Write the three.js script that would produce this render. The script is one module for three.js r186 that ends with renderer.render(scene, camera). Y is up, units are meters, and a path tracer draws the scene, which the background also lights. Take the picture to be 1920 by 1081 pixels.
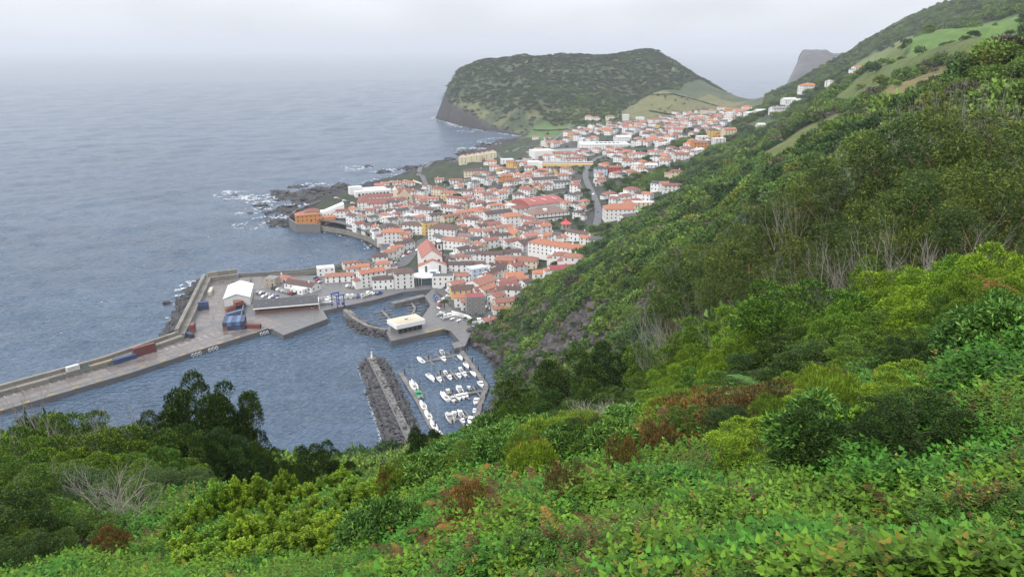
import * as THREE from 'three';
import { mergeGeometries, mergeVertices, toCreasedNormals } from 'three/addons/utils/BufferGeometryUtils.js';
import { ImprovedNoise } from 'three/addons/math/ImprovedNoise.js';

// ---------------------------------------------------------------- camera, sky, sun, exposure
const scene = new THREE.Scene();
const EYE = 165, PITCH = THREE.MathUtils.degToRad(17.4), FOV = 41;
const camera = new THREE.PerspectiveCamera(FOV, 1920 / 1081, 0.2, 40000);
camera.position.set(0, EYE, 0);
camera.rotation.set(-PITCH, 0, 0);

const renderer = new THREE.WebGLRenderer({ antialias: true });
renderer.toneMapping = THREE.LinearToneMapping;
renderer.toneMappingExposure = 1.55;
renderer.shadowMap.enabled = true;

const noiseGen = new ImprovedNoise();
const n3 = (x, y, z = 0) => noiseGen.noise(x, y, z);
const fbm = (x, y, oct = 4, z = 3.7) => { let s = 0, a = 0.5, f = 1; for (let i = 0; i < oct; i++) { s += a * n3(x * f, y * f, z + i * 7.3); a *= 0.5; f *= 2.03; } return s; };

{ // an even overcast sky, brighter towards the zenith, with soft unevenness in the cloud layer
  const W = 512, H = 256, data = new Float32Array(W * H * 4);
  for (let j = 0; j < H; j++) {
    const up = ((j + 0.5) / H - 0.5) * Math.PI, y = Math.sin(up), c = Math.cos(up);
    for (let i = 0; i < W; i++) {
      const az = ((i + 0.5) / W - 0.5) * 2 * Math.PI, x = Math.cos(az) * c, z = Math.sin(az) * c;
      let L = 0.50 + 0.85 * Math.pow(Math.max(0, y), 0.75);
      const k = 1.6 / (0.25 + Math.max(0, y));
      L *= 1 + 0.42 * fbm(x * k + 5, z * k + 2, 4) * Math.min(1, 0.6 + Math.max(0, y) * 3);
      if (y < 0) L *= 0.75;
      const o = (j * W + i) * 4;
      data[o] = L * 0.96; data[o + 1] = L * 0.99; data[o + 2] = L * 1.05; data[o + 3] = 1;
    }
  }
  const sky = new THREE.DataTexture(data, W, H, THREE.RGBAFormat, THREE.FloatType);
  sky.mapping = THREE.EquirectangularReflectionMapping; sky.magFilter = THREE.LinearFilter; sky.needsUpdate = true;
  scene.background = sky; scene.environment = sky;
}
const sun = new THREE.DirectionalLight(new THREE.Color(1, 0.965, 0.9), 1.5);   // the sun behind thin cloud, high on the left
sun.position.set(-500, 900, 150); sun.target.position.set(0, 60, -500);
sun.castShadow = true; sun.shadow.radius = 20; sun.shadow.mapSize.set(4096, 4096);
Object.assign(sun.shadow.camera, { left: -1500, right: 1500, top: 1500, bottom: -1500, near: 1, far: 5000 });
scene.add(sun, sun.target);
scene.fog = new THREE.FogExp2(new THREE.Color(0.86, 0.91, 1.0), 0.000095);

// ---------------------------------------------------------------- helpers
let seed = 12345;
const reseed = (s) => { seed = s | 0; };
const rnd = () => { seed = (seed + 0x6d2b79f5) | 0; let t = Math.imul(seed ^ (seed >>> 15), 1 | seed); t = (t + Math.imul(t ^ (t >>> 7), 61 | t)) ^ t; return ((t ^ (t >>> 14)) >>> 0) / 4294967296; };
const rr = (a, b) => a + (b - a) * rnd();
const pick = (a) => a[Math.floor(rnd() * a.length)];
const clamp = THREE.MathUtils.clamp, lerp = THREE.MathUtils.lerp, sstep = (a, b, x) => { const t = clamp((x - a) / (b - a), 0, 1); return t * t * (3 - 2 * t); };
const V = (x, y, z) => new THREE.Vector3(x, y, z);
const col = (r, g, b) => new THREE.Color().setRGB(r, g, b);
const mixc = (a, b, t) => [lerp(a[0], b[0], t), lerp(a[1], b[1], t), lerp(a[2], b[2], t)], mulc = (a, k) => [a[0] * k, a[1] * k, a[2] * k];
const taken = new Map();
function numbered(name) { const k = taken.get(name) ?? 0; taken.set(name, k + 1); return k ? name + '_' + String(k).padStart(3, '0') : name; }
function shade(o) { o.traverse((m) => { if (m.isMesh) { m.castShadow = true; m.receiveShadow = true; } }); return o; }
function tag(o, label, category, group) { o.userData.label = label; o.userData.category = category; o.userData.kind ??= 'thing'; if (group) o.userData.group = group; return o; }
function thing(name, label, category, x = 0, y = 0, z = 0, turn = 0, group) {
  const o = new THREE.Group(); o.name = numbered(name); o.position.set(x, y, z); o.rotation.y = turn; scene.add(o);
  return tag(o, label, category, group);
}
function mesh(name, geo, mat, parent) {
  const m = new THREE.Mesh(geo, mat); m.castShadow = m.receiveShadow = true;
  if (parent) { m.name = name; parent.add(m); } else { m.name = numbered(name); scene.add(m); }
  return m;
}
function struct(name, geo, mat) { const m = mesh(name, geo, mat); m.userData.kind = 'structure'; return m; }
function stuff(o, label, category) { o.userData.kind = 'stuff'; if (label) tag(o, label, category); return o; }
function dup(root, label, group) { const r = root.clone(); r.name = numbered(root.name.replace(/_\d{3}$/, '')); r.userData = { ...root.userData }; if (label) r.userData.label = label; if (group) r.userData.group = group; scene.add(r); return r; }
function box(w, h, d, x = 0, y = 0, z = 0, turn = 0) { const g = new THREE.BoxGeometry(w, h, d); if (turn) g.rotateY(turn); g.translate(x, y, z); return g; }
function cyl(r0, r1, h, seg = 8, x = 0, y = 0, z = 0) { const g = new THREE.CylinderGeometry(r1, r0, h, seg); g.translate(x, y + h / 2, z); return g; }
const merge = (list) => mergeGeometries(list.map((g) => (g.index ? g.toNonIndexed() : g)), false);
function std(c, rough = 0.85, extra = {}) { return new THREE.MeshStandardMaterial({ color: c, roughness: rough, metalness: 0, ...extra }); }
// a grey noise texture that tints a surface with grain, stains and patches; uv in metres / size
function grainTexture(px, fn) {
  const d = new Uint8Array(px * px * 4);
  for (let j = 0; j < px; j++) for (let i = 0; i < px; i++) {
    const v = fn(i / px, j / px), o = (j * px + i) * 4, a = Array.isArray(v) ? v : [v, v, v];
    for (let c = 0; c < 3; c++) d[o + c] = clamp(Math.round(a[c] * 255), 0, 255); d[o + 3] = 255;
  }
  const t = new THREE.DataTexture(d, px, px); t.wrapS = t.wrapT = THREE.RepeatWrapping; t.magFilter = THREE.LinearFilter; t.needsUpdate = true;
  return t;
}
const tn = (u, v, f, z = 0) => { // tileable noise: blend of four shifted copies
  const x = u * f, y = v * f; const a = n3(x, y, z), b = n3(x - f, y, z), c = n3(x, y - f, z), d = n3(x - f, y - f, z);
  return lerp(lerp(a, b, u), lerp(c, d, u), v);
};
const as = (t, rep, srgb) => { const k = t.clone(); k.repeat.set(rep, rep); if (srgb) k.colorSpace = THREE.SRGBColorSpace; k.needsUpdate = true; return k; };

// places: x to the right, D metres forward of the viewpoint, h above the sea; a sight line of the survey photograph gives where a thing stands on its level
const F = 540.5 / Math.tan(THREE.MathUtils.degToRad(FOV / 2)), S = Math.sin(PITCH), C = Math.cos(PITCH);
const sight = (px, py) => { const u = (px - 960) / F, v = (540.5 - py) / F; return [u, v * C - S, C + v * S]; };   // x, up, forward per unit
function onLevel(px, py, h) { const [u, y, f] = sight(px, py), t = (h - EYE) / y; return { x: u * t, D: f * t, h }; }
const rowOf = (h, D) => { const dy = h - EYE; return 540.5 - F * (D * S + dy * C) / (D * C - dy * S); };
function atD(px, py, D) { const [u, y, f] = sight(px, py), t = D / f; return { x: u * t, D, h: EYE + y * t }; }

// ---------------------------------------------------------------- terrain
const CP = [];                                           // x, D, h
const far = (px, py, D, dh = 0) => { const p = atD(px, py, D); CP.push([p.x, p.D, p.h + dh]); };
// the bank in front of the viewpoint
for (const [px, py, D] of [[0, 1081, 16], [300, 1081, 14], [500, 1081, 12.5], [700, 1081, 8.6], [960, 1081, 6.4], [1400, 1081, 5.2], [1920, 1081, 4.6],
  [0, 1000, 22], [300, 1000, 21], [500, 1000, 18], [700, 1000, 14], [960, 1000, 8.8], [1400, 1000, 6.9], [1920, 1000, 5.6],
  [300, 930, 31], [700, 915, 21], [500, 930, 27], [960, 910, 14], [1200, 910, 11.2], [1400, 910, 9.4], [1700, 910, 7.8], [1920, 910, 6.8],
  [960, 845, 21], [1200, 830, 17.5], [1400, 820, 13.6], [1600, 815, 11], [1920, 810, 8], [1600, 745, 17], [1750, 720, 12.6], [1920, 710, 9.6],
  [1920, 640, 12], [1800, 660, 16], [1700, 690, 21], [1920, 600, 17]]) far(px, py, D, -0.25);
CP.push([0, 1, 163.3], [2, 0.6, 163.4], [-2, 0.6, 163.0], [1.5, 2.6, 162.9], [-1.5, 2.6, 162.4], [10, 1, 163.8], [-10, 1, 160.5], [30, 2, 167], [-30, 2, 156], [90, 5, 178], [-90, 5, 135], [300, 20, 205], [-300, 20, 60], [-10, -6, 162], [12, -6, 166], [-150, -40, 120], [200, -40, 205]);
// the slope that falls to the bay
CP.push([-4, 30, 146], [-2.5, 26, 149], [0, 40, 142.5], [-9, 45, 133.5], [-20, 45, 134], [-42, 45, 136], [0, 62, 127], [-12, 62, 122], [-18, 85, 112], [-60, 85, 116], [-120, 70, 120], [0, 100, 103], [-15, 110, 95], [-60, 130, 88], [-150, 130, 80], [-250, 110, 70],
  [0, 150, 77], [0, 200, 50], [-30, 200, 45], [-100, 190, 40], [-10, 250, 28], [-5, 300, 14], [-5, 350, 9], [0, 400, 8], [-15, 420, 5], [0, 440, 9]);
CP.push([14, 40, 146], [26, 38, 151], [34, 30, 157], [18, 70, 134], [30, 72, 141], [45, 60, 150], [70, 60, 155], [60, 100, 141], [30, 110, 119], [95, 120, 149], [30, 150, 102], [60, 160, 128], [140, 130, 160], [25, 200, 66], [50, 220, 96], [30, 260, 62], [40, 300, 70], [20, 330, 42], [25, 380, 36]);
for (const a of [[1840, 112, 180, -6], [1700, 182, 195, -6], [1600, 232, 205, -6], [1500, 285, 225, -6], [1400, 332, 255, -6], [1250, 420, 320, -8], [1130, 490, 385, -6], [1000, 560, 430, -4], [935, 600, 442, -2],
  [1920, 88, 185, -6], [1700, 160, 400, -2], [1500, 250, 500, -4], [1400, 290, 550, -4], [1300, 350, 560, -4], [1235, 400, 600, -2], [1800, 108, 450, -1], [1900, 60, 550, -4], [1700, 72, 700, -8],
  [1750, 54, 900, -15], [1830, 12, 1100, -18], [1920, -20, 1100, -18], [1920, 20, 700, -8], [1600, 118, 1200, -12], [1540, 152, 1350, -9], [1510, 168, 1420, -1], [1450, 188, 1500, 0], [1400, 195, 1600, 0],
  [1600, 180, 750, -4], [1450, 230, 900, -3], [1372, 250, 950, -1], [1300, 292, 850, -2], [1280, 332, 720, -2], [1700, 110, 560, -2], [1820, 70, 480, 0]]) far(...a);
CP.push([900, 1300, 290], [900, 800, 290], [500, 500, 215], [400, 250, 195], [200, 300, 150], [260, 400, 158], [165, 250, 150], [250, 200, 175], [700, 1600, 170], [900, 1900, 220], [620, 1750, 75]);
// the town's plain, rising towards the neck of the headland
CP.push([-57, 490, 2.4], [-25, 470, 2.6], [-110, 520, 2.2], [-200, 527, 2], [-160, 545, 2.2], [-80, 520, 2.6], [-120, 560, 2.8], [-60, 560, 6], [0, 520, 7], [30, 540, 11], [-28, 661, 13], [21, 741, 20], [60, 600, 20], [67, 980, 24], [125, 1340, 30], [293, 1492, 42], [41, 1493, 12], [106, 1567, 20], [-9, 1321, 4], [-77, 1123, 8], [-163, 900, 7], [-189, 723, 7], [-108, 632, 5], [-130, 700, 8], [-90, 800, 11], [-60, 930, 13], [0, 860, 20], [90, 780, 27], [100, 690, 27], [120, 860, 33], [150, 1000, 32], [200, 1150, 37], [300, 1300, 44], [400, 1500, 44], [420, 1650, 41], [250, 1650, 40], [60, 1400, 12], [150, 1500, 28], [30, 1150, 16]);
// the headland: a flat-topped hill with a sea cliff on its left
for (const a of [[920, 112, 1960], [980, 107, 1980], [1040, 102, 2000], [1100, 103, 2020], [1170, 99, 2030], [1230, 96, 2050], [1265, 114, 2020], [1300, 136, 1980], [1350, 168, 1930], [1396, 188, 1880], [880, 145, 1880], [858, 172, 1850], [846, 198, 1810], [880, 200, 1745], [920, 170, 1780], [920, 215, 1660], [960, 150, 1800], [1050, 150, 1800], [1150, 150, 1800], [1250, 150, 1820], [950, 200, 1660], [1000, 205, 1600], [1100, 196, 1620], [1200, 190, 1640], [1300, 182, 1680], [960, 238, 1580], [1000, 228, 1570], [1040, 215, 1600]]) far(...a, -2);
CP.push([-120, 2150, 110], [60, 2250, 100], [250, 2300, 110], [420, 2200, 100], [520, 2000, 60], [560, 1880, 38], [200, 2120, 130], [350, 2120, 146]);
const CPl = CP.map(([x, D, h]) => { const r = Math.hypot(x, D); return [Math.atan2(x, D) * 1.3, Math.log(r + 1.5), h]; });
const W8 = (() => { // radial basis fit in log-polar plan coordinates
  const n = CPl.length, m = n + 1, A = [];
  const phi = (a, b) => Math.sqrt((a[0] - b[0]) ** 2 + (a[1] - b[1]) ** 2 + 0.004);
  for (let i = 0; i < n; i++) { const row = new Float64Array(m + 1); for (let j = 0; j < n; j++) row[j] = phi(CPl[i], CPl[j]); row[n] = 1; row[m] = CPl[i][2]; A.push(row); }
  const last = new Float64Array(m + 1); for (let j = 0; j < n; j++) last[j] = 1; A.push(last);
  for (let i = 0; i < m; i++) {
    let p = i; for (let k = i + 1; k < m; k++) if (Math.abs(A[k][i]) > Math.abs(A[p][i])) p = k;
    [A[i], A[p]] = [A[p], A[i]];
    for (let k = i + 1; k < m; k++) { const q = A[k][i] / A[i][i]; if (q) for (let j = i; j <= m; j++) A[k][j] -= q * A[i][j]; }
  }
  const w = new Float64Array(m);
  for (let i = m - 1; i >= 0; i--) { let s = A[i][m]; for (let j = i + 1; j < m; j++) s -= A[i][j] * w[j]; w[i] = s / A[i][i]; }
  return w;
})();
function rbf(x, D) {
  const a = Math.atan2(x, D) * 1.3, b = Math.log(Math.hypot(x, D) + 1.5); let s = W8[CPl.length];
  for (let i = 0; i < CPl.length; i++) { const c = CPl[i], p = a - c[0], q = b - c[1]; s += W8[i] * Math.sqrt(p * p + q * q + 0.004); }
  return s;
}
// outline of the land at sea level
const shorePx = [[905, 800], [921, 760], [931, 720], [927, 690], [905, 665], [880, 648], [872, 628], [850, 592], [822, 545], [770, 532], [720, 540], [640, 552], [600, 548], [560, 540], [500, 536], [478, 524], [500, 519], [600, 509], [690, 490], [716, 474], [712, 460], [690, 446], [640, 433], [590, 425], [556, 424], [540, 412], [556, 398], [592, 380], [640, 362], [700, 342], [760, 324], [830, 308], [858, 302], [880, 292], [900, 284], [925, 274], [950, 268], [975, 261], [984, 256], [958, 252], [900, 243], [862, 236], [841, 229]];
const COAST = [[-2500, -600], [-900, -30], [-500, 90], [-300, 165], [-140, 228], [-62, 258], ...shorePx.map(([a, b]) => { const p = onLevel(a, b, 0); return [p.x, p.D]; }), [-185, 1900], [-170, 2150], [0, 2380], [250, 2420], [450, 2300], [560, 2080], [610, 1900], [640, 1880], [760, 2000], [1200, 2300], [2500, 2300], [2500, -600]];
function polyDist(P, x, y) { // signed distance, positive inside
  let d = 1e18, inside = false;
  for (let i = 0, j = P.length - 1; i < P.length; j = i++) {
    const ax = P[j][0], ay = P[j][1], bx = P[i][0], by = P[i][1], ex = bx - ax, ey = by - ay;
    const t = clamp(((x - ax) * ex + (y - ay) * ey) / (ex * ex + ey * ey), 0, 1), qx = x - ax - ex * t, qy = y - ay - ey * t;
    d = Math.min(d, qx * qx + qy * qy);
    if ((ay > y) !== (by > y) && x < ((bx - ax) * (y - ay)) / (by - ay) + ax) inside = !inside;
  }
  return (inside ? 1 : -1) * Math.sqrt(d);
}
const townPx = [[820, 545], [905, 600], [968, 578], [1128, 468], [1235, 398], [1290, 340], [1330, 300], [1400, 255], [1440, 200], [1330, 190], [1180, 222], [1040, 232], [960, 275], [850, 300], [700, 345], [600, 380], [545, 410], [700, 450], [690, 490], [480, 520], [480, 560], [640, 575]];
const TOWN = townPx.map(([a, b]) => { const h = b > 500 ? 5 : b > 400 ? 12 : b > 300 ? 25 : 38; const p = onLevel(a, b, h); return [p.x, p.D]; });
function heightAt(x, D) {
  const c = polyDist(COAST, x, D);
  if (c < -60) return -12;
  let h = rbf(x, D);
  const r = Math.hypot(x, D);
  if (r > 60) { const t = clamp(-polyDist(TOWN, x, D) / 40, 0, 1); if (t > 0) h += t * (fbm(x / 60, D / 60, 4) * 14 * sstep(60, 200, r) + fbm(x / 17, D / 17, 3) * 4 * sstep(60, 160, r)); }
  else if (r > 3) h += fbm(x / 3.2, D / 3.2, 3) * 0.45 * sstep(3, 8, r);
  if (c < 0) return Math.max(-12, -1 + c * 0.4);
  const hill = D < 440 ? 1.9 : D > 1500 ? 2.4 : 1.2;
  h = Math.max(h, 2.2);
  return Math.min(h, -0.6 + c * hill + (D > 440 ? Math.min(c, 2) * 1.2 : 0));
}
// the ground under a sight line
function ground(px, py, D0 = 3) {
  const [u, y, f] = sight(px, py); let t = D0, pt = t;
  for (let i = 0; i < 600; i++) {
    const h = EYE + y * t, g = heightAt(u * t, f * t);
    if (h <= g) { let a = pt, b = t; for (let k = 0; k < 12; k++) { const m = (a + b) / 2; if (EYE + y * m <= heightAt(u * m, f * m)) b = m; else a = m; } return { x: u * b, D: f * b, h: EYE + y * b }; }
    pt = t; t *= 1.012; if (t > 6000) break;
  }
  return null;
}
// fields and bare patches on the slopes, as plan polygons with their own ground colour
const fieldPoly = (list, D) => list.map(([a, b, d]) => { const p = atD(a, b, d ?? D); return [p.x, p.D]; });
const levelPoly = (list, h) => list.map(([a, b]) => { const p = onLevel(a, b, h); return [p.x, p.D]; });
const seenPoly = (list) => list.map(([a, b]) => { const p = ground(a, b, 120) ?? onLevel(a, b, 0); return [p.x, p.D]; });
const FIELDS = [
  { P: seenPoly([[990, 256], [1054, 258], [1086, 232], [1030, 228], [1000, 236]]), c: [0.115, 0.19, 0.05] },
  { P: seenPoly([[1150, 214], [1200, 186], [1260, 178], [1330, 176], [1400, 190], [1330, 206], [1240, 222], [1190, 220]]), c: [0.19, 0.19, 0.075] },
  { P: seenPoly([[1190, 192], [1222, 180], [1262, 178], [1240, 195]]), c: [0.13, 0.19, 0.06] },
  { P: seenPoly([[1590, 218], [1680, 196], [1780, 150], [1850, 118], [1800, 114], [1740, 122], [1700, 150], [1640, 185]]), c: [0.235, 0.20, 0.065] },
  { P: seenPoly([[1700, 100], [1870, 98], [1925, 80], [1925, 24], [1850, 38], [1740, 62], [1690, 80]]), c: [0.135, 0.25, 0.042] },
  { P: seenPoly([[1590, 128], [1640, 96], [1720, 64], [1740, 62], [1690, 84], [1700, 100], [1640, 130]]), c: [0.16, 0.205, 0.055] },
  { P: seenPoly([[1380, 330], [1470, 262], [1580, 212], [1620, 205], [1520, 262], [1450, 310]]), c: [0.16, 0.19, 0.045] },
  { P: seenPoly([[1430, 205], [1480, 190], [1560, 178], [1540, 186], [1480, 204]]), c: [0.10, 0.16, 0.05] },
  { P: seenPoly([[1380, 235], [1440, 218], [1470, 222], [1420, 245]]), c: [0.085, 0.13, 0.045] },
  { P: seenPoly([[1560, 192], [1600, 152], [1640, 130], [1700, 100], [1870, 99], [1850, 116], [1800, 112], [1740, 122], [1690, 150], [1640, 184], [1590, 206]]), c: [0.13, 0.175, 0.042] },
  { P: levelPoly([[1076, 440], [1166, 430], [1172, 447], [1090, 455]], 20), c: [0.115, 0.15, 0.05] },
];
for (const f of FIELDS) { const xs = f.P.map((p) => p[0]), ys = f.P.map((p) => p[1]); f.box = [Math.min(...xs) - 10, Math.max(...xs) + 10, Math.min(...ys) - 10, Math.max(...ys) + 10]; }
const inField = (x, D) => { for (const f of FIELDS) { if (x < f.box[0] || x > f.box[1] || D < f.box[2] || D > f.box[3]) continue; const d = polyDist(f.P, x, D); if (d + 6 * fbm(x / 25, D / 25, 3) > 0) return f; } return null; };
const MORRO = (x, D) => D > 1380 && x < 620 && polyDist(COAST, x, D) > 0;
function groundColor(x, D, h, steep) {
  const a = fbm(x / 9, D / 9, 4, 1.3), b = fbm(x / 45, D / 45, 3, 8.1);
  const c = polyDist(COAST, x, D);
  if (((c < 9 && h < 7) || (D > 660 && D < 1480 && x < 60 && c < 20 + 26 * a)) && D > 330) return [0.035 + 0.015 * a, 0.034 + 0.015 * a, 0.037 + 0.015 * a];
  const f = inField(x, D);
  if (f) { const k = 1 + 0.5 * a + 0.25 * b; return f.c.map((q) => q * k); }
  if (D > 1400 && x < 620) {
    if (steep > 1.25 || c < 18 + 14 * a) return [0.062 + 0.05 * a, 0.056 + 0.045 * a, 0.054 + 0.04 * a];
    const m = sstep(-0.1, 0.15, b + 0.5 * a);
    const lowGrass = sstep(70, 40, h + 20 * b);
    return [lerp(lerp(0.07, 0.10, m), 0.17, lowGrass * m), lerp(lerp(0.095, 0.125, m), 0.18, lowGrass * m), lerp(lerp(0.045, 0.055, m), 0.075, lowGrass * m)];
  }
  const t = polyDist(TOWN, x, D);
  if (t > 0 && D > 440) {
    const g = sstep(-0.04, 0.06, fbm(x / 26, D / 26, 3, 5.5)); const k = 1 + 0.5 * a;
    return [lerp(0.085, 0.05, g) * k, lerp(0.085, 0.075, g) * k, lerp(0.082, 0.03, g) * k];
  }
  if (steep > 1.15 && D > 120) return [0.055 + 0.035 * a, 0.05 + 0.03 * a, 0.045 + 0.03 * a];
  const k = 1 + 0.5 * a + 0.3 * b;
  if (D < 60) return [0.024 * k, 0.022 * k, 0.012 * k];
  return [0.042 * k, 0.06 * k, 0.022 * k];
}
function landSheet(name, a0, a1, na, radii, sink) {
  const nr = radii.length, pos = new Float32Array((na + 1) * nr * 3), hs = new Float32Array((na + 1) * nr);
  for (let j = 0; j < nr; j++) for (let i = 0; i <= na; i++) {
    const a = lerp(a0, a1, i / na), x = Math.sin(a) * radii[j], D = Math.cos(a) * radii[j], h = heightAt(x, D), k = j * (na + 1) + i;
    hs[k] = h; pos[k * 3] = x; pos[k * 3 + 1] = h - sink; pos[k * 3 + 2] = -D;
  }
  const idx = [];
  for (let j = 0; j < nr - 1; j++) for (let i = 0; i < na; i++) {
    const k = j * (na + 1) + i;
    if (Math.max(hs[k], hs[k + 1], hs[k + na + 1], hs[k + na + 2]) < -3) continue;
    idx.push(k, k + 1, k + na + 2, k, k + na + 2, k + na + 1);
  }
  const g = new THREE.BufferGeometry(); g.setAttribute('position', new THREE.BufferAttribute(pos, 3)); g.setIndex(idx); g.computeVertexNormals();
  const N = g.attributes.normal, colr = new Float32Array(pos.length), uv = new Float32Array(hs.length * 2);
  for (let k = 0; k < hs.length; k++) {
    const ny = Math.abs(N.getY(k)), steep = Math.sqrt(Math.max(0, 1 - ny * ny)) / Math.max(0.05, ny), x = pos[k * 3], D = -pos[k * 3 + 2];
    const c = groundColor(x, D, hs[k], steep); for (let q = 0; q < 3; q++) colr[k * 3 + q] = Math.max(0.006, c[q]);
    uv[k * 2] = x / 14; uv[k * 2 + 1] = (D + hs[k] * 0.8) / 14;
  }
  g.setAttribute('color', new THREE.BufferAttribute(colr, 3)); g.setAttribute('uv', new THREE.BufferAttribute(uv, 2));
  return struct(name, g, M.land);
}
const texGrain = grainTexture(512, (u, v) => 0.78 + 0.34 * tn(u, v, 8, 1) + 0.26 * tn(u, v, 27, 2) + 0.2 * tn(u, v, 80, 3));
const texBump = grainTexture(512, (u, v) => 0.5 + 0.3 * tn(u, v, 14, 4) + 0.25 * tn(u, v, 40, 5) + 0.2 * tn(u, v, 110, 6));
const M = { land: new THREE.MeshStandardMaterial({ vertexColors: true, roughness: 0.95, map: as(texGrain, 1), bumpMap: as(texBump, 1), bumpScale: 1.45 }) };
{
  const radii = []; for (let r = 1.2; r < 1300; r *= 1.0165) radii.push(r); radii.push(1300);
  landSheet('ground', -1.5, 1.5, 560, radii, 0);
  const rf = []; for (let r = 1290; r < 2560; r += 7) rf.push(r);
  landSheet('headland_terrain', -0.14, 0.72, 330, rf, 0.25);
}
{ // a far sea cliff beyond the headland, its flat top sloping away behind the hill
  const nu = 120, nv = 46, pos = [], idx = [], cs = [];
  for (let i = 0; i <= nu; i++) for (let j = 0; j <= nv; j++) {
    const u = i / nu, v = j / nv;
    const x = lerp(1030, 2700, u), D = lerp(3100, 3900, u);
    const nose = sstep(0, 0.02, u), H = lerp(154, 165, u) * (0.75 + 0.25 * sstep(0.0, 0.03, u)) * (1 - 0.10 * sstep(0.09, 0.12, u) + 0.35 * sstep(0.2, 1, u));
    const across = v < 0.5 ? lerp(0, 0.30, v / 0.5) : lerp(0.30, 1, (v - 0.5) / 0.5);
    const prof = v < 0.5 ? Math.pow(v / 0.5, 0.8) : 1 - 0.3 * ((v - 0.5) / 0.5);
    const wob = fbm(u * 26, v * 3, 4) * 30 * (v < 0.5 ? 1 : 0.3);
    const h = -4 + (H + 4) * prof * (i === 0 ? 0 : 0.25 + 0.75 * nose) + fbm(u * 40, v * 20, 3) * 8 * prof;
    pos.push(x + across * 260 + wob, v === 1 ? -4 : h, -(D - 40 + across * 380 + wob));
    const k = 1 + 0.6 * fbm(u * 50, v * 30, 3); cs.push(0.115 * k, 0.11 * k, 0.108 * k);
  }
  for (let i = 0; i < nu; i++) for (let j = 0; j < nv; j++) { const k = i * (nv + 1) + j; idx.push(k, k + nv + 1, k + nv + 2, k, k + nv + 2, k + 1); }
  const g = new THREE.BufferGeometry(); g.setAttribute('position', new THREE.Float32BufferAttribute(pos, 3)); g.setAttribute('color', new THREE.Float32BufferAttribute(cs, 3)); g.setIndex(idx); g.computeVertexNormals();
  struct('cliff_terrain', g, new THREE.MeshStandardMaterial({ vertexColors: true, roughness: 0.95 }));
}
// ---------------------------------------------------------------- sea
const harbourPoly = levelPoly([[0, 770], [395, 640], [610, 600], [640, 575], [770, 545], [840, 560], [900, 620], [940, 720], [860, 860], [700, 900], [0, 900]], 0);
{
  const radii = []; let r = 170; while (r < 300) { radii.push(r); r += 4; } while (r < 4200) { radii.push(r); r += Math.max(1.9, r * 0.0050); } while (r < 24000) { radii.push(r); r *= 1.03; }
  const na = 430, a0 = -0.86, a1 = 0.62, nr = radii.length, pos = new Float32Array((na + 1) * nr * 3), uv = new Float32Array((na + 1) * nr * 2), colr = new Float32Array((na + 1) * nr * 3);
  const waves = []; reseed(77);
  for (let i = 0; i < 26; i++) { const L = 5 * Math.pow(1.13, i), th = rr(-0.75, 0.75) + 2.25; waves.push([Math.cos(th) * 6.283 / L, Math.sin(th) * 6.283 / L, rr(0, 6.28), 0.0115 * L * (L > 18 ? 0.62 : 1) * (L > 50 ? 50 / L : 1)]); }
  for (let j = 0; j < nr; j++) {
    const R = radii[j], step = j ? Math.max(radii[j] - radii[j - 1], R * (a1 - a0) / na) : 4;
    for (let i = 0; i <= na; i++) {
      const a = lerp(a0, a1, i / na), x = Math.sin(a) * R, D = Math.cos(a) * R, k = j * (na + 1) + i;
      const calm = R < 700 ? lerp(1, 0.42, sstep(-25, 15, polyDist(harbourPoly, x, D))) : 1;
      const gust = 0.75 + 0.6 * fbm(x / 130, D / 130, 2, 4.4);
      let h = 0; if (R < 5000) for (const w of waves) { const L = 6.283 / Math.hypot(w[0], w[1]); if (L < step * 2.6) continue; h += w[3] * Math.sin(w[0] * x + w[1] * D + w[2] + 1.3 * n3(x / 60, D / 60, w[2])); }
      pos[k * 3] = x; pos[k * 3 + 1] = h * calm * gust; pos[k * 3 + 2] = -D; uv[k * 2] = x / 90; uv[k * 2 + 1] = D / 90;
      const q = fbm(x / 420, D / 170, 3, 9.2), m = fbm(x / 60, D / 22, 3, 2.2); const b = 1 + 0.25 * q + 0.35 * m;
      colr[k * 3] = 0.050 * b; colr[k * 3 + 1] = 0.084 * b; colr[k * 3 + 2] = 0.132 * b;
    }
  }
  const idx = []; for (let j = 0; j < nr - 1; j++) for (let i = 0; i < na; i++) { const k = j * (na + 1) + i; idx.push(k, k + 1, k + na + 2, k, k + na + 2, k + na + 1); }
  const g = new THREE.BufferGeometry(); g.setAttribute('position', new THREE.BufferAttribute(pos, 3)); g.setAttribute('uv', new THREE.BufferAttribute(uv, 2)); g.setAttribute('color', new THREE.BufferAttribute(colr, 3)); g.setIndex(idx); g.computeVertexNormals();
  const ripple = grainTexture(1024, (() => { const ws = []; reseed(5); for (let i = 0; i < 60; i++) { const k = Math.round(rr(14, 60)), th = rr(-0.8, 0.8) + 2.25; ws.push([Math.round(Math.cos(th) * k), Math.round(Math.sin(th) * k), rr(0, 6.28), 12 / k]); }
    return (u, v) => { let s = 0; for (const w of ws) s += w[3] * Math.sin(6.28318 * (w[0] * u + w[1] * v) + w[2]); return 0.5 + s * 0.055; }; })());
  struct('sea', g, new THREE.MeshPhysicalMaterial({ vertexColors: true, roughness: 0.15, ior: 1.33, specularIntensity: 0.95, bumpMap: ripple, bumpScale: 1.45 }));
}
console.log('land and sea built');
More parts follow.
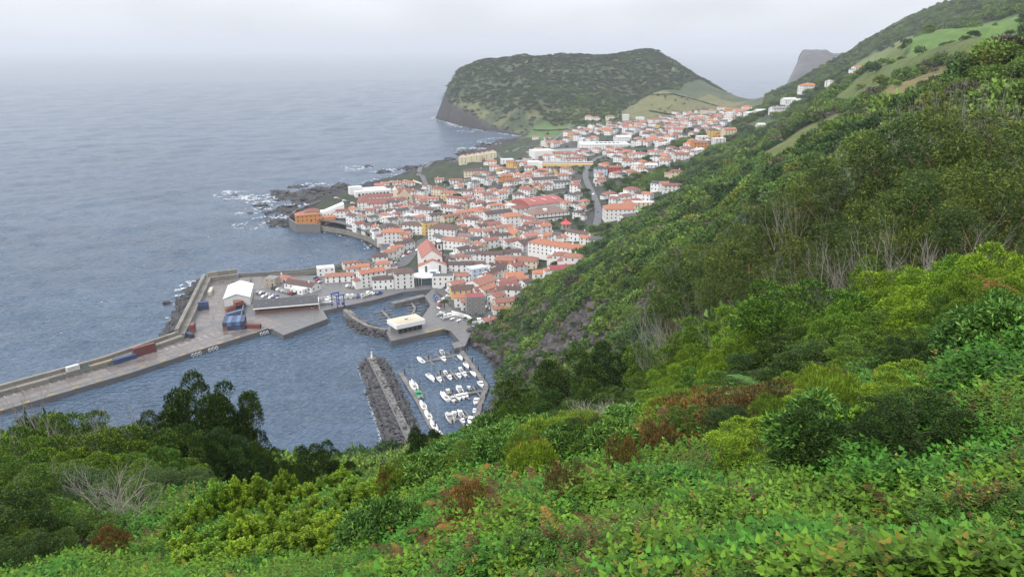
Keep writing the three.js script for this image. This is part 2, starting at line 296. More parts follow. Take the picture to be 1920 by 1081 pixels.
// ---------------------------------------------------------------- harbour
const L2 = (px, py, h = 3.2) => { const p = onLevel(px, py, h); return [p.x, p.D]; };
const headingOf = (a, b) => Math.atan2(b[1] - a[1], b[0] - a[0]);          // turn that lays local +x along a to b in plan
const PATCH = grainTexture(512, (u, v) => { const st = tn(u, v, 5, 11) + 0.6 * tn(u, v, 14, 12), f = tn(u, v, 60, 13); return 0.80 + 0.28 * st + 0.16 * f; });
const STREAK = grainTexture(512, (u, v) => { const a = tn(u, v * 0.25, 40, 21), b = tn(u, v, 6, 22), c = tn(u, v, 70, 23); return clamp(0.86 + 0.22 * b + 0.12 * c - 1.5 * Math.max(0, a - 0.08), 0.2, 1.1); });
Object.assign(M, {
  concrete: std(col(0.23, 0.215, 0.185), 0.9, { map: as(STREAK, 0.12) }),
  concreteDark: std(col(0.17, 0.165, 0.16), 0.85, { map: as(PATCH, 0.1) }),
  quay: std(col(0.15, 0.145, 0.145), 0.55, { map: as(PATCH, 0.06), roughnessMap: as(PATCH, 0.045) }),
  slabs: [std(col(0.175, 0.150, 0.140), 0.42, { map: as(PATCH, 0.07), roughnessMap: as(PATCH, 0.045) }), std(col(0.195, 0.172, 0.162), 0.5, { map: as(PATCH, 0.06) }), std(col(0.150, 0.125, 0.115), 0.38, { map: as(PATCH, 0.055), roughnessMap: as(PATCH, 0.04) }), std(col(0.21, 0.187, 0.176), 0.55, { map: as(PATCH, 0.08) })],
  basalt: std(col(0.060, 0.058, 0.062), 0.9, { map: as(PATCH, 0.3) }),
  asphalt: std(col(0.085, 0.085, 0.09), 0.6, { map: as(PATCH, 0.05), roughnessMap: as(PATCH, 0.03) }),
  white: std(col(0.78, 0.78, 0.77), 0.6), offwhite: std(col(0.66, 0.66, 0.64), 0.7, { map: as(PATCH, 0.2) }),
  yellow: std(col(0.55, 0.36, 0.03), 0.7, { map: as(PATCH, 0.4) }),
  wood: std(col(0.22, 0.20, 0.18), 0.8, { map: as(PATCH, 0.4) }), steel: std(col(0.30, 0.31, 0.33), 0.5, { metalness: 0.4 }), dark: std(col(0.02, 0.021, 0.024), 0.5),
  glass: new THREE.MeshStandardMaterial({ color: col(0.025, 0.03, 0.036), roughness: 0.15, metalness: 0 }),
});
const boxUV = (g, k = 1) => { // uv in metres from the dominant axis
  const p = g.attributes.position, n = g.attributes.normal, uv = new Float32Array(p.count * 2);
  for (let i = 0; i < p.count; i++) { const a = Math.abs(n.getX(i)), b = Math.abs(n.getY(i)), c = Math.abs(n.getZ(i)); uv[i * 2] = (a > b && a > c ? p.getZ(i) : p.getX(i)) * k; uv[i * 2 + 1] = (b > a && b > c ? p.getZ(i) : p.getY(i)) * k; }
  g.setAttribute('uv', new THREE.BufferAttribute(uv, 2)); return g;
};
function prism(P, y0, y1) { const s = new THREE.Shape(P.map(([x, d]) => new THREE.Vector2(x, d))); const g = new THREE.ExtrudeGeometry(s, { depth: y1 - y0, bevelEnabled: false }); g.rotateX(-Math.PI / 2); g.translate(0, y0, 0); return boxUV(g); }
const QUAY = [[-420, 880], [0, 742], [200, 686], [341, 636], [391, 528], [472, 519], [560, 516], [640, 516], [760, 516], [812, 535], [812, 541], [755, 547], [700, 562], [606, 582], [614, 597], [531, 628], [505, 614], [480, 623], [364, 659], [246, 698], [0, 770], [-420, 905]].map(([a, b]) => L2(a, b));
const APRON = [[721, 616], [733, 639], [840, 615], [862, 639], [847, 643], [852, 653], [872, 648], [884, 622], [905, 604], [885, 588], [850, 575], [832, 548], [812, 533], [806, 546], [796, 555], [807, 572], [790, 596], [771, 601], [742, 607]].map(([a, b]) => L2(a, b));
const quay = struct('quay', prism(QUAY, -5, 3.2), M.quay);
const apron = struct('harbour_apron', prism(APRON, -5, 3.2), M.quay);
{ // paving slabs in rows along the pier and over the container yard
  const a = L2(-300, 850), b = L2(364, 659), t = headingOf(a, b), len = Math.hypot(b[0] - a[0], b[1] - a[1]), g = boxUV(box(9.82, 0.12, 5.4)), g2 = boxUV(box(7.8, 0.12, 7.8));
  reseed(41);
  const yardT = headingOf(L2(341, 636), L2(391, 528)), inside = (x, d, m) => polyDist(QUAY, x, d) > m;
  for (let i = 0; i < 46; i++) for (let j = 0; j < 5; j++) {
    const s = i * 10 + 5, w = j * 5.55 + 3.4, x = a[0] + Math.cos(t) * s - Math.sin(t) * w, d = a[1] + Math.sin(t) * s + Math.cos(t) * w;
    if (s > len + 60 || !inside(x, d, 2.6)) continue;
    const m = mesh('slab', g, pick(M.slabs), quay); m.position.set(x, 3.245 + rr(-0.008, 0.008), -d); m.rotation.y = t;
  }
  const o = L2(352, 640);
  for (let i = 0; i < 18; i++) for (let j = 0; j < 11; j++) {
    const s = i * 8 + 12, w = -j * 8 - 5, x = o[0] + Math.cos(yardT) * s - Math.sin(yardT) * w, d = o[1] + Math.sin(yardT) * s + Math.cos(yardT) * w;
    const along = (x - a[0]) * -Math.sin(t) + (d - a[1]) * Math.cos(t);
    if (!inside(x, d, 3) || along < 34 || x > L2(478, 560)[0]) continue;
    const m = mesh('slab', g2, pick(M.slabs), quay); m.position.set(x, 3.245 + rr(-0.008, 0.008), -d); m.rotation.y = yardT;
  }
  // white tyre fenders hung in threes on the quay face, and yellow edge marks
  const fa = L2(0, 770), fb = L2(480, 623), ft = headingOf(fa, fb);
  const fender = mergeGeometries([new THREE.TorusGeometry(0.75, 0.32, 8, 14)]);
  [[103, 747], [151, 732], [195, 717], [244, 702], [284, 688], [325, 676], [362, 664], [396, 652], [494, 621]].forEach(([px, py], i) => {
    const s = clamp(((L2(px, py - 2)[0] - fa[0]) / (fb[0] - fa[0])), -1, 1.06), x = lerp(fa[0], fb[0], s), d = lerp(fa[1], fb[1], s);
    const th = thing('tyre_fenders', ['', ''][0] + `three pale tyre fenders hanging on the dark quay face, ${['first', 'second', 'third', 'fourth', 'fifth', 'sixth', 'seventh', 'eighth', 'ninth'][i]} from the left`, 'fender', x + Math.sin(ft) * 0.45, 1.4, -(d - Math.cos(ft) * 0.45), ft, 'fenders along the quay');
    for (let k = -1; k <= 1; k++) { const m = mesh('tyre', fender, M.offwhite, th); m.position.set(k * 2.1, 0, 0); m.scale.set(1, 1.1, 1); }
  });
  for (let i = 0; i < 16; i++) { const s = -0.25 + i * 0.083, x = lerp(fa[0], fb[0], s), d = lerp(fa[1], fb[1], s); const m = mesh('edge_mark', box(3.2, 0.1, 0.7), M.yellow, quay); m.position.set(x - Math.sin(ft) * 0.8, 3.26, -(d + Math.cos(ft) * 0.8)); m.rotation.y = ft; }
  // parking bay lines along the pier
  for (let i = 0; i < 34; i++) { const s = -0.1 + i * 0.030, x = lerp(fa[0], fb[0], s), d = lerp(fa[1], fb[1], s); const m = mesh('bay_line', box(0.22, 0.02, 4.5), M.offwhite, quay); m.position.set(x - Math.sin(ft) * 16, 3.325, -(d + Math.cos(ft) * 16)); m.rotation.y = ft; }
  for (const off of [7.5, 13.6]) { const m = mesh('crane_rail', box(len * 0.9, 0.03, 0.28), M.concreteDark, quay); m.position.set((a[0] + b[0]) / 2 - Math.sin(t) * off, 3.325, -((a[1] + b[1]) / 2 + Math.cos(t) * off)); m.rotation.y = t; }
}
function wallRun(parent, pts, panelLen, tiers, matList) { // upright panels along a plan line; tiers: [thickness, y0, y1, offset to the left of travel]
  for (let k = 0; k < pts.length - 1; k++) {
    const a = pts[k], b = pts[k + 1], t = headingOf(a, b), len = Math.hypot(b[0] - a[0], b[1] - a[1]), n = Math.max(1, Math.round(len / panelLen)), w = len / n;
    tiers.forEach(([th, y0, y1, off], q) => {
      const geos = [0, 1, 2].map((i) => boxUV(box(w - 0.10, y1 - y0 - i * 0.07, th)));
      for (let i = 0; i < n; i++) {
        const s = (i + 0.5) * w, m = mesh('panel', pick(geos), pick(matList), parent);
        m.position.set(a[0] + Math.cos(t) * s - Math.sin(t) * off, (y0 + y1) / 2 + rr(-0.05, 0.05), -(a[1] + Math.sin(t) * s + Math.cos(t) * off)); m.rotation.y = t;
      }
    });
  }
}
const conc = [M.concrete, std(col(0.20, 0.19, 0.168), 0.9, { map: as(STREAK, 0.09) }), std(col(0.265, 0.245, 0.21), 0.9, { map: as(STREAK, 0.15) })];
{
  reseed(9);
  const w = thing('breakwater_wall', 'long pale stained concrete parapet wall of the outer breakwater pier', 'wall');
  wallRun(w, [L2(-420, 878), L2(0, 741), L2(200, 685), L2(341, 635)], 7.5, [[2.2, -5, 7.6, 2.6], [3.2, -4, 5.6, -0.2]], conc);
  const w2 = thing('breakwater_wall', 'tall pale concrete wall along the seaward side of the container yard', 'wall');
  wallRun(w2, [L2(341, 634), L2(391, 527), L2(446, 520)], 6.5, [[2.2, -5, 9.2, 2.4], [3.0, -4, 6.2, -0.3]], conc);
  const w3 = thing('breakwater_wall', 'dark low sea wall behind the white warehouse', 'wall');
  wallRun(w3, [L2(447, 520), L2(560, 513), L2(690, 494)], 8, [[1.6, -4, 6, 1.2]], [M.concreteDark]);
  const y = thing('yard_wall', 'pale dividing wall between container yard and car park', 'wall');
  wallRun(y, [L2(452, 596), L2(470, 524)], 6, [[0.5, 3.2, 5.6, 0]], conc);
}
// rocks
const rockGeo = (s) => { reseed(s); const g = mergeVertices(new THREE.IcosahedronGeometry(1, 1).deleteAttribute('uv').deleteAttribute('normal')); const p = g.attributes.position; for (let i = 0; i < p.count; i++) { const k = 0.75 + 0.45 * rnd(); p.setXYZ(i, p.getX(i) * k * 1.15, p.getY(i) * k * 0.8, p.getZ(i) * k); } const f = g.toNonIndexed(); f.computeVertexNormals(); return f; };
const ROCKS = [rockGeo(3), rockGeo(4)];
M.rock = std(col(1, 1, 1), 0.85); M.rockWet = M.rock;
function scatter(name, geo, mat, list) { // list: [x, y, z, sx, sy, sz, ry, rx, [r,g,b]]
  const im = new THREE.InstancedMesh(geo, mat, list.length), q = new THREE.Quaternion(), e = new THREE.Euler(), m4 = new THREE.Matrix4(), c = new THREE.Color();
  list.forEach((a, i) => { e.set(a[7] ?? 0, a[6] ?? 0, a[9] ?? 0); m4.compose(V(a[0], a[1], a[2]), q.setFromEuler(e), V(a[3], a[4], a[5])); im.setMatrixAt(i, m4); if (a[8]) im.setColorAt(i, c.setRGB(...a[8])); });
  im.name = numbered(name); im.castShadow = im.receiveShadow = true; im.userData.kind = 'stuff'; scene.add(im); return im;
}
function rockField(P, gap, size, top, slope, tone = 0.055, y0 = -0.4) {
  const xs = P.map((p) => p[0]), ys = P.map((p) => p[1]), out = [];
  for (let x = Math.min(...xs); x < Math.max(...xs); x += gap) for (let d = Math.min(...ys); d < Math.max(...ys); d += gap) {
    const X = x + rr(-0.5, 0.5) * gap, Y = d + rr(-0.5, 0.5) * gap, k = polyDist(P, X, Y); if (k < -0.4) continue;
    const s = size * (0.6 + 0.7 * rnd() * rnd() + 0.2 * rnd()), t = tone * (0.6 + 0.8 * rnd());
    out.push([X, y0 + Math.min(top, k * slope) + rr(-0.25, 0.35), -Y, s, s * 0.85, s, rr(0, 6.3), rr(-0.7, 0.7), [t, t * 0.98, t * 1.05], rr(-0.7, 0.7)]);
  }
  return out;
}
reseed(100);
const P0 = (l, h = 0) => l.map(([a, b]) => L2(a, b, h));
const moleP = P0([[672, 686], [680, 674], [695, 668], [722, 674], [733, 686], [764, 755], [784, 796], [800, 850], [770, 905], [728, 892], [722, 860], [712, 807], [686, 730]]);
stuff(scatter('rock_armour', ROCKS[0], M.rock, [...rockField(moleP, 1.5, 1.15, 4.1, 0.62, 0.06), ...rockField(P0([[646, 582], [658, 585], [690, 609], [722, 618], [731, 638], [702, 634], [672, 627], [650, 608]]), 1.35, 1.0, 3.6, 0.9, 0.055)]), 'dark grey boulders heaped along the harbour moles', 'rocks');
struct('mole_core', prism(P0([[684, 686], [697, 676], [718, 680], [728, 694], [755, 755], [775, 800], [785, 880], [740, 880], [728, 850], [720, 805], [695, 730]]), -4, 2.2), M.basalt);
{ // concrete walkway down the spine of the marina mole, with a small white light at its tip
  const t = thing('mole_walkway', 'grey concrete walkway along the top of the boulder mole', 'walkway');
  const a = L2(697, 672, 4.4), b = L2(779, 842, 4.4), h = headingOf(a, b), len = Math.hypot(b[0] - a[0], b[1] - a[1]), n = 24;
  for (let i = 0; i < n; i++) { const m = mesh('slab', boxUV(box(len / n - 0.12, 1.9, 3.4)), [M.concreteDark, M.slabs[2]][i % 2], t); const s = (i + 0.5) / n; m.position.set(lerp(a[0], b[0], s), 3.5 + rr(-0.04, 0.04), -lerp(a[1], b[1], s)); m.rotation.y = h; }
  const m = mesh('parapet', boxUV(box(len, 0.9, 0.5)), M.concreteDark, t); m.position.set((a[0] + b[0]) / 2 - Math.sin(h) * -1.9, 4.6, -((a[1] + b[1]) / 2 + Math.cos(h) * -1.9)); m.rotation.y = h;
  const base = mesh('tip_platform', boxUV(cyl(2.6, 2.6, 2.2, 12)), M.concreteDark, t); base.position.set(a[0], 2.6, -a[1]);
  const lh = thing('harbour_beacon', 'small white harbour light on the tip of the boulder mole', 'beacon', a[0], 4.8, -a[1]);
  mesh('tower', cyl(0.6, 0.42, 2.6, 12), M.white, lh); mesh('lantern', cyl(0.28, 0.28, 0.7, 10, 0, 2.6), std(col(0.05, 0.3, 0.1), 0.4), lh); mesh('cap', new THREE.ConeGeometry(0.45, 0.4, 10).translate(0, 3.5, 0), M.white, lh);
}
{ // rock revetment outside the container yard and under the hillside
  const yard = P0([[296, 642], [312, 640], [343, 636], [392, 530], [386, 522], [366, 530], [338, 562], [322, 598]]);
  stuff(scatter('sea_boulders', ROCKS[1], M.rock, [...rockField(yard, 2.2, 2.0, 5.0, 0.55, 0.042), ...rockField(P0([[872, 640], [900, 655], [925, 690], [931, 722], [921, 762], [909, 798], [915, 800], [934, 760], [944, 720], [940, 690], [920, 655], [890, 636]]), 1.6, 1.2, 5, 0.45, 0.06),
    ...rockField(P0([[541, 414], [560, 424], [600, 426], [650, 434], [690, 446], [713, 460], [716, 474], [706, 482], [708, 470], [690, 456], [650, 443], [600, 434], [556, 432]]), 2.0, 1.5, 4, 0.5, 0.045),
    ...rockField(P0([[640, 516], [560, 518], [480, 524], [480, 520], [560, 514], [690, 494], [716, 476], [719, 480], [694, 500]]), 2.0, 1.3, 3, 0.5, 0.045),
    ...rockField(P0([[787, 556], [796, 556], [808, 572], [792, 597], [786, 596], [800, 573]]), 1.4, 1.0, 2.6, 0.8, 0.05)]), 'dark basalt boulders piled along the shore and quay feet', 'rocks');
}
{ // lava shore: jagged black rocks running out into the surf
  const out = []; reseed(321);
  const clump = (px, py, rx, ry, n, s0, s1, top) => { for (let i = 0; i < n; i++) { const a = rr(0, 6.28), q = Math.sqrt(rnd()), p = onLevel(px + Math.cos(a) * rx * q, py + Math.sin(a) * ry * q, 0), s = rr(s0, s1) * (1.15 - 0.5 * q), t = rr(0.022, 0.05); out.push([p.x, -0.8 + top * (1 - q) * rr(0.3, 1), -p.D, s * rr(0.9, 1.8), s * rr(0.5, 0.9), s, rr(0, 6.28), rr(-0.4, 0.4), [t, t * 0.97, t], rr(-0.4, 0.4)]); } };
  clump(600, 362, 46, 8, 230, 2, 6, 6); clump(560, 372, 40, 10, 170, 2, 6, 5); clump(540, 395, 26, 8, 130, 2, 5, 4); clump(520, 418, 24, 7, 90, 1.5, 4, 3); clump(525, 362, 18, 5, 50, 1.5, 4, 3); clump(492, 385, 14, 6, 28, 1, 3, 2); clump(440, 367, 8, 3, 12, 1, 3, 1.5); clump(510, 400, 20, 6, 40, 1.5, 3.5, 2); clump(560, 352, 22, 3, 40, 1.5, 4, 3);
  clump(640, 352, 22, 5, 80, 2, 5, 5); clump(540, 423, 16, 4, 70, 1.5, 4, 4); clump(470, 400, 14, 5, 14, 1, 2.4, 1.5); clump(430, 410, 10, 4, 6, 1, 2, 1);
  clump(780, 316, 34, 4, 100, 2, 5, 4); clump(720, 322, 14, 2, 20, 2, 4, 3); clump(690, 312, 8, 1.5, 8, 2, 3, 2);
  clump(880, 287, 26, 4, 120, 2, 5, 3); clump(915, 274, 26, 4, 120, 2, 5, 3); clump(945, 266, 22, 4, 90, 2, 5, 3); clump(900, 283, 24, 5, 40, 2, 4, 2); clump(845, 300, 18, 3, 50, 2, 4, 3);
  clump(340, 540, 8, 2, 6, 1, 2.2, 1); clump(313, 568, 8, 3, 8, 1, 2.6, 1.5); clump(328, 605, 10, 8, 20, 1, 2.6, 1.5);
  stuff(scatter('lava_rocks', ROCKS[0], M.rock, out), 'jagged black lava rocks in the surf along the town shore', 'rocks');
}
// stone sea wall below the sea-front road
{ reseed(14);
  const w = thing('sea_wall', 'curved pale topped sea wall round the little bay', 'wall');
  wallRun(w, [[556, 422], [600, 425], [650, 433], [690, 445], [712, 458], [717, 473], [693, 489], [600, 506], [505, 517]].map(([a, b]) => L2(a, b, 5)), 7, [[0.9, 1.5, 5.9, 0]], [M.concrete, conc[1]]);
  const b = thing('bastion_wall', 'dark stone fortress bastion wall under the orange auditorium', 'wall');
  wallRun(b, [[600, 380], [556, 396], [538, 412], [556, 424], [600, 425]].map(([a, c]) => L2(a, c, 6)), 7, [[1.5, -1, 8.5, 0.5]], [M.basalt, M.concreteDark]);
}
// fishing-harbour mole and the small inner pier
{ reseed(15);
  const w = thing('fishing_mole', 'bent concrete mole of the fishing basin with rocks outside', 'mole');
  wallRun(w, [L2(646, 580, 4), L2(661, 594, 4), L2(688, 610, 4), L2(724, 618, 4)], 5, [[2.4, -4, 4.2, 0], [3.6, -4, 3.2, 2.0]], [M.concreteDark, M.concrete, M.slabs[1]]);
  const p = thing('inner_pier', 'short dark concrete pier inside the fishing basin', 'pier');
  wallRun(p, [L2(735, 568, 3), L2(796, 553, 3)], 6, [[5, -4, 3.1, 0]], [M.concreteDark, M.slabs[2]]);
}
// painted yellow edges and the boat ramp
{ const m = mesh('boat_ramp', boxUV(box(24, 0.3, 13)), M.concreteDark); const p = L2(868, 622, 3); m.position.set(p[0] + 1, 3.0, -p[1] - 4); m.rotation.set(0.02, -0.5, -0.03); m.userData.kind = 'structure'; }
{ const e = thing('quay_edge', 'yellow painted kerb along the fishing apron edge', 'kerb'); wallRun(e, [L2(800, 624, 3.3), L2(839, 615, 3.3)], 4, [[0.9, 3.2, 3.5, 0.8]], [M.yellow]); }
// ---------------------------------------------------------------- harbour buildings
{ // long fish-market shed with a dark roof and red brick base
  const a = L2(478, 590), b = L2(596, 580), h = headingOf(a, b), len = Math.hypot(b[0] - a[0], b[1] - a[1]);
  const t = thing('quay_warehouse', 'long low quay shed with dark slanted roof and rusty red wall', 'shed', (a[0] + b[0]) / 2, 3.25, -(a[1] + b[1]) / 2, h);
  mesh('wall', boxUV(box(len, 3.8, 11, 0, 1.9, -7)), std(col(0.30, 0.13, 0.09), 0.8, { map: as(PATCH, 0.2) }), t);
  const roof = mesh('roof', boxUV(box(len + 2, 0.5, 14.5)), std(col(0.045, 0.045, 0.052), 0.55, { map: as(PATCH, 0.1) }), t); roof.position.set(0, 4.6, -7); roof.rotation.x = 0.09;
  for (let i = 0; i < 9; i++) { const s = mesh('roof_vent', box(0.7, 0.35, 0.7), M.steel, t); s.position.set(-len / 2 + (i + 0.6) * len / 9, 4.98 + 0.09 * (i % 3 - 1) * 3.4, -7 + (1 - i % 3) * 3.4); }
  mesh('fascia', box(len + 2, 0.7, 0.2, 0, 3.9, 0.35), M.white, t);
  for (let i = 0; i < 14; i++) mesh('window', box(3.2, 1.3, 0.12, -len / 2 + 4 + i * (len - 8) / 13, 2.5, -1.45), M.glass, t);
  mesh('end_wall', boxUV(box(0.5, 5.2, 14, len / 2 + 0.8, 2.6, -7)), M.offwhite, t);
}
{ // white portal-frame warehouse in the yard
  const c = L2(449, 560), t = thing('white_warehouse', 'white gabled metal warehouse in the container yard', 'warehouse', c[0], 3.25, -c[1], headingOf(L2(341, 636), L2(391, 528)) );
  const s = new THREE.Shape([[-8, 0], [8, 0], [8, 5.4], [0, 8.2], [-8, 5.4]].map((p) => new THREE.Vector2(...p))), g = new THREE.ExtrudeGeometry(s, { depth: 30, bevelEnabled: false }); g.translate(0, 0, -15); g.rotateY(Math.PI / 2);
  mesh('wall', boxUV(g), M.offwhite, t);
  for (const q of [-1, 1]) { const r = mesh('roof', boxUV(box(31, 0.18, 8.9)), std(col(0.80, 0.80, 0.80), 0.5), t); r.position.set(0, 6.95, q * 4.15); r.rotation.x = q * 0.337; }
  const d = mesh('door', box(0.15, 4.2, 5, -15.1, 2.1, 0), M.steel, t);
  for (let i = 0; i < 6; i++) for (const q of [-1, 1]) mesh('rib', box(0.2, 5.3, 0.14, -14 + i * 5.6, 2.65, q * 8.06), M.white, t);
}
{ // pavilion on the fishing apron with a pale flat roof
  const c = L2(762, 616), t = thing('apron_pavilion', 'small open building with pale flat overhanging roof on the fishing apron', 'pavilion', c[0], 3.2, -c[1], headingOf(L2(733, 639), L2(840, 615)));
  mesh('roof', boxUV(box(19, 2.6, 13, 0, 4.6, 0)), M.white, t); mesh('roof_top', box(18.2, 0.12, 12.2, 0, 5.95, 0), std(col(0.62, 0.55, 0.42), 0.8, { map: as(PATCH, 0.2) }), t);
  mesh('wall', boxUV(box(16, 3.3, 10, 0, 1.65, 0)), M.concreteDark, t); mesh('hatch', box(1.6, 0.5, 1.2, 0, 6.2, 0), M.concrete, t);
  for (let i = 0; i < 5; i++) mesh('door', box(2.1, 2.5, 0.12, -6.4 + i * 3.2, 1.3, 5.06), M.dark, t);
}
{ // blue travelling boat hoist on the quay
  const c = L2(634, 574), t = thing('boat_hoist', 'blue gantry boat hoist standing at the quay edge', 'hoist', c[0], 3.2, -c[1], headingOf(L2(606, 582), L2(755, 547)));
  const blue = std(col(0.02, 0.06, 0.30), 0.5);
  for (const x of [-2.5, 2.5]) for (const z of [-3.5, 3.5]) { mesh('leg', box(0.5, 8, 0.5, x, 4, z), blue, t); mesh('wheel', new THREE.CylinderGeometry(0.55, 0.55, 0.4, 12).rotateX(Math.PI / 2).translate(x, 0.55, z * 1.12), M.dark, t); }
  for (const z of [-3.5, 3.5]) mesh('beam', box(6.2, 0.7, 0.5, 0, 8.3, z), blue, t); mesh('beam', box(0.5, 0.7, 7, -2.5, 8.35, 0), blue, t); mesh('cabin', box(1.5, 1.8, 1.2, 2.5, 2, 2.2), blue, t);
}
// containers with ribbed sides
const ribbed = (len) => {
  const gs = [box(len, 2.4, 2.3, 0, 1.3, 0)], n = Math.round(len / 0.55);
  for (let i = 0; i < n; i++) for (const z of [-1, 1]) gs.push(box(0.26, 2.3, 0.06, -len / 2 + (i + 0.5) * len / n, 1.3, z * 1.18));
  return boxUV(merge(gs));
};
const C40 = ribbed(12.1), C20 = ribbed(6.05), frame = (len) => merge([...[-1, 1].flatMap((x) => [-1, 1].map((z) => box(0.18, 2.6, 0.18, x * (len / 2 - 0.09), 1.3, z * 1.14))), ...[0.09, 2.51].flatMap((y) => [-1, 1].map((z) => box(len, 0.18, 0.16, 0, y, z * 1.15)))]), F40 = frame(12.19), F20 = frame(6.1);
const doorG = merge([box(0.06, 2.3, 1.08, 0, 1.3, -0.56), box(0.06, 2.3, 1.08, 0, 1.3, 0.56), ...[-0.8, -0.3, 0.3, 0.8].map((z) => box(0.06, 2.3, 0.05, 0.05, 1.3, z))]);
const CC = { red: [0.20, 0.055, 0.05], blue: [0.045, 0.085, 0.20], navy: [0.035, 0.05, 0.11], tan: [0.38, 0.30, 0.20], teal: [0.03, 0.10, 0.11], white: [0.68, 0.68, 0.66], orange: [0.32, 0.10, 0.055], lightblue: [0.11, 0.18, 0.32], rust: [0.24, 0.10, 0.07], cream: [0.55, 0.50, 0.40] };
const CM = Object.fromEntries(Object.entries(CC).map(([k, c]) => [k, std(col(...c), 0.55, { map: as(STREAK, 0.25) })]));
function container(px, py, len, colour, turn, label, lift = 0) {
  const p = L2(px, py), t = thing('shipping_container', label, 'container', p[0], 3.32 + lift * 2.62, -p[1], turn, 'containers on the quay');
  mesh('body', len > 8 ? C40 : C20, CM[colour], t); mesh('frame', len > 8 ? F40 : F20, CM[colour], t); const d = mesh('door', doorG, CM[colour], t); d.position.x = len / 2 + 0.02; return t;
}
{
  const pt = headingOf(L2(0, 770), L2(364, 659)), yt = headingOf(L2(341, 636), L2(391, 528));
  container(136, 703, 6, 'rust', pt, 'small rust red container under a white one by the breakwater wall'); container(138, 703, 6, 'white', pt, 'small white container stacked on the rust red one', 1);
  container(162, 696, 6, 'teal', pt, 'small dark teal container beside the breakwater wall');
  container(190, 688, 12, 'tan', pt, 'long tan container end on between teal and blue containers'); 
  container(234, 677, 12, 'blue', pt, 'long bright blue container against the breakwater wall');
  container(271, 664, 12, 'red', pt, 'lower long dark red container of a stack at the breakwater wall'); container(271, 664, 12, 'red', pt, 'upper long dark red container of a stack at the breakwater wall', 1);
  container(356, 632, 6, 'navy', pt + 1.57, 'small navy container at the inner corner of the breakwater');
  container(362, 622, 6, 'rust', yt, 'lower small red container in the corner of the yard wall'); container(362, 622, 6, 'red', yt, 'upper small red container in the corner of the yard wall', 1);
  container(382, 580, 6, 'navy', yt + 1.57, 'lower navy container standing against the tall yard wall'); container(382, 580, 6, 'blue', yt + 1.57, 'blue container stacked against the tall yard wall', 1);
  container(395, 549, 12, 'cream', yt, 'cream container along the tall yard wall');
  const blk = ['rust', 'navy', 'navy', 'blue', 'navy'], o = L2(424, 614);
  for (let i = 0; i < 5; i++) for (let k = 0; k < 2; k++) {
    const n = ['leftmost', 'second', 'third', 'fourth', 'rightmost'][i], cc = k ? ['navy', 'lightblue', 'blue', 'lightblue', 'navy'][i] : blk[i];
    const t = container(424, 614, 12, cc, yt, `${cc === 'lightblue' ? 'light blue' : cc} container, ${n} ${k ? 'of the top row' : 'of the bottom row'} of the big stack`, k);
    t.position.x = o[0] + Math.cos(yt - 1.57) * i * 2.5; t.position.z = -(o[1] + Math.sin(yt - 1.57) * i * 2.5);
  }
  container(470, 615, 12, 'red', pt + 0.55 * 0 - 0.9, 'single dark red container at the quay end of the yard');
  container(441, 591, 12, 'lightblue', pt, 'light blue container behind the big stack'); container(432, 583, 6, 'orange', pt, 'small orange container in front of the white warehouse'); container(443, 579, 12, 'blue', pt, 'blue container in front of the white warehouse'); container(448, 579, 6, 'orange', pt, 'orange container on top of the blue one by the white warehouse', 1);
  container(428, 571, 6, 'navy', yt, 'navy container beside the white warehouse');
}
console.log('port built');
// ---------------------------------------------------------------- town: streets
const drape = (px, py) => { const p = ground(px, py, 300); return p ? [p.x, p.D] : L2(px, py, 5); };
const ROADS = [];
function road(pts, width, name = 'street') {
  const P = pts.map(([a, b]) => V(drape(a, b)[0], 0, -drape(a, b)[1])), cur = new THREE.CatmullRomCurve3(P, false, 'centripetal'), n = Math.max(4, Math.round(cur.getLength() / 4)), pos = [], uv = [], idx = [];
  for (let i = 0; i <= n; i++) {
    const p = cur.getPointAt(i / n), t = cur.getTangentAt(i / n), nx = -t.z, nz = t.x; ROADS.push([p.x, -p.z, width / 2]);
    let hh = -99; for (const s of [-1, 0, 1]) hh = Math.max(hh, heightAt(p.x + nx * s * width / 2, -(p.z + nz * s * width / 2)));
    for (const s of [-1, 1]) { pos.push(p.x + nx * s * width / 2, Math.max(hh, 3.1) + 0.3, p.z + nz * s * width / 2); uv.push(s * width / 2, i * 4); }
    if (i < n) { const k = i * 2; idx.push(k, k + 1, k + 3, k, k + 3, k + 2); }
  }
  const g = new THREE.BufferGeometry(); g.setAttribute('position', new THREE.Float32BufferAttribute(pos, 3)); g.setAttribute('uv', new THREE.Float32BufferAttribute(uv, 2)); g.setIndex(idx); g.computeVertexNormals();
  return struct(name, g, M.asphalt);
}
M.asphaltPale = std(col(0.17, 0.17, 0.175), 0.7, { map: as(PATCH, 0.05) });
road([[600, 418], [640, 427], [685, 441], [710, 452], [722, 466], [718, 484], [700, 494], [745, 500], [765, 484], [780, 462], [800, 448], [815, 442]], 9, 'seafront_road');
road([[905, 598], [922, 562], [942, 522], [962, 492], [985, 472], [1005, 452], [1030, 435]], 5.5);
road([[1118, 425], [1122, 398], [1112, 365], [1100, 340], [1098, 325], [1108, 305], [1135, 292], [1180, 285]], 6.5);
road([[822, 366], [800, 347], [785, 326], [800, 312], [860, 300], [930, 290], [975, 278], [1020, 270], [1060, 246], [1092, 226]], 6);
road([[842, 520], [856, 500], [846, 484], [826, 478], [800, 470], [790, 458]], 6);
road([[830, 545], [850, 560], [880, 592], [905, 600], [940, 585]], 12, 'harbour_road');
road([[1030, 345], [1000, 352], [940, 356], [880, 372], [850, 388], [820, 420], [812, 440]], 6);
road([[1098, 325], [1060, 322], [1010, 318], [960, 312], [930, 290]], 5.5);
road([[660, 400], [700, 398], [760, 388], [820, 366], [842, 352], [900, 330], [960, 312]], 6);
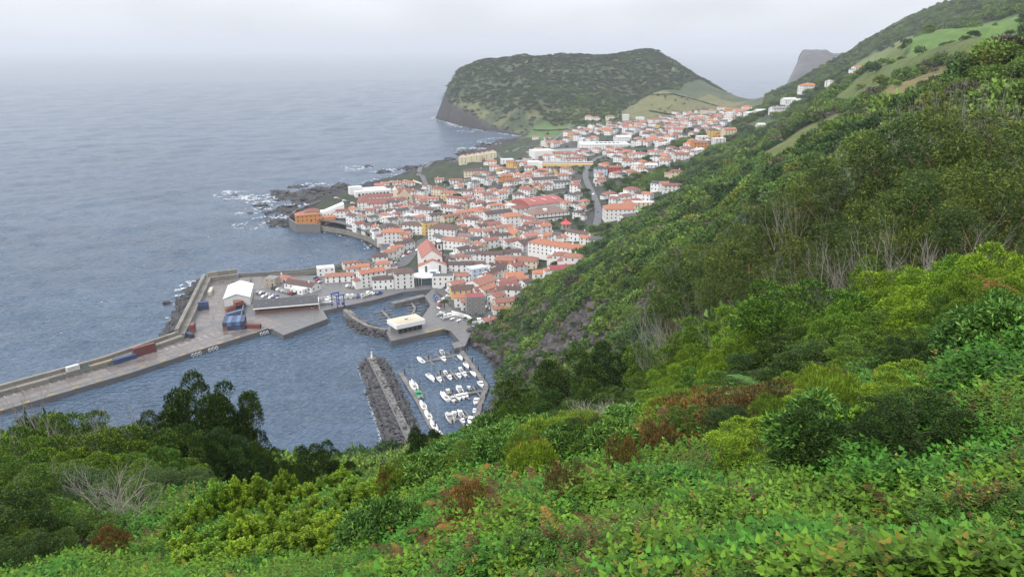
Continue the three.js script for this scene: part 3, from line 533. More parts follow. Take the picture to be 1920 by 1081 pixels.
road([[880, 470], [900, 448], [930, 428], [960, 408], [990, 385], [1030, 366], [1100, 355]], 5.5);
M.track = std(col(0.24, 0.22, 0.16), 0.95, { map: as(PATCH, 0.05) });
road([[1264, 124], [1250, 140], [1225, 152], [1185, 166], [1120, 176], [1080, 178]], 5, 'hill_track').material = M.track;
{ const p = drape(935, 579), t = thing('zebra_crossing', 'white zebra crossing at the foot of the main street', 'crossing', p[0], heightAt(...p) + 0.75, -p[1], 0.1); for (let i = 0; i < 9; i++) mesh('stripe', box(0.7, 0.03, 4.5, -6 + i * 1.5, 0, 0), M.white, t); }
const roadDist = (x, D) => { let d = 1e9; for (const r of ROADS) { const q = Math.hypot(x - r[0], D - r[1]) - r[2]; if (q < d) d = q; } return d; };

// ---------------------------------------------------------------- town: houses
const TILE = grainTexture(512, (u, v) => { const w = 0.5 + 0.5 * Math.sin(u * 6.2832 * 48), st = tn(u, v, 6, 31), f = tn(u, v, 50, 32), moss = Math.max(0, tn(u, v, 13, 33) - 0.18); return [0.84 + 0.10 * w + 0.50 * st + 0.30 * f - 0.5 * moss, 0.84 + 0.10 * w + 0.50 * st + 0.30 * f - 0.3 * moss, 0.84 + 0.10 * w + 0.50 * st + 0.30 * f - 0.3 * moss]; });
const PLASTER = grainTexture(512, (u, v) => { const s = tn(u, v * 0.5, 18, 41), b = tn(u, v, 5, 42), f = tn(u, v, 60, 43); return clamp(0.93 + 0.10 * b + 0.05 * f - 0.35 * Math.max(0, s - 0.2), 0.4, 1); });
const roofMat = (r, g, b) => std(col(r, g, b), 0.85, { map: as(TILE, 0.12), bumpMap: as(TILE, 0.12), bumpScale: 0.05 });
const ROOF = {
  o: [roofMat(0.37, 0.150, 0.090), roofMat(0.31, 0.14, 0.095), roofMat(0.42, 0.160, 0.085), roofMat(0.26, 0.115, 0.082)], r: [roofMat(0.22, 0.085, 0.068), roofMat(0.25, 0.105, 0.085)], p: [roofMat(0.37, 0.15, 0.115)],
  b: [roofMat(0.105, 0.062, 0.055), roofMat(0.085, 0.055, 0.052), roofMat(0.125, 0.075, 0.062)], g: [roofMat(0.07, 0.07, 0.075), roofMat(0.10, 0.095, 0.095)], w: [std(col(0.62, 0.63, 0.64), 0.7, { map: as(PATCH, 0.1) })], m: [roofMat(0.22, 0.14, 0.12)], k: [std(col(0.30, 0.07, 0.075), 0.8, { map: as(PATCH, 0.1) })], y: [std(col(0.24, 0.24, 0.25), 0.8, { map: as(PATCH, 0.1) })],
};
const ROOFNAME = { o: 'orange', r: 'brick red', p: 'pinkish', b: 'dark brown', g: 'dark grey', w: 'flat white', m: 'dull brown', k: 'flat red', y: 'flat grey' };
const plaster = (r, g, b) => std(col(r, g, b), 0.9, { map: as(PLASTER, 0.1) });
const WALL = { w: [plaster(0.74, 0.73, 0.71), plaster(0.69, 0.68, 0.66), plaster(0.77, 0.765, 0.755)], c: [plaster(0.66, 0.58, 0.42)], y: [plaster(0.64, 0.45, 0.16)], n: [plaster(0.58, 0.25, 0.08)], l: [plaster(0.52, 0.60, 0.68)], s: [plaster(0.19, 0.185, 0.18)], k: [plaster(0.60, 0.25, 0.17)], e: [plaster(0.40, 0.08, 0.07)], t: [plaster(0.36, 0.31, 0.24)] };
const WALLNAME = { w: 'white', c: 'cream', y: 'yellow', n: 'orange-walled', l: 'pale blue', s: 'grey', k: 'coral pink', e: 'red-walled', t: 'bare stone' };
M.trim = std(col(0.55, 0.53, 0.5), 0.8);
function gableGeo(w, d, H, rise) { // walls with gable ends; ridge along x
  const s = new THREE.Shape([[-d / 2, -3.5], [d / 2, -3.5], [d / 2, H], [0, H + rise], [-d / 2, H]].map((p) => new THREE.Vector2(...p))), g = new THREE.ExtrudeGeometry(s, { depth: w, bevelEnabled: false });
  g.translate(0, 0, -w / 2); g.rotateY(Math.PI / 2); return boxUV(g);
}
function roofGeo(kind, w, d, H, rise) {
  const o = 0.28, th = 0.2;
  if (kind === 'flat') return boxUV(merge([box(w - 0.5, 0.1, d - 0.5, 0, H + 0.06, 0)]));
  const W = w / 2 + o, E = d / 2 + o, y0 = H - rise * (o / (d / 2)) + 0.06, y1 = H + rise + 0.1, rx = kind === 'hip' ? Math.max(0.3, W - E * 0.95) : W;
  const top = [[-W, y0, -E], [W, y0, -E], [W, y0, E], [-W, y0, E], [-rx, y1, 0], [rx, y1, 0]];
  const P = [], UV = [], tri = (a, b, c) => { const n = V(b[0] - a[0], b[1] - a[1], b[2] - a[2]).cross(V(c[0] - a[0], c[1] - a[1], c[2] - a[2])); const side = Math.abs(n.x) > Math.abs(n.z); for (const q of [a, b, c]) { P.push(...q); UV.push(side ? q[2] : q[0], side ? q[0] : q[2]); } }, quad = (a, b, c, e) => { tri(a, b, c); tri(a, c, e); };
  const [A, B, Cc, Dd, R0, R1] = top, dn = (p) => [p[0], p[1] - th, p[2]];
  quad(Dd, Cc, R1, R0); quad(B, A, R0, R1);
  if (kind === 'hip') { tri(A, Dd, R0); tri(Cc, B, R1); quad(dn(A), dn(B), B, A); quad(dn(B), dn(Cc), Cc, B); quad(dn(Cc), dn(Dd), Dd, Cc); quad(dn(Dd), dn(A), A, Dd); quad(dn(A), dn(Dd), dn(Cc), dn(B)); }
  else { quad(dn(R0), dn(R1), dn(Cc), dn(Dd)); quad(dn(R1), dn(R0), dn(A), dn(B)); quad(dn(Dd), dn(Cc), Cc, Dd); quad(dn(B), dn(A), A, B); quad(dn(R0), dn(Dd), Dd, R0); quad(dn(A), dn(R0), R0, A); quad(dn(Cc), dn(R1), R1, Cc); quad(dn(R1), dn(B), B, R1); }
  const g = new THREE.BufferGeometry(); g.setAttribute('position', new THREE.Float32BufferAttribute(P, 3)); g.setAttribute('uv', new THREE.Float32BufferAttribute(UV, 2)); g.computeVertexNormals(); return g;
}
const WIN = merge([box(0.95, 1.35, 0.08)]), SUR = merge([box(1.3, 0.16, 0.12, 0, 0.76, 0), box(1.3, 0.16, 0.14, 0, -0.76, 0), box(0.16, 1.4, 0.12, -0.56, 0, 0), box(0.16, 1.4, 0.12, 0.56, 0, 0)]), DOOR = box(1.1, 2.15, 0.08);
const HOUSES = [];
function addHouse(x, D, w, d, H, kind, rc, rot, wc = 'w', opt = {}) { const h = Math.max(heightAt(x, D), polyDist(QUAY, x, D) > 0 || polyDist(APRON, x, D) > 0 ? 3.2 : -9); HOUSES.push({ x, D, h, w, d, H: H * 1.1, kind, rc, rot: THREE.MathUtils.degToRad(rot), wc, ...opt }); }
const hp = (px, py, w, d, ...r) => { const a = [w * 0.9, d * 0.88, ...r]; const p = ground(px, py, 300); if (p) { const q = polyDist(QUAY, p.x, p.D) > 0 ? onLevel(px, py, 3.2) : p; addHouse(q.x, q.D, ...a); } };
// [x in photo, y in photo, ridge length, depth, wall height, roof, colour, ridge bearing, wall]
for (const a of [
  [656, 503, 12, 7, 4.5, 'gable', 'o', 25], [637, 526, 23, 9, 4, 'hip', 'o', 12], [660, 516, 9, 8, 5.5, 'hip', 'o', 12], [680, 511, 11, 8, 5, 'gable', 'o', 20], [695, 505, 11, 9, 4.5, 'gable', 'g', -35], [718, 508, 12, 9, 6, 'hip', 'o', 15],
  [697, 534, 21, 10, 9.5, 'gable', 'o', 32], [718, 539, 16, 9, 6.5, 'hip', 'b', 12], [735, 520, 15, 9, 4.5, 'hip', 'b', 20], [757, 536, 15, 13, 10, 'hip', 'b', 15], [611, 515, 14, 9, 5.5, 'flat', 'w', 20], [567, 541, 27, 11, 3.6, 'gable', 'b', -26], [562, 548, 12, 8, 2.8, 'flat', 'w', -26], [532, 527, 9, 8, 3, 'hip', 'p', -10], [511, 534, 9, 8, 5, 'flat', 'y', -15, 't'],
  [713, 496, 13, 12, 7, 'hip', 'b', 10], [729, 487, 12, 9, 6.5, 'gable', 'o', 38], [742, 479, 12, 8.5, 6.5, 'gable', 'o', 38], [755, 470, 22, 9, 6.5, 'gable', 'b', 45], [760, 460, 10, 8, 5, 'gable', 'r', 40],
  [738, 453, 20, 12, 8.5, 'hip', 'o', 12], [760, 452, 10, 9, 6.5, 'gable', 'p', 10, 'c'], [723, 440, 12, 8, 7, 'gable', 'b', 40], [708, 440, 9, 8, 7, 'gable', 'o', -40], [716, 444, 8, 8, 8, 'gable', 'b', 40], [688, 434, 9, 8, 6, 'gable', 'b', 40], [673, 431, 11, 8, 6, 'gable', 'r', 42], [664, 422, 15, 10, 8.5, 'gable', 'b', -45], [642, 407, 13, 8, 6, 'gable', 'r', 5], [664, 404, 10, 9, 6.5, 'gable', 'o', -40], [628, 402, 9, 7, 5, 'gable', 'r', 10],
  [694, 407, 9, 8, 6.5, 'gable', 'r', 5], [709, 401, 9, 8, 6, 'gable', 'o', 0], [723, 416, 10, 8, 6.5, 'gable', 'o', -42], [738, 392, 14, 9, 7, 'gable', 'g', 0], [735, 424, 11, 8, 6.5, 'gable', 'b', 35], [752, 408, 16, 9, 7, 'gable', 'g', 40], [762, 400, 8, 8, 6, 'gable', 'o', -40], [772, 410, 15, 9, 3.5, 'flat', 'w', -25], [777, 393, 15, 9, 5, 'gable', 'r', -45], [735, 406, 10, 8, 6, 'gable', 'b', 5], [745, 398, 9, 8, 6, 'gable', 'r', 0],
  [797, 404, 22, 10, 6, 'gable', 'b', -20], [814, 417, 14, 9, 7, 'gable', 'b', 40], [776, 437, 25, 12, 7.5, 'hip', 'b', -10], [804, 437, 14, 12, 8.5, 'flat', 'b', 30, 'y'], [834, 448, 27, 17, 9.5, 'hip', 'b', -18], [783, 379, 18, 10, 5, 'hip', 'o', -15], [797, 380, 12, 9, 4.5, 'hip', 'o', 0], [812, 380, 13, 9, 4.5, 'gable', 'p', 5], [823, 365, 17, 10, 6.5, 'gable', 'r', -35, 'c'], [842, 370, 18, 11, 5, 'hip', 'o', -10, 'c'], [824, 342, 12, 9, 4, 'gable', 'o', 5],
  [744, 348, 11, 8, 4, 'gable', 'p', 5], [722, 350, 11, 8, 4, 'gable', 'p', 5], [711, 354, 12, 9, 4.5, 'gable', 'p', 10, 'k'], [735, 359, 13, 9, 5, 'gable', 'b', 5], [762, 346, 9, 8, 4, 'gable', 'o', -40], [769, 365, 12, 8, 4, 'gable', 'r', 5], [751, 357, 9, 8, 5, 'gable', 'o', -40], [772, 348, 9, 7, 4, 'gable', 'o', 5],
  [860, 384, 26, 9, 6.5, 'gable', 'r', -28], [880, 376, 10, 9, 4.5, 'hip', 'p', 0], [911, 380, 12, 9, 8.5, 'gable', 'r', 35], [926, 386, 14, 10, 5.5, 'flat', 'p', 30], [915, 391, 16, 8, 4, 'gable', 'b', 30], [940, 373, 12, 10, 6.5, 'gable', 'o', 30], [898, 361, 13, 7, 4, 'gable', 'p', -20], [875, 364, 14, 9, 3.5, 'gable', 'b', 0],
  [951, 339, 14, 12, 6, 'hip', 'o', 5, 'n'], [920, 342, 11, 9, 5, 'hip', 'o', 10], [895, 344, 13, 8, 5, 'flat', 'w', 10], [855, 344, 16, 8, 4, 'gable', 'r', 5], [871, 348, 14, 8, 4, 'gable', 'g', 8], [971, 346, 12, 9, 4.5, 'hip', 'r', 5], [991, 339, 12, 9, 5, 'hip', 'p', 5],
  [1020, 347, 34, 11, 6.5, 'gable', 'b', 22], [1053, 341, 14, 10, 7, 'gable', 'o', 20], [1052, 351, 20, 9, 5.5, 'gable', 'g', 15], [989, 366, 16, 12, 6, 'gable', 'r', -40], [1004, 354, 9, 8, 5, 'gable', 'r', 35, 'c'], [1014, 358, 9, 8, 4.5, 'gable', 'o', 35, 'c'], [1027, 356, 10, 9, 6, 'hip', 'r', 10], [972, 374, 12, 11, 5.5, 'hip', 'b', 10],
  [975, 406, 15, 12, 8, 'hip', 'r', 30], [1011, 415, 14, 12, 7, 'hip', 'b', 25], [932, 412, 31, 11, 6.5, 'gable', 'b', 33], [960, 424, 19, 12, 9, 'hip', 'o', 25], [992, 424, 14, 10, 6.5, 'gable', 'r', -38], [915, 431, 24, 9, 5, 'gable', 'r', 22], [887, 425, 15, 9, 6.5, 'gable', 'b', -25], [868, 423, 12, 11, 5, 'hip', 'o', 5], [872, 406, 25, 9, 4.5, 'gable', 'o', 38], [843, 415, 18, 8, 5, 'gable', 'o', 36, 'c'], [882, 417, 14, 9, 5, 'gable', 'r', -25], [846, 399, 20, 10, 5.5, 'gable', 'r', -24],
  [944, 437, 19, 8, 5.5, 'gable', 'o', 24], [963, 442, 11, 9, 5, 'gable', 'o', -35], [1003, 429, 25, 8, 5, 'gable', 'o', 20], [1021, 434, 11, 9, 5, 'gable', 'o', 25], [991, 437, 11, 8, 5, 'gable', 'b', -30], [913, 446, 11, 8, 6, 'gable', 'o', 30], [893, 446, 13, 9, 6, 'gable', 'o', -25], [874, 456, 13, 9, 6, 'gable', 'm', -20], [890, 458, 10, 9, 4.5, 'gable', 'g', 20], [940, 453, 23, 8, 5.5, 'gable', 'b', 18], [918, 463, 14, 10, 6, 'gable', 'r', 30], [853, 465, 25, 11, 6.5, 'hip', 'o', -22], [903, 438, 10, 8, 7, 'gable', 'b', 30], [925, 446, 10, 7, 4, 'gable', 'b', 25],
  [988, 472, 21, 14, 7.5, 'gable', 'b', 40], [993, 455, 14, 10, 6, 'gable', 'p', 30], [1025, 454, 13, 9, 6, 'gable', 'o', 40], [1041, 450, 12, 9, 5, 'gable', 'g', -30], [1010, 462, 12, 9, 6, 'gable', 'o', 35], [1066, 450, 12, 8, 3.5, 'gable', 'o', 10], [1084, 449, 21, 9, 5.5, 'gable', 'b', -38], [1099, 456, 9, 8, 4.5, 'gable', 'o', -30], [1118, 463, 13, 10, 6, 'hip', 'g', 0],
  [1053, 494, 14, 10, 6.5, 'hip', 'o', -12], [1075, 498, 15, 10, 6.5, 'hip', 'o', -12], [1053, 511, 20, 10, 3.5, 'gable', 'k', 12], [1018, 520, 16, 9, 3.8, 'hip', 'o', 5], [984, 500, 22, 13, 5.5, 'hip', 'o', -10, 'c'], [948, 506, 17, 12, 8, 'hip', 'o', -8, 'k'], [927, 511, 13, 9, 6, 'gable', 'b', 45],
  [904, 492, 12, 9, 7, 'gable', 'b', 0], [924, 493, 17, 9, 7, 'gable', 'b', 0], [943, 489, 12, 9, 6, 'gable', 'b', 5], [960, 486, 15, 9, 6, 'gable', 'b', 5], [856, 507, 27, 8, 5, 'gable', 'b', 0], [887, 503, 20, 8, 4, 'gable', 'b', 0], [869, 492, 13, 9, 5, 'gable', 'o', 2], [866, 482, 12, 9, 6.5, 'gable', 'b', 40], [881, 490, 8, 8, 6, 'gable', 'g', 0, 'l'], [829, 496, 15, 8, 5, 'gable', 'b', 0],
  [967, 515, 11, 9, 7, 'gable', 'r', 40], [962, 527, 15, 10, 4.5, 'gable', 'o', 10], [977, 531, 11, 8, 4, 'gable', 'o', 5], [950, 538, 14, 9, 5, 'gable', 'o', 30], [952, 546, 14, 10, 5, 'gable', 'r', 12], [945, 555, 12, 9, 5, 'gable', 'b', 10], [962, 555, 11, 8, 5, 'gable', 'b', -10],
  [895, 523, 14, 10, 8, 'flat', 'w', 30, 'l'], [926, 525, 18, 9, 7, 'gable', 'b', 52], [915, 532, 15, 9, 6.5, 'gable', 'r', 52], [937, 514, 12, 9, 6, 'gable', 'b', 52, 'c'], [903, 545, 21, 14, 6.5, 'gable', 'o', 52], [864, 526, 15, 8, 4, 'gable', 'o', 5], [831, 533, 17, 9, 6, 'flat', 'g', 3], [856, 548, 12, 9, 6.5, 'gable', 'o', 35], [866, 557, 17, 11, 6, 'gable', 'b', 15, 'y'], [865, 574, 10, 8, 6.5, 'gable', 'o', 8], [876, 581, 9, 7, 6, 'gable', 'o', 8], [891, 588, 13, 11, 11, 'flat', 'k', 10, 's'], [913, 556, 15, 8, 6, 'gable', 'o', 50], [903, 558, 12, 8, 6, 'gable', 'r', 20],
  [931, 572, 11, 9, 6.5, 'gable', 'o', 50], [948, 579, 17, 9, 5.5, 'gable', 'o', 20, 'c'], [937, 588, 10, 8, 4, 'hip', 'o', 15], [913, 611, 9, 7, 4, 'gable', 'o', 45],
  [993, 325, 13, 10, 7, 'hip', 'o', 5], [1051, 297, 24, 10, 7, 'gable', 'r', 5, 'c'], [1080, 303, 30, 9, 4, 'gable', 'r', 0], [927, 319, 14, 10, 5, 'hip', 'o', 5], [922, 308, 14, 9, 4.5, 'hip', 'o', 5], [891, 330, 30, 12, 6.5, 'hip', 'b', 10, 'c'], [951, 306, 18, 12, 5, 'flat', 'w', 15], [982, 307, 22, 10, 4, 'flat', 'y', 25],
  [1104, 281, 18, 12, 6, 'hip', 'o', 15], [1168, 265, 24, 14, 6, 'gable', 'w', 10], [1073, 259, 16, 11, 8, 'hip', 'o', 5], [1004, 260, 12, 9, 4, 'hip', 'o', 5], [1026, 261, 12, 9, 4, 'hip', 'o', 5], [1102, 249, 15, 11, 5, 'hip', 'o', 5], [1137, 248, 20, 11, 5, 'hip', 'o', 5], [1104, 223, 15, 11, 5, 'hip', 'o', 5], [1119, 225, 14, 11, 5, 'hip', 'o', 5], [1144, 223, 18, 11, 5, 'hip', 'o', 5], [1173, 224, 13, 11, 8, 'flat', 'w', 5], [1200, 229, 15, 12, 8, 'flat', 'w', 5], [1173, 236, 14, 10, 5, 'hip', 'o', 5], [1200, 240, 13, 10, 5, 'hip', 'o', 5], [1233, 229, 18, 11, 5, 'hip', 'o', 5],
  [1226, 269, 20, 15, 6, 'hip', 'o', 5], [1215, 253, 16, 11, 5, 'hip', 'o', 5], [1186, 299, 13, 10, 6, 'gable', 'o', 5], [1204, 298, 13, 10, 6, 'gable', 'r', -40], [1180, 313, 13, 10, 6.5, 'hip', 'o', 5], [1200, 316, 14, 9, 5, 'gable', 'o', 5], [1220, 318, 15, 9, 5, 'gable', 'w', 5], [1151, 326, 15, 11, 7, 'gable', 'r', 10, 'e'], [1126, 330, 15, 10, 8, 'hip', 'g', 5, 'l'],
  [1243, 261, 20, 12, 5, 'gable', 'b', -15], [1273, 250, 22, 12, 6, 'gable', 'o', 5], [1257, 241, 18, 11, 5, 'hip', 'o', 5], [1320, 215, 14, 11, 9, 'hip', 'b', 5, 'c'], [1334, 213, 16, 11, 6, 'hip', 'o', 5], [1273, 222, 14, 11, 7, 'hip', 'o', 5], [1309, 230, 15, 11, 6, 'hip', 'o', 5], [1368, 211, 20, 12, 6, 'hip', 'o', 5, 'y'], [1384, 211, 18, 12, 6, 'hip', 'o', 5], [1400, 206, 18, 12, 6, 'hip', 'p', 5], [1352, 206, 16, 12, 6, 'hip', 'o', 5], [1296, 222, 14, 11, 6, 'hip', 'o', 5], [1340, 222, 14, 11, 6, 'hip', 'r', 5],
  [1336, 256, 14, 11, 8, 'hip', 'b', 5, 'y'], [1366, 256, 17, 11, 8, 'gable', 'o', 15, 'c'], [1347, 272, 15, 10, 7, 'flat', 'w', 15], [1310, 281, 19, 11, 8, 'gable', 'r', 10, 'n'], [1316, 265, 15, 10, 6, 'flat', 'w', 10], [1277, 300, 17, 9, 6, 'gable', 'r', 0], [1247, 311, 13, 9, 6, 'gable', 'o', -20], [1268, 331, 13, 9, 5, 'hip', 'r', 0, 'c'], [1309, 289, 12, 9, 5, 'gable', 'w', 30], [1350, 260, 10, 8, 4, 'gable', 'o', 10, 'n'],
  [1233, 357, 12, 9, 6.5, 'gable', 'g', -40], [1262, 357, 20, 9, 4.5, 'hip', 'r', 0], [1245, 356, 9, 8, 6, 'gable', 'o', 0], [1184, 371, 14, 11, 8, 'hip', 'r', 20], [1203, 377, 12, 9, 7, 'gable', 'b', -45], [1214, 376, 10, 8, 6, 'gable', 'o', -40], [1177, 421, 15, 11, 6.5, 'gable', 'g', 30], [1192, 383, 14, 10, 3.5, 'hip', 'r', 0], [1205, 388, 22, 9, 4, 'flat', 'w', 0, 'c'], [1173, 377, 14, 10, 5, 'hip', 'o', 5], [1157, 378, 14, 10, 5, 'flat', 'w', 5],
  [1515, 172, 26, 16, 8, 'hip', 'o', 12], [1405, 219, 16, 10, 5, 'gable', 'w', 20], [1425, 215, 16, 11, 5, 'gable', 'w', 15], [1459, 211, 22, 12, 5, 'gable', 'y', 15], [1479, 194, 20, 12, 5, 'gable', 'w', 15], [1492, 196, 16, 11, 5, 'gable', 'w', 30], [1426, 240, 10, 8, 4, 'gable', 'w', 10], [1555, 163, 14, 11, 7, 'gable', 'r', 60], [1606, 136, 12, 9, 6, 'gable', 'o', 20],
]) hp(...a);
const handPlaced = HOUSES.length;
// ground kept free of ordinary houses: landmarks, squares, car parks, gardens
const FREE = [[590, 405, 40], [815, 495, 26], [800, 520, 26], [1065, 472, 36], [1030, 480, 34], [1100, 482, 30], [1010, 382, 26], [1024, 405, 28], [1061, 425, 24], [1085, 428, 20], [712, 380, 42], [760, 380, 24], [690, 364, 40], [660, 378, 40], [1155, 400, 24], [1195, 402, 36], [1215, 400, 26], [1030, 292, 44], [1075, 278, 46], [1130, 275, 46], [1050, 312, 42], [1020, 314, 40], [1080, 312, 40], [880, 302, 36], [855, 302, 36], [905, 298, 36], [800, 485, 26], [840, 560, 30], [735, 528, 14], [600, 535, 34], [520, 545, 50], [480, 545, 60], [1120, 440, 40], [1140, 445, 40], [785, 505, 26], [980, 300, 30], [870, 515, 14], [985, 515, 12], [1200, 342, 34], [1235, 338, 36], [1175, 345, 22], [1160, 340, 16], [1225, 358, 16], [1215, 345, 30]]
  .map(([a, b, r]) => { const p = ground(a, b, 300) ?? onLevel(a, b, 5); return [p.x, p.D, r]; });
const WOODS = [[1200, 342, 36], [1235, 336, 40], [1175, 346, 24], [1262, 340, 34], [1215, 350, 30], [1290, 330, 30], [1225, 300, 16], [1260, 318, 20], [1300, 262, 26], [1270, 275, 22], [1140, 436, 20]].map(([a, b, r]) => { const p = ground(a, b, 300); return [p.x, p.D, r]; });
const inWoods = (x, D) => WOODS.some((f) => Math.hypot(x - f[0], D - f[1]) < f[2]);
reseed(4242);
{
  const a = 0.72, step = 12.2;
  for (let i = -70; i < 110; i++) for (let j = -70; j < 130; j++) {
    const u = i * step + rr(-2.2, 2.2), v = j * step + rr(-2.2, 2.2), x = 60 + u * Math.cos(a) - v * Math.sin(a), D = 850 + u * Math.sin(a) + v * Math.cos(a);
    const keep = rnd(), k1 = rnd(), k2 = rnd(), k3 = rnd(), k4 = rnd(), k5 = rnd();
    if (D < 480 || D > 1500 || polyDist(TOWN, x, D) < 7 || polyDist(COAST, x, D) < 14) continue;
    if (polyDist(QUAY, x, D) > -6 || polyDist(APRON, x, D) > -4 || inField(x, D)) continue;
    const dens = fbm(x / 48, D / 48, 3, 6.6); if (dens > 0.13 || keep > (D > 1050 ? 0.46 : 0.66) - (polyDist(TOWN, x, D) < 30 ? 0.25 : 0)) continue;
    if (roadDist(x, D) < 5.5 || FREE.some((f) => Math.hypot(x - f[0], D - f[1]) < f[2]) || inWoods(x, D)) continue;
    const w = 7.5 + 5.5 * k1, d = 6.2 + 2.2 * k2; let bad = false;
    for (const h of HOUSES) if (Math.hypot(x - h.x, D - h.D) < 0.36 * (w + d) / 2 + 0.5 * (h.w + h.d) / 2 + 1.2) { bad = true; break; }
    if (bad) continue;
    const rc = k3 < 0.40 ? 'o' : k3 < 0.54 ? 'r' : k3 < 0.61 ? 'p' : k3 < 0.84 ? 'b' : k3 < 0.92 ? 'g' : 'w';
    addHouse(x, D, w, d, k4 < 0.45 ? 3.6 : k4 < 0.92 ? 5.8 : 8, rc === 'w' ? 'flat' : k5 < 0.66 ? 'gable' : 'hip', rc, (k4 < 0.6 ? 40 : -46) + rr(-9, 9), k2 < 0.90 ? 'w' : k2 < 0.95 ? 'c' : 'y');
  }
}
const LANDMARKS = [];
const landmark = (name, px, py) => { const p = ground(px, py, 300) ?? onLevel(px, py, 4); LANDMARKS.push([name, p.x, p.D]); };
[['the coral roofed church', 805, 492], ['the red bandstand', 1061, 425], ['the orange auditorium', 590, 405], ['the long orange roofed school', 1065, 472], ['the red sports hall', 1010, 380], ['the convent church', 758, 378], ['the long yellow market', 1050, 310], ['the big white hall', 1128, 274], ['the glass fronted terminal', 800, 520], ['the hip roofed college', 1160, 400], ['the sea cliff headland', 1250, 220], ['the hotel by the quay', 757, 530], ['the steep wooded slope', 1310, 280], ['the marina ramp', 900, 605], ['the little bay', 690, 440], ['the green seaside field', 1090, 240]].forEach((a) => landmark(...a));
HOUSES.forEach((h, i) => { h.size = (h.w * (h.H + 3)) / (h.D * h.D) * (i < handPlaced ? 1.5 : 1); });
const order = HOUSES.map((_, i) => i).sort((a, b) => HOUSES[b].size - HOUSES[a].size), single = new Set(order.slice(0, 296));
const farList = [];
const ordinal = (k) => { const one = ['', 'first', 'second', 'third', 'fourth', 'fifth', 'sixth', 'seventh', 'eighth', 'ninth', 'tenth', 'eleventh', 'twelfth', 'thirteenth', 'fourteenth', 'fifteenth', 'sixteenth', 'seventeenth', 'eighteenth', 'nineteenth'], ten = ['', '', 'twent', 'thirt', 'fort', 'fift']; return k < 20 ? one[k] : k % 10 ? ten[Math.floor(k / 10)] + 'y-' + one[k % 10] : ten[k / 10] + 'ieth'; };
function rankLabels(list, give) { // list of { x, D, look }: a label by look and by rank from the nearest landmark
  const by = new Map();
  for (const h of list) { let best = null, bd = 1e9; for (const l of LANDMARKS) { const d = Math.hypot(h.x - l[1], h.D - l[2]); if (d < bd) { bd = d; best = l; } } h.ld = bd; h.lm = best[0]; const key = h.look + '|' + best[0]; if (!by.has(key)) by.set(key, []); by.get(key).push(h); }
  for (const l of by.values()) { l.sort((a, b) => a.ld - b.ld); l.forEach((h, k) => give(h, l.length === 1 ? `${h.look} near ${h.lm}` : `${h.look}, ${k ? ordinal(k + 1) + ' ' : ''}nearest to ${h.lm}`)); }
}
for (const i of single) { const h = HOUSES[i]; h.look = `${h.w > 18 ? 'long ' : ''}${h.H < 4.7 ? 'low' : h.H < 7.2 ? 'two-storey' : 'tall'} ${WALLNAME[h.wc]} house, ${ROOFNAME[h.rc]} roof`; }
rankLabels([...single].map((i) => HOUSES[i]), (h, l) => { h.label = l; });
reseed(808);
const riseOf = (h) => h.kind === 'flat' ? 0 : (h.d / 2) * 0.42;
function windowSpots(h) {
  const out = [], fl = Math.max(1, Math.round(h.H / 2.9)), fh = h.H / fl;
  for (const s of [-1, 1]) {
    const n = Math.max(2, Math.round((h.w - 1) / 3.7)), m = Math.max(1, Math.round((h.d - 1) / 4.2));
    for (let f = 0; f < fl; f++) {
      for (let i = 0; i < n; i++) out.push([-h.w / 2 + (i + 0.5) * h.w / n, fh * (f + 0.55), s * (h.d / 2), 0, f === 0 && i === Math.floor(n / 2)]);
      for (let i = 0; i < m; i++) out.push([s * (h.w / 2), fh * (f + 0.55), -h.d / 2 + (i + 0.5) * h.d / m, 1, false]);
    }
  }
  return out;
}
const farParts = { wall: [], roof: [], window: [] };
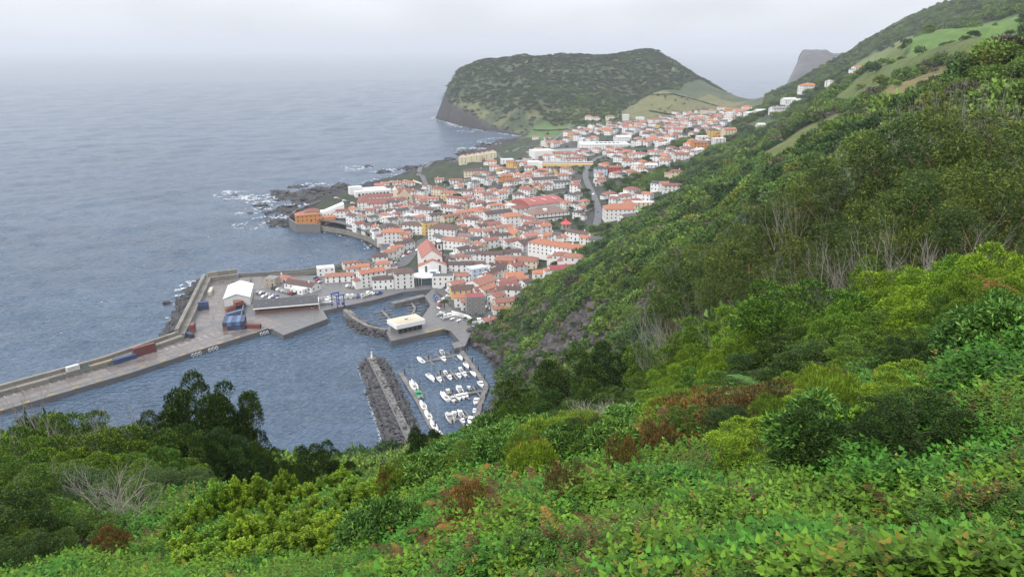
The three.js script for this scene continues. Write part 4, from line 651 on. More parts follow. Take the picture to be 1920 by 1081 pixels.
HOUSES.forEach((h, i) => {
  const rise = riseOf(h), wg = h.kind === 'flat' ? boxUV(box(h.w, h.H + 3.5 + 0.5, h.d, 0, (h.H - 3.5 + 0.5) / 2, 0)) : h.kind === 'gable' ? gableGeo(h.w, h.d, h.H, rise) : boxUV(box(h.w, h.H + 3.5, h.d, 0, (h.H - 3.5) / 2, 0)), rg = h.kind === 'flat' ? boxUV(box(h.w - 0.6, 0.06, h.d - 0.6, 0, h.H + 0.54, 0)) : roofGeo(h.kind, h.w, h.d, h.H, rise);
  const wm = pick(WALL[h.wc]), rm = pick(ROOF[h.rc]), spots = windowSpots(h), chim = rnd() < 0.55, cx = rr(-0.3, 0.3) * h.w, cz = rr(-0.25, 0.25) * h.d;
  if (single.has(i)) {
    const t = thing(h.w > 18 ? 'long_building' : 'town_house', h.label, h.w > 18 ? 'building' : 'house', h.x, h.h, -h.D, h.rot, 'houses of the town');
    mesh('wall', wg, wm, t); const r = mesh('roof', rg, rm, t);
    if (h.kind !== 'flat' && chim) mesh('chimney', box(0.8, 1.7, 0.7, cx, h.H + rise * 0.75 + 0.7, cz), WALL.w[1], r);
    if (i % 5 !== 2 && h.w < 19 && h.kind !== 'flat') { // a lower lean-to or wing against one side
      const sd = rnd() < 0.5 ? 1 : -1, al = rr(3, 5.5), ad = h.d * rr(0.55, 0.85), ah = Math.min(h.H * rr(0.5, 0.8), h.H - 0.6), g = boxUV(box(al, ah + 3, ad, 0, (ah - 3) / 2, 0)), m = mesh('annex', g, wm, t); m.position.set(sd * (h.w / 2 + al / 2 - 0.02), 0, rr(-0.1, 0.1) * h.d);
      const ar = mesh('annex_roof', boxUV(box(al + 0.5, 0.18, ad + 0.5)), pick(ROOF[rnd() < 0.5 ? h.rc : pick(['o', 'b', 'r', 'w', 'y'])]), m); ar.position.set(0.15 * sd, ah + 0.25, 0); ar.rotation.z = -sd * 0.12;
    }
    if (h.D < 640) for (const [x, y, z, side, door] of spots) {
      const off = 0.01, m = mesh(door ? 'door' : 'window', door ? DOOR : WIN, door ? M.dark : M.glass, t); m.position.set(x + (side ? Math.sign(x) * off : 0), door ? 1.1 : y, z + (side ? 0 : Math.sign(z) * off)); if (side) m.rotation.y = Math.PI / 2;
      if (!door) mesh('frame', SUR, M.trim, m);
    } else {
      const list = spots.map(([x, y, z, side]) => { const g = box(side ? 0.1 : 1.05, 1.4, side ? 1.05 : 0.1, x, y, z); return g; });
      const m = mesh('windows', merge(list), M.glass, t); m.userData.kind = 'stuff';
    }
  } else {
    const m4 = new THREE.Matrix4().makeRotationY(h.rot).setPosition(h.x, h.h, -h.D), paint = (g, c) => { const q = g.index ? g.toNonIndexed() : g.clone(); q.applyMatrix4(m4); const n = q.attributes.position.count, a = new Float32Array(n * 3); for (let k = 0; k < n; k++) { a[k * 3] = c.r; a[k * 3 + 1] = c.g; a[k * 3 + 2] = c.b; } q.setAttribute('color', new THREE.BufferAttribute(a, 3)); return q; };
    farParts.wall.push(paint(wg, wm.color)); farParts.roof.push(paint(rg, rm.color));
    for (const [x, y, z, side] of spots) farParts.window.push(paint(box(side ? 0.1 : 1.05, 1.4, side ? 1.05 : 0.1, x, y, z), col(0.03, 0.035, 0.04)));
  }
});
if (farParts.wall.length) {
  const g = new THREE.Group(); g.name = 'distant_houses'; scene.add(g); stuff(g, 'many small white houses with tiled roofs filling the far side of town', 'houses');
  const vc = (map, k) => new THREE.MeshStandardMaterial({ vertexColors: true, roughness: 0.88, map: as(map, k) });
  mesh('walls', mergeGeometries(farParts.wall), vc(PLASTER, 0.1), g).userData.kind = 'stuff'; mesh('roofs', mergeGeometries(farParts.roof), vc(TILE, 0.12), g).userData.kind = 'stuff'; mesh('windows', mergeGeometries(farParts.window), vc(PATCH, 0.1), g).userData.kind = 'stuff';
}
console.log('houses', HOUSES.length, 'hand placed', handPlaced, 'single', single.size);
// ---------------------------------------------------------------- landmarks of the town
const siteOf = (px, py) => { const p = ground(px, py, 300) ?? onLevel(px, py, 4); if (polyDist(QUAY, p.x, p.D) > 0 || polyDist(APRON, p.x, p.D) > 0) return onLevel(px, py, 3.2); return p; };
const rad = THREE.MathUtils.degToRad;
function site(name, label, cat, px, py, deg) { const p = siteOf(px, py); return thing(name, label, cat, p.x, p.h, -p.D, rad(deg)); }
function wing(t, w, d, H, x, z, turn, kind, rc, wc = 'w', o = {}) { // one block of a larger building with its windows
  const g = new THREE.Matrix4().makeRotationY(turn).setPosition(x, o.y ?? 0, z), rise = kind === 'flat' ? 0 : (d / 2) * (o.pitch ?? 0.42);
  mesh('wall', (kind === 'gable' ? gableGeo(w, d, H, rise) : boxUV(box(w, H + 3.5 + (kind === 'flat' ? 0.5 : 0), d, 0, (H - 3.5 + (kind === 'flat' ? 0.5 : 0)) / 2, 0))).applyMatrix4(g), o.wm ?? WALL[wc][0], t);
  mesh('roof', (kind === 'flat' ? boxUV(box(w - 0.6, 0.06, d - 0.6, 0, H + 0.54, 0)) : roofGeo(kind, w, d, H, rise)).applyMatrix4(g), o.rm ?? ROOF[rc][0], t);
  if (o.win !== 0) for (const [wx, wy, wz, side, door] of windowSpots({ w, d, H })) { if (o.win === 1 && !door && side) continue; const m = mesh(door ? 'door' : 'window', door ? DOOR : WIN, M.glass, t); const p = V(wx, door ? 1.1 : wy, wz).applyMatrix4(g); m.position.copy(p); m.rotation.y = turn + (side ? Math.PI / 2 : 0); }
}
{ // auditorium on the bastion
  const t = site('auditorium', 'orange and white auditorium with red tiled roofs on the sea bastion', 'auditorium', 592, 412, 20);
  wing(t, 24, 13, 6.5, -7, 0, 0, 'hip', 'o', 'n'); wing(t, 14, 12, 9, -3, -1, 0, 'hip', 'r', 'y', { win: 0 });
  const s = new THREE.Shape([[0, -3], [26, -3], [26, 15], [8, 8.5], [0, 8]].map((p) => new THREE.Vector2(...p))); const g = new THREE.ExtrudeGeometry(s, { depth: 10, bevelEnabled: false }); g.translate(1, 0, -5); mesh('wall', boxUV(g), WALL.w[2], t);
  for (let i = 0; i < 4; i++) for (let k = 0; k < 2; k++) mesh('window', box(1.2, 1.1, 0.1, 5 + i * 3.2, 2.5 + k * 3, 5.05), M.glass, t); for (let k = 0; k < 4; k++) mesh('balcony', box(0.6, 0.5, 6, 27.2, 2 + k * 2.8, 0), M.dark, t);
  wing(t, 10, 7, 4, 12, 9, 0, 'gable', 'o', 'n', { win: 0 });
}
{ // parish church: coral gabled nave, lower porch, dark-trimmed clock tower
  const t = site('parish_church', 'white church with coral gabled roof and porch above the harbour', 'church', 806, 503, -78);
  wing(t, 34, 15, 13, 0, 0, 0, 'gable', 'p', 'w', { pitch: 0.75, win: 0 }); wing(t, 7, 20, 8, 18, 0, 0, 'gable', 'o', 'w', { win: 0 });
  for (const z of [-5, 5]) { mesh('window', box(0.2, 1.8, 1.4, 17.1, 10.5, z), M.glass, t); mesh('pilaster', box(0.5, 8, 1.2, 21.7, 4, z), M.basalt, t); } mesh('door', box(0.2, 4, 2.6, 21.6, 2, 0), M.dark, t);
  wing(t, 20, 6, 5, -4, -10, 0, 'gable', 'b', 'w');
  const b = site('bell_tower', 'white bell tower with black stone edges beside the coral church', 'tower', 824, 497, -78);
  mesh('shaft', boxUV(box(5, 20, 5, 0, 8, 0)), WALL.w[2], b); for (const x of [-1, 1]) for (const z of [-1, 1]) mesh('corner_stone', box(0.8, 20.1, 0.8, x * 2.3, 8, z * 2.3), M.basalt, b);
  for (const y of [6, 12, 18]) mesh('cornice', box(5.8, 0.7, 5.8, 0, y, 0), M.basalt, b); for (let k = 0; k < 4; k++) { const m = mesh('bell_opening', box(1.5, 3, 0.2), M.dark, b); const a = k * Math.PI / 2; m.position.set(Math.sin(a) * 2.5, 15, Math.cos(a) * 2.5); m.rotation.y = a; } mesh('dome', new THREE.SphereGeometry(2, 16, 10, 0, 6.3, 0, 1.6).translate(0, 18.3, 0), M.white, b); mesh('finial', cyl(0.25, 0.1, 1.8, 8, 0, 20, 0), M.basalt, b);
}
{ // glass fronted terminal with a curved white roof
  const t = site('ferry_terminal', 'curved white roofed building with a glass front by the quay', 'terminal', 797, 529, 4); t.scale.set(0.74, 0.8, 0.74);
  const arc = new THREE.Shape(); arc.moveTo(-16, -4); arc.quadraticCurveTo(-12, -9, 0, -10); arc.lineTo(14, -8); arc.lineTo(14, 8); arc.lineTo(-6, 6); arc.quadraticCurveTo(-13, 3, -16, -4);
  const slab = (sc, y0, y1, nm, m) => { const g = new THREE.ExtrudeGeometry(arc, { depth: y1 - y0, bevelEnabled: false }); g.scale(sc, sc, 1); g.rotateX(-Math.PI / 2); g.translate(0, y0, 0); mesh(nm, boxUV(g), m, t); };
  slab(0.9, -2, 6.4, 'glass_wall', std(col(0.05, 0.075, 0.09), 0.2)); slab(1.05, 6.4, 7.6, 'roof', M.white);
  for (let i = 0; i < 9; i++) { const m = mesh('column', cyl(0.22, 0.22, 6.4, 8), M.white, t); m.position.set(-13.5 + i * 2.6, 0, 5.5 + 3.4 * Math.sin((i + 0.5) / 9 * Math.PI)); }
  mesh('upper_room', box(8, 3, 5, 8, 9, -2), WALL.l[0], t); mesh('window', box(5, 1.2, 0.1, 8, 9.2, 0.55), M.glass, t); mesh('entrance_wall', box(4.5, 6.4, 0.6, 9.5, 3, 9.2), M.white, t);
}
{ const t = site('school_building', 'very long white school with orange roof, chimneys and rows of windows', 'school', 1068, 482, -33); wing(t, 66, 12, 8.5, 0, 0, 0, 'hip', 'o'); wing(t, 9, 3, 8.6, 12, 6, Math.PI / 2, 'gable', 'o', 'w', { win: 0 }); for (let i = 0; i < 6; i++) mesh('chimney', box(0.9, 2, 0.9, -24 + i * 9, 11.4, i % 2), WALL.w[1], t); mesh('porch_roof', boxUV(box(38, 0.4, 6, 8, 3.4, 9)), ROOF.w[0], t); mesh('porch_wall', box(38, 3.3, 5.4, 8, 1.6, 8.9), WALL.w[1], t); }
{ const t = site('sports_hall', 'white sports hall under a wide ribbed red barrel roof', 'hall', 1009, 388, 32); const g = new THREE.CylinderGeometry(34, 34, 40, 20, 1, false, -0.47, 0.94); g.rotateZ(-Math.PI / 2); g.rotateX(0); const m = mesh('roof', boxUV(g.rotateX(-Math.PI / 2)), roofMat(0.36, 0.11, 0.10), t); m.position.y = -24.5; mesh('wall', boxUV(box(39.6, 9, 29, 0, 1.5, 0)), WALL.w[2], t); for (let i = 0; i < 3; i++) mesh('skylight', box(0.7, 0.12, 27, -12 + i * 12, 9.05, 0), M.white, t); }
{ const t = site('town_hall', 'broad dull brown roofed building with dark framed windows', 'building', 1024, 411, 26); wing(t, 36, 20, 7.5, 0, 0, 0, 'hip', 'm'); mesh('band', box(36.2, 1.2, 20.2, 0, 3.6, 0), M.basalt, t); mesh('dormer', box(3, 2, 3, -4, 10, 5), M.white, t); }
{ const t = site('bandstand', 'red roofed octagonal bandstand in the town garden', 'bandstand', 1061, 430, 0); mesh('base', cyl(4.6, 4.4, 1.4, 8), M.concrete, t); for (let i = 0; i < 8; i++) mesh('column', cyl(0.15, 0.15, 4, 6, Math.cos(i * 0.785) * 3.7, 1.4, Math.sin(i * 0.785) * 3.7), M.white, t); const red = std(col(0.55, 0.06, 0.06), 0.6); mesh('roof', new THREE.ConeGeometry(5, 3, 8).translate(0, 6.8, 0), red, t); mesh('lantern', new THREE.ConeGeometry(1.3, 2.2, 8).translate(0, 8.9, 0), red, t); }
{ // convent: ranges round a cloister
  const t = site('convent', 'large convent with joined brick red roofs round a cloister', 'convent', 712, 386, 14);
  wing(t, 46, 11, 8, 0, 12, 0, 'hip', 'r'); wing(t, 46, 11, 8, 6, -14, 0, 'hip', 'r'); wing(t, 26, 10, 8, -16, 0, Math.PI / 2, 'hip', 'r', 'w', { win: 0 }); wing(t, 26, 10, 8, 22, 0, Math.PI / 2, 'hip', 'r', 'w', { win: 0 }); wing(t, 20, 12, 8, -4, 22, 0, 'hip', 'r');
  const c = site('convent_church', 'weathered cream baroque church front with an arched porch', 'church', 759, 384, 8); wing(c, 12, 26, 10, 0, -12, 0, 'gable', 'r', 't', { win: 0 });
  const s = new THREE.Shape(); s.moveTo(-7.5, -2); s.lineTo(7.5, -2); s.lineTo(7.5, 11); s.lineTo(4, 12); s.lineTo(0, 17); s.lineTo(-4, 12); s.lineTo(-7.5, 11); mesh('front', boxUV(new THREE.ExtrudeGeometry(s, { depth: 1.6, bevelEnabled: false }).translate(0, 0, 1)), plaster(0.52, 0.45, 0.34), c); for (let i = -1; i <= 1; i++) mesh('arch', box(2.4, 3.6, 0.2, i * 4, 1.8, 2.65), M.dark, c); for (let i = -1; i <= 1; i++) mesh('window', box(1.4, 2, 0.2, i * 4, 7.5, 2.65), M.glass, c);
  const b = mesh('belfry', boxUV(box(4, 18, 4, -9.5, 7, 0)), WALL.c[0], c); mesh('spire', new THREE.ConeGeometry(2.6, 5, 4).rotateY(0.785).translate(-9.5, 18.5, 0), WALL.c[0], c);
}
{ const t = site('arcade_hall', 'white cultural centre with an arcade of dark arches', 'building', 692, 366, 24); wing(t, 40, 10, 5, 4, 0, 0, 'flat', 'w', 'w', { win: 0 }); wing(t, 26, 12, 6, 8, -10, 0, 'flat', 'w', 'w', { win: 0 }); wing(t, 14, 10, 8, -12, -14, 0, 'flat', 'w', 'w', { win: 0 }); for (let i = 0; i < 9; i++) mesh('arch', boxUV(new THREE.ExtrudeGeometry((() => { const s = new THREE.Shape(); s.moveTo(-1.2, 0); s.lineTo(1.2, 0); s.lineTo(1.2, 2); s.absarc(0, 2, 1.2, 0, Math.PI); return s; })(), { depth: 0.15, bevelEnabled: false }).translate(-12 + i * 4, 0.4, 5)), M.dark, t); }
{ const t = site('college', 'three storey white college with big orange hipped roof', 'college', 1160, 408, 2); wing(t, 26, 16, 9, 0, 0, 0, 'hip', 'o'); wing(t, 12, 12, 9.5, 12, -12, 0, 'hip', 'o', 'w'); }
{ const t = site('sports_ground', 'small bright green pitch with white kerbs behind the college', 'pitch', 1211, 402, 4); mesh('turf', box(11, 0.3, 34, 0, 1.2, 0), std(col(0.10, 0.26, 0.03), 0.9), t); mesh('kerb', box(0.8, 0.9, 34, -6, 1.2, 0), M.white, t); mesh('kerb', box(0.8, 0.9, 34, 6, 1.2, 0), M.white, t); mesh('yard', box(34, 0.26, 30, 26, 1.1, 4), M.asphalt, t); }
{ const t = site('civic_block', 'plain tall white concrete block at the head of a long grey wing', 'building', 1024, 296, 20); wing(t, 30, 22, 11, -6, 0, 0, 'flat', 'w', 'w', { win: 0 }); wing(t, 70, 14, 9, 42, -10, 0, 'flat', 'y', 'w'); }
{ const t = site('white_hall', 'wide flat white roofed hall with dark skylights', 'hall', 1132, 277, 4); wing(t, 70, 34, 6.5, 0, 0, 0, 'flat', 'w', 'w', { win: 1 }); for (let i = 0; i < 6; i++) mesh('skylight', box(3.4, 0.5, 7, -10 + i * 6, 7.3, 0), M.dark, t); }
{ const t = site('market_building', 'long yellow fronted market with red stripe roof', 'market', 1052, 313, -3); wing(t, 66, 16, 5.5, 6, 0, 0, 'flat', 'w', 'w', { win: 0 }); mesh('front', box(62, 3.4, 0.5, 8, 3.6, 8.4), WALL.y[0], t); mesh('red_roof', boxUV(box(62, 0.3, 6, 8, 6.4, 4)), ROOF.r[0], t); for (let i = 0; i < 10; i++) mesh('shop_window', box(4, 1.9, 0.2, -20 + i * 6, 0.9, 8.45), M.glass, t); mesh('end_block', box(14, 8, 14, -34, 3, 0), WALL.w[1], t); }
for (let i = 0; i < 7; i++) { const t = site('terrace_house', `cream seaside terrace house with small red roof, ${['leftmost', 'second', 'third', 'fourth', 'fifth', 'sixth', 'rightmost'][i]} of the row on the shore`, 'house', 868 + i * 9.2, 305 - i * 1.5, 12); t.userData.group = 'seaside terrace row'; wing(t, 9.5, 13, 8, 0, 0, 0, 'flat', 'w', 'c', { win: 1 }); wing(t, 5, 11, 9.4, 0, 0, Math.PI / 2, 'gable', 'r', 'c', { win: 0 }); }
{ const t = site('swimming_pool', 'turquoise swimming pool on a white terrace by the hotel', 'pool', 737, 530, 10); mesh('terrace', box(17, 5.4, 16, 0, 1.2, 1), M.white, t); const s = new THREE.Shape(); s.absellipse(0, 0, 5.2, 3.8, 0, 6.283); mesh('water', new THREE.ShapeGeometry(s, 20).rotateX(-Math.PI / 2).translate(0, 3.96, 0), std(col(0.06, 0.42, 0.52), 0.1), t); mesh('rim', new THREE.TorusGeometry(1, 0.06, 6, 28).rotateX(Math.PI / 2).scale(5.3, 4, 3.9).translate(0, 3.92, 0), M.offwhite, t); }
{ const w = thing('road_wall', 'white curved retaining wall along the ramp to the marina', 'wall'); reseed(3); wallRun(w, [[847, 586], [862, 590], [878, 595], [887, 602]].map(([a, b]) => L2(a, b, 4)), 5, [[0.7, 1, 5.4, 0]], [M.white, M.offwhite]); const q = thing('road_wall', 'pale wall below the boats on the inner quay', 'wall'); wallRun(q, [[570, 567], [625, 556], [640, 558], [690, 552]].map(([a, b]) => L2(a, b, 4)), 5, [[0.5, 2, 5.2, 0]], [M.offwhite]); const r = thing('road_wall', 'long white boundary walls below the school playground', 'wall'); wallRun(r, [[1020, 487], [1050, 499], [1064, 502]].map(([a, b]) => drape(a, b)), 6, [[0.5, 12, 17, 0]], [M.offwhite]); const k = thing('retaining_wall', 'grey stone retaining wall of the road high on the right slope', 'wall'); }
scene.children.filter((o) => o.isGroup && !o.children.length).forEach((o) => scene.remove(o));
{ const k = thing('retaining_wall', 'grey stone retaining wall of the road high on the right slope', 'wall'); reseed(31); const a = atD(1755, 103, 470), b = atD(1865, 102, 440); for (let i = 0; i < 12; i++) { const s = (i + 0.5) / 12, x = lerp(a.x, b.x, s), D = lerp(a.D, b.D, s), L = Math.hypot(b.x - a.x, b.D - a.D) / 12, m = mesh('panel', boxUV(box(L - 0.1, 8, 1.2)), i % 2 ? M.concreteDark : M.basalt, k); m.position.set(x, lerp(a.h, b.h, s) - 3 + rr(-0.1, 0.1), -D); m.rotation.y = Math.atan2(b.D - a.D, b.x - a.x); } mesh('parapet', box(Math.hypot(b.x - a.x, b.D - a.D), 0.8, 0.5, 0, 0, 0), M.concreteDark, k).position.set((a.x + b.x) / 2, (a.h + b.h) / 2 + 1.4, -(a.D + b.D) / 2); k.children[k.children.length - 1].rotation.y = Math.atan2(b.D - a.D, b.x - a.x); }

// ---------------------------------------------------------------- boats
function hullGeo(L, B, H, fine) { // bow along +x, sheer rising forward
  const n = 14, m = 7, P = [], I = [];
  for (let i = 0; i <= n; i++) { const t = i / n, x = (t - 0.5) * L, w = B / 2 * (t < 0.35 ? lerp(0.80, 1, t / 0.35) : Math.pow(Math.max(0, 1 - Math.pow((t - 0.35) / 0.65, fine)), 0.85)), sh = H * (1 + 0.35 * t * t), kl = -0.45 * H * (1 - Math.pow(t, 4)); for (let j = 0; j <= m; j++) { const a = (j / m - 0.5) * Math.PI, sy = Math.abs(Math.sin(a)); P.push(x, lerp(kl, sh, Math.pow(sy, 2.2)), Math.sign(a) * w * Math.pow(sy, 0.6)); } }
  for (let i = 0; i < n; i++) for (let j = 0; j < m; j++) { const k = i * (m + 1) + j; I.push(k, k + m + 1, k + m + 2, k, k + m + 2, k + 1); }
  for (let i = 0; i < n; i++) { const k = i * (m + 1); I.push(k, k + m, k + m + 1 + m, k, k + m + 1 + m, k + m + 1); }
  for (let j = 1; j < m; j++) I.push(0, j, j + 1);
  const g = new THREE.BufferGeometry(); g.setAttribute('position', new THREE.Float32BufferAttribute(P, 3)); g.setIndex(I); return toCreasedNormals(g, 0.7);
}
const HULL = { sail: hullGeo(11, 3.5, 1.15, 2), motor: hullGeo(7, 2.6, 0.95, 2.6), dinghy: hullGeo(4.6, 1.8, 0.6, 2.4) }, gel = std(col(0.80, 0.80, 0.79), 0.3), deckM = std(col(0.62, 0.60, 0.55), 0.6), blueC = std(col(0.03, 0.09, 0.30), 0.7), redC = std(col(0.35, 0.05, 0.05), 0.6), greenC = std(col(0.03, 0.26, 0.12), 0.5), alu = std(col(0.55, 0.56, 0.58), 0.35, { metalness: 0.5 }), canvasM = std(col(0.45, 0.43, 0.40), 0.9);
function sailboat(hm = gel) { const t = new THREE.Group(); mesh('hull', HULL.sail, hm, t); mesh('deck', box(8.6, 0.12, 2.3, -0.6, 1.28, 0), deckM, t); const c = mesh('cabin', merge([box(4, 0.55, 1.9, 0.6, 1.6, 0), box(2.4, 0.3, 1.5, 1, 2.0, 0)]), gel, t); mesh('window', box(2.6, 0.2, 1.94, 0.6, 1.68, 0), M.glass, c); mesh('cockpit', box(2.4, 0.1, 1.6, -3.2, 1.36, 0), M.wood, t); mesh('mast', cyl(0.1, 0.06, 13.5, 6, 1, 1.3, 0), alu, t); const b = mesh('boom', new THREE.CylinderGeometry(0.09, 0.09, 4.4, 6).rotateZ(Math.PI / 2).translate(-1.2, 2.9, 0), alu, t); mesh('furled_sail', new THREE.CylinderGeometry(0.2, 0.16, 4.2, 7).rotateZ(Math.PI / 2).translate(-1.2, 3.15, 0), pick([blueC, gel, canvasM]), b); mesh('spreader', box(0.06, 0.06, 2.4, 1, 8.4, 0), alu, t); mesh('forestay', (() => { const l = []; limbLine(l, V(5.3, 1.7, 0), V(1, 14.6, 0)); limbLine(l, V(-5.2, 1.3, 0), V(1, 14.6, 0)); return merge(l); })(), alu, t); return t; }
function limbLine(l, a, b, r = 0.025) { const d = b.clone().sub(a), n = d.length(), g = new THREE.CylinderGeometry(r, r, n, 4); g.translate(0, n / 2, 0); g.applyQuaternion(new THREE.Quaternion().setFromUnitVectors(V(0, 1, 0), d.normalize())); g.translate(a.x, a.y, a.z); l.push(g.toNonIndexed()); }
function motorboat(hm = gel, top = gel) { const t = new THREE.Group(); mesh('hull', HULL.motor, hm, t); mesh('deck', box(2.6, 0.1, 1.7, 1.6, 1.06, 0), gel, t); mesh('well', box(3, 0.1, 1.9, -1.8, 1.0, 0), std(col(0.22, 0.22, 0.22), 0.8), t); const c = mesh('cabin', merge([box(1.7, 0.9, 1.7, 0.2, 1.5, 0), box(2.0, 0.12, 1.9, 0.1, 2.0, 0)]), top, t); mesh('windscreen', box(1.74, 0.42, 1.74, 0.24, 1.66, 0), M.glass, c); mesh('outboard', merge([box(0.5, 0.7, 0.45, -3.5, 1.2, 0), box(0.2, 0.9, 0.15, -3.6, 0.5, 0)]), M.dark, t); return t; }
function dinghy(hm = gel) { const t = new THREE.Group(); mesh('hull', HULL.dinghy, hm, t); mesh('thwart', box(0.35, 0.06, 1.5, 0, 0.62, 0), M.wood, t); mesh('outboard', box(0.35, 0.7, 0.3, -2.35, 0.75, 0), M.dark, t); return t; }
const POS3 = (a, b) => [660 + a * 0.2591, 600 + b * 0.2591];
const inMarina = [];
function berth(make, name, label, px, py, turn, y, scale = 1, group = 'boats in the marina') { const p = onLevel(px, py, y); const t = make(); t.name = numbered(name); scene.add(t); t.position.set(p.x, y, -p.D); t.rotation.y = turn; t.scale.setScalar(scale * 0.84); tag(t, label, 'boat', group); return t; }
{
  reseed(17);
  // pontoons: decks on floats with posts
  const deckRun = (label, pts, w, fingers) => { const t = thing('pontoon', label, 'pontoon'); for (let k = 0; k < pts.length - 1; k++) { const a = pts[k], b = pts[k + 1], h = headingOf(a, b), len = Math.hypot(b[0] - a[0], b[1] - a[1]), n = Math.max(1, Math.round(len / 6)); for (let i = 0; i < n; i++) { const s = (i + 0.5) / n, m = mesh('deck_section', boxUV(box(len / n - 0.15, 0.5, w)), i % 2 ? M.wood : M.concreteDark, t); m.position.set(lerp(a[0], b[0], s), 0.55, -lerp(a[1], b[1], s)); m.rotation.y = h; if (i % 2 === 0) { const q = mesh('pile', cyl(0.28, 0.28, 5, 8), M.basalt, t); q.position.set(lerp(a[0], b[0], s) - Math.sin(h) * (w / 2 + 0.4), -1.5, -(lerp(a[1], b[1], s) + Math.cos(h) * (w / 2 + 0.4))); } if (fingers) for (const sd of [-1, 1]) { const f = mesh('finger', boxUV(box(0.7, 0.35, fingers)), M.wood, t); f.position.set(lerp(a[0], b[0], s) - Math.sin(h) * sd * fingers / 2, 0.5, -(lerp(a[1], b[1], s) + Math.cos(h) * sd * fingers / 2)); f.rotation.y = h; } } } return t; };
  const Q = (a, b) => L2(...POS3(a, b), 0.6);
  deckRun('long pontoon walkway along the foot of the wooded slope', [Q(765, 185), Q(800, 235), Q(972, 478), Q(925, 620), Q(870, 800)], 2.6); deckRun('outer pontoon along the boulder mole', [Q(350, 380), Q(480, 590), Q(590, 800), Q(690, 950)], 2.4);
  deckRun('first cross pontoon nearest the fishing apron', [Q(520, 302), Q(762, 252)], 2, 7); deckRun('second cross pontoon with a dark sailing yacht at its end', [Q(600, 412), Q(862, 372)], 2, 7); deckRun('third cross pontoon with crowded motor boats', [Q(690, 552), Q(945, 512)], 2, 7); deckRun('fourth cross pontoon closest to the trees', [Q(730, 722), Q(890, 690)], 2, 7);
  deckRun('left pontoon of empty fingers in the fishing basin', [L2(715, 581, 0.6), L2(738, 606, 0.6)], 1.6, 6); deckRun('bent right pontoon in the fishing basin', [L2(771, 567, 0.6), L2(778, 577, 0.6), L2(771, 597, 0.6)], 1.6, 5);
  const across = headingOf(Q(690, 552), Q(945, 512)) + Math.PI / 2, side = headingOf(Q(350, 380), Q(590, 800)), walk = headingOf(Q(800, 235), Q(972, 478)), walk2 = headingOf(Q(972, 478), Q(870, 800));
  const place = [['sail', 'white sailing yacht at the end of the first cross pontoon', 495, 297, across + 0.2, 0.95], ['sail', 'grey white sailing yacht at the end of the second cross pontoon', 570, 425, across + Math.PI + 0.1, 1.1], ['sail', 'sailing yacht at the end of the third cross pontoon', 668, 560, across + 0.1, 1.1], ['sail', 'largest sailing yacht, topmost on the outer pontoon', 443, 478, side + Math.PI, 1.3], ['sail', 'sailing yacht just below the green boat on the outer pontoon', 512, 622, side + Math.PI, 1.0], ['sail', 'sailing yacht midway down the outer pontoon', 548, 692, side + Math.PI, 1.0], ['sail', 'sailing yacht low on the outer pontoon with a tall mast', 587, 762, side + Math.PI, 0.95], ['sail', 'sailing yacht half hidden by the dark tree', 628, 832, side + Math.PI, 1.05], ['sail', 'sailing yacht lowest on the outer pontoon', 667, 912, side + Math.PI, 1.0], ['sail', 'small yacht moored to the walkway near its top', 784, 278, walk, 0.85], ['sail', 'yacht moored to the walkway above the second cross pontoon', 828, 336, walk, 0.9], ['sail', 'yacht moored to the walkway below the second cross pontoon', 880, 396, walk, 0.85], ['motor', 'motor boat at the bend of the walkway', 931, 472, walk, 1.25], ['red', 'white boat with red keel line beside the lower walkway', 899, 598, walk2, 1.35], ['motor', 'small motor boat on the lower walkway', 887, 663, walk2, 0.9], ['motor', 'motor cruiser beside the lower walkway', 860, 736, walk2, 1.4], ['motor', 'motor boat at the foot of the lower walkway', 842, 786, walk2 + Math.PI, 1.1],
    ['grey', 'dull pink topped boat behind the first cross pontoon', 650, 240, across, 1.1], ['motor', 'motor boat in front of the first cross pontoon', 662, 290, across + Math.PI, 1.2], ['motor', 'leftmost motor boat in front of the second cross pontoon', 632, 437, across + Math.PI, 1.1], ['motor', 'motor boat behind the second cross pontoon at its middle', 676, 387, across, 0.9], ['motor', 'second motor boat in front of the second cross pontoon', 706, 423, across + Math.PI, 1.05], ['motor', 'third motor boat in front of the second cross pontoon', 773, 409, across + Math.PI, 1.1], ['motor', 'rightmost motor boat in front of the second cross pontoon', 812, 399, across + Math.PI, 1.1], ['motor', 'motor boat behind the second cross pontoon near the walkway', 785, 362, across, 0.9],
    ['grey', 'grey motor boat in front of the third cross pontoon', 727, 581, across + Math.PI, 1.2], ['dark', 'dark hulled boat behind the third cross pontoon', 694, 526, across, 1.1], ['motor', 'big motor boat behind the third cross pontoon', 777, 512, across, 1.4], ['motor', 'second motor boat in front of the third cross pontoon', 767, 567, across + Math.PI, 1.2], ['motor', 'third motor boat in front of the third cross pontoon', 798, 558, across + Math.PI, 1.15], ['motor', 'rightmost motor boat in front of the third cross pontoon', 824, 550, across + Math.PI, 1.0], ['dark', 'dark dinghy behind the right end of the third cross pontoon', 846, 500, across, 0.9], ['grey', 'large pale work boat at the end of the fourth cross pontoon', 705, 717, across, 1.6], ['motor', 'left motor boat behind the fourth cross pontoon', 742, 691, across, 1.1], ['motor', 'right motor boat behind the fourth cross pontoon', 783, 686, across, 1.2], ['motor', 'small motor boat in front of the fourth cross pontoon', 800, 735, across + Math.PI, 0.9]];
  for (const [k, label, a, b, turn, s] of place) berth(() => k === 'sail' ? sailboat() : motorboat(k === 'dark' ? M.concreteDark : k === 'grey' ? deckM : k === 'red' ? std(col(0.70, 0.55, 0.52), 0.4) : gel, k === 'grey' ? canvasM : gel), k === 'sail' ? 'sailing_yacht' : 'motor_boat', label, ...POS3(a, b), turn, 0.05, s);
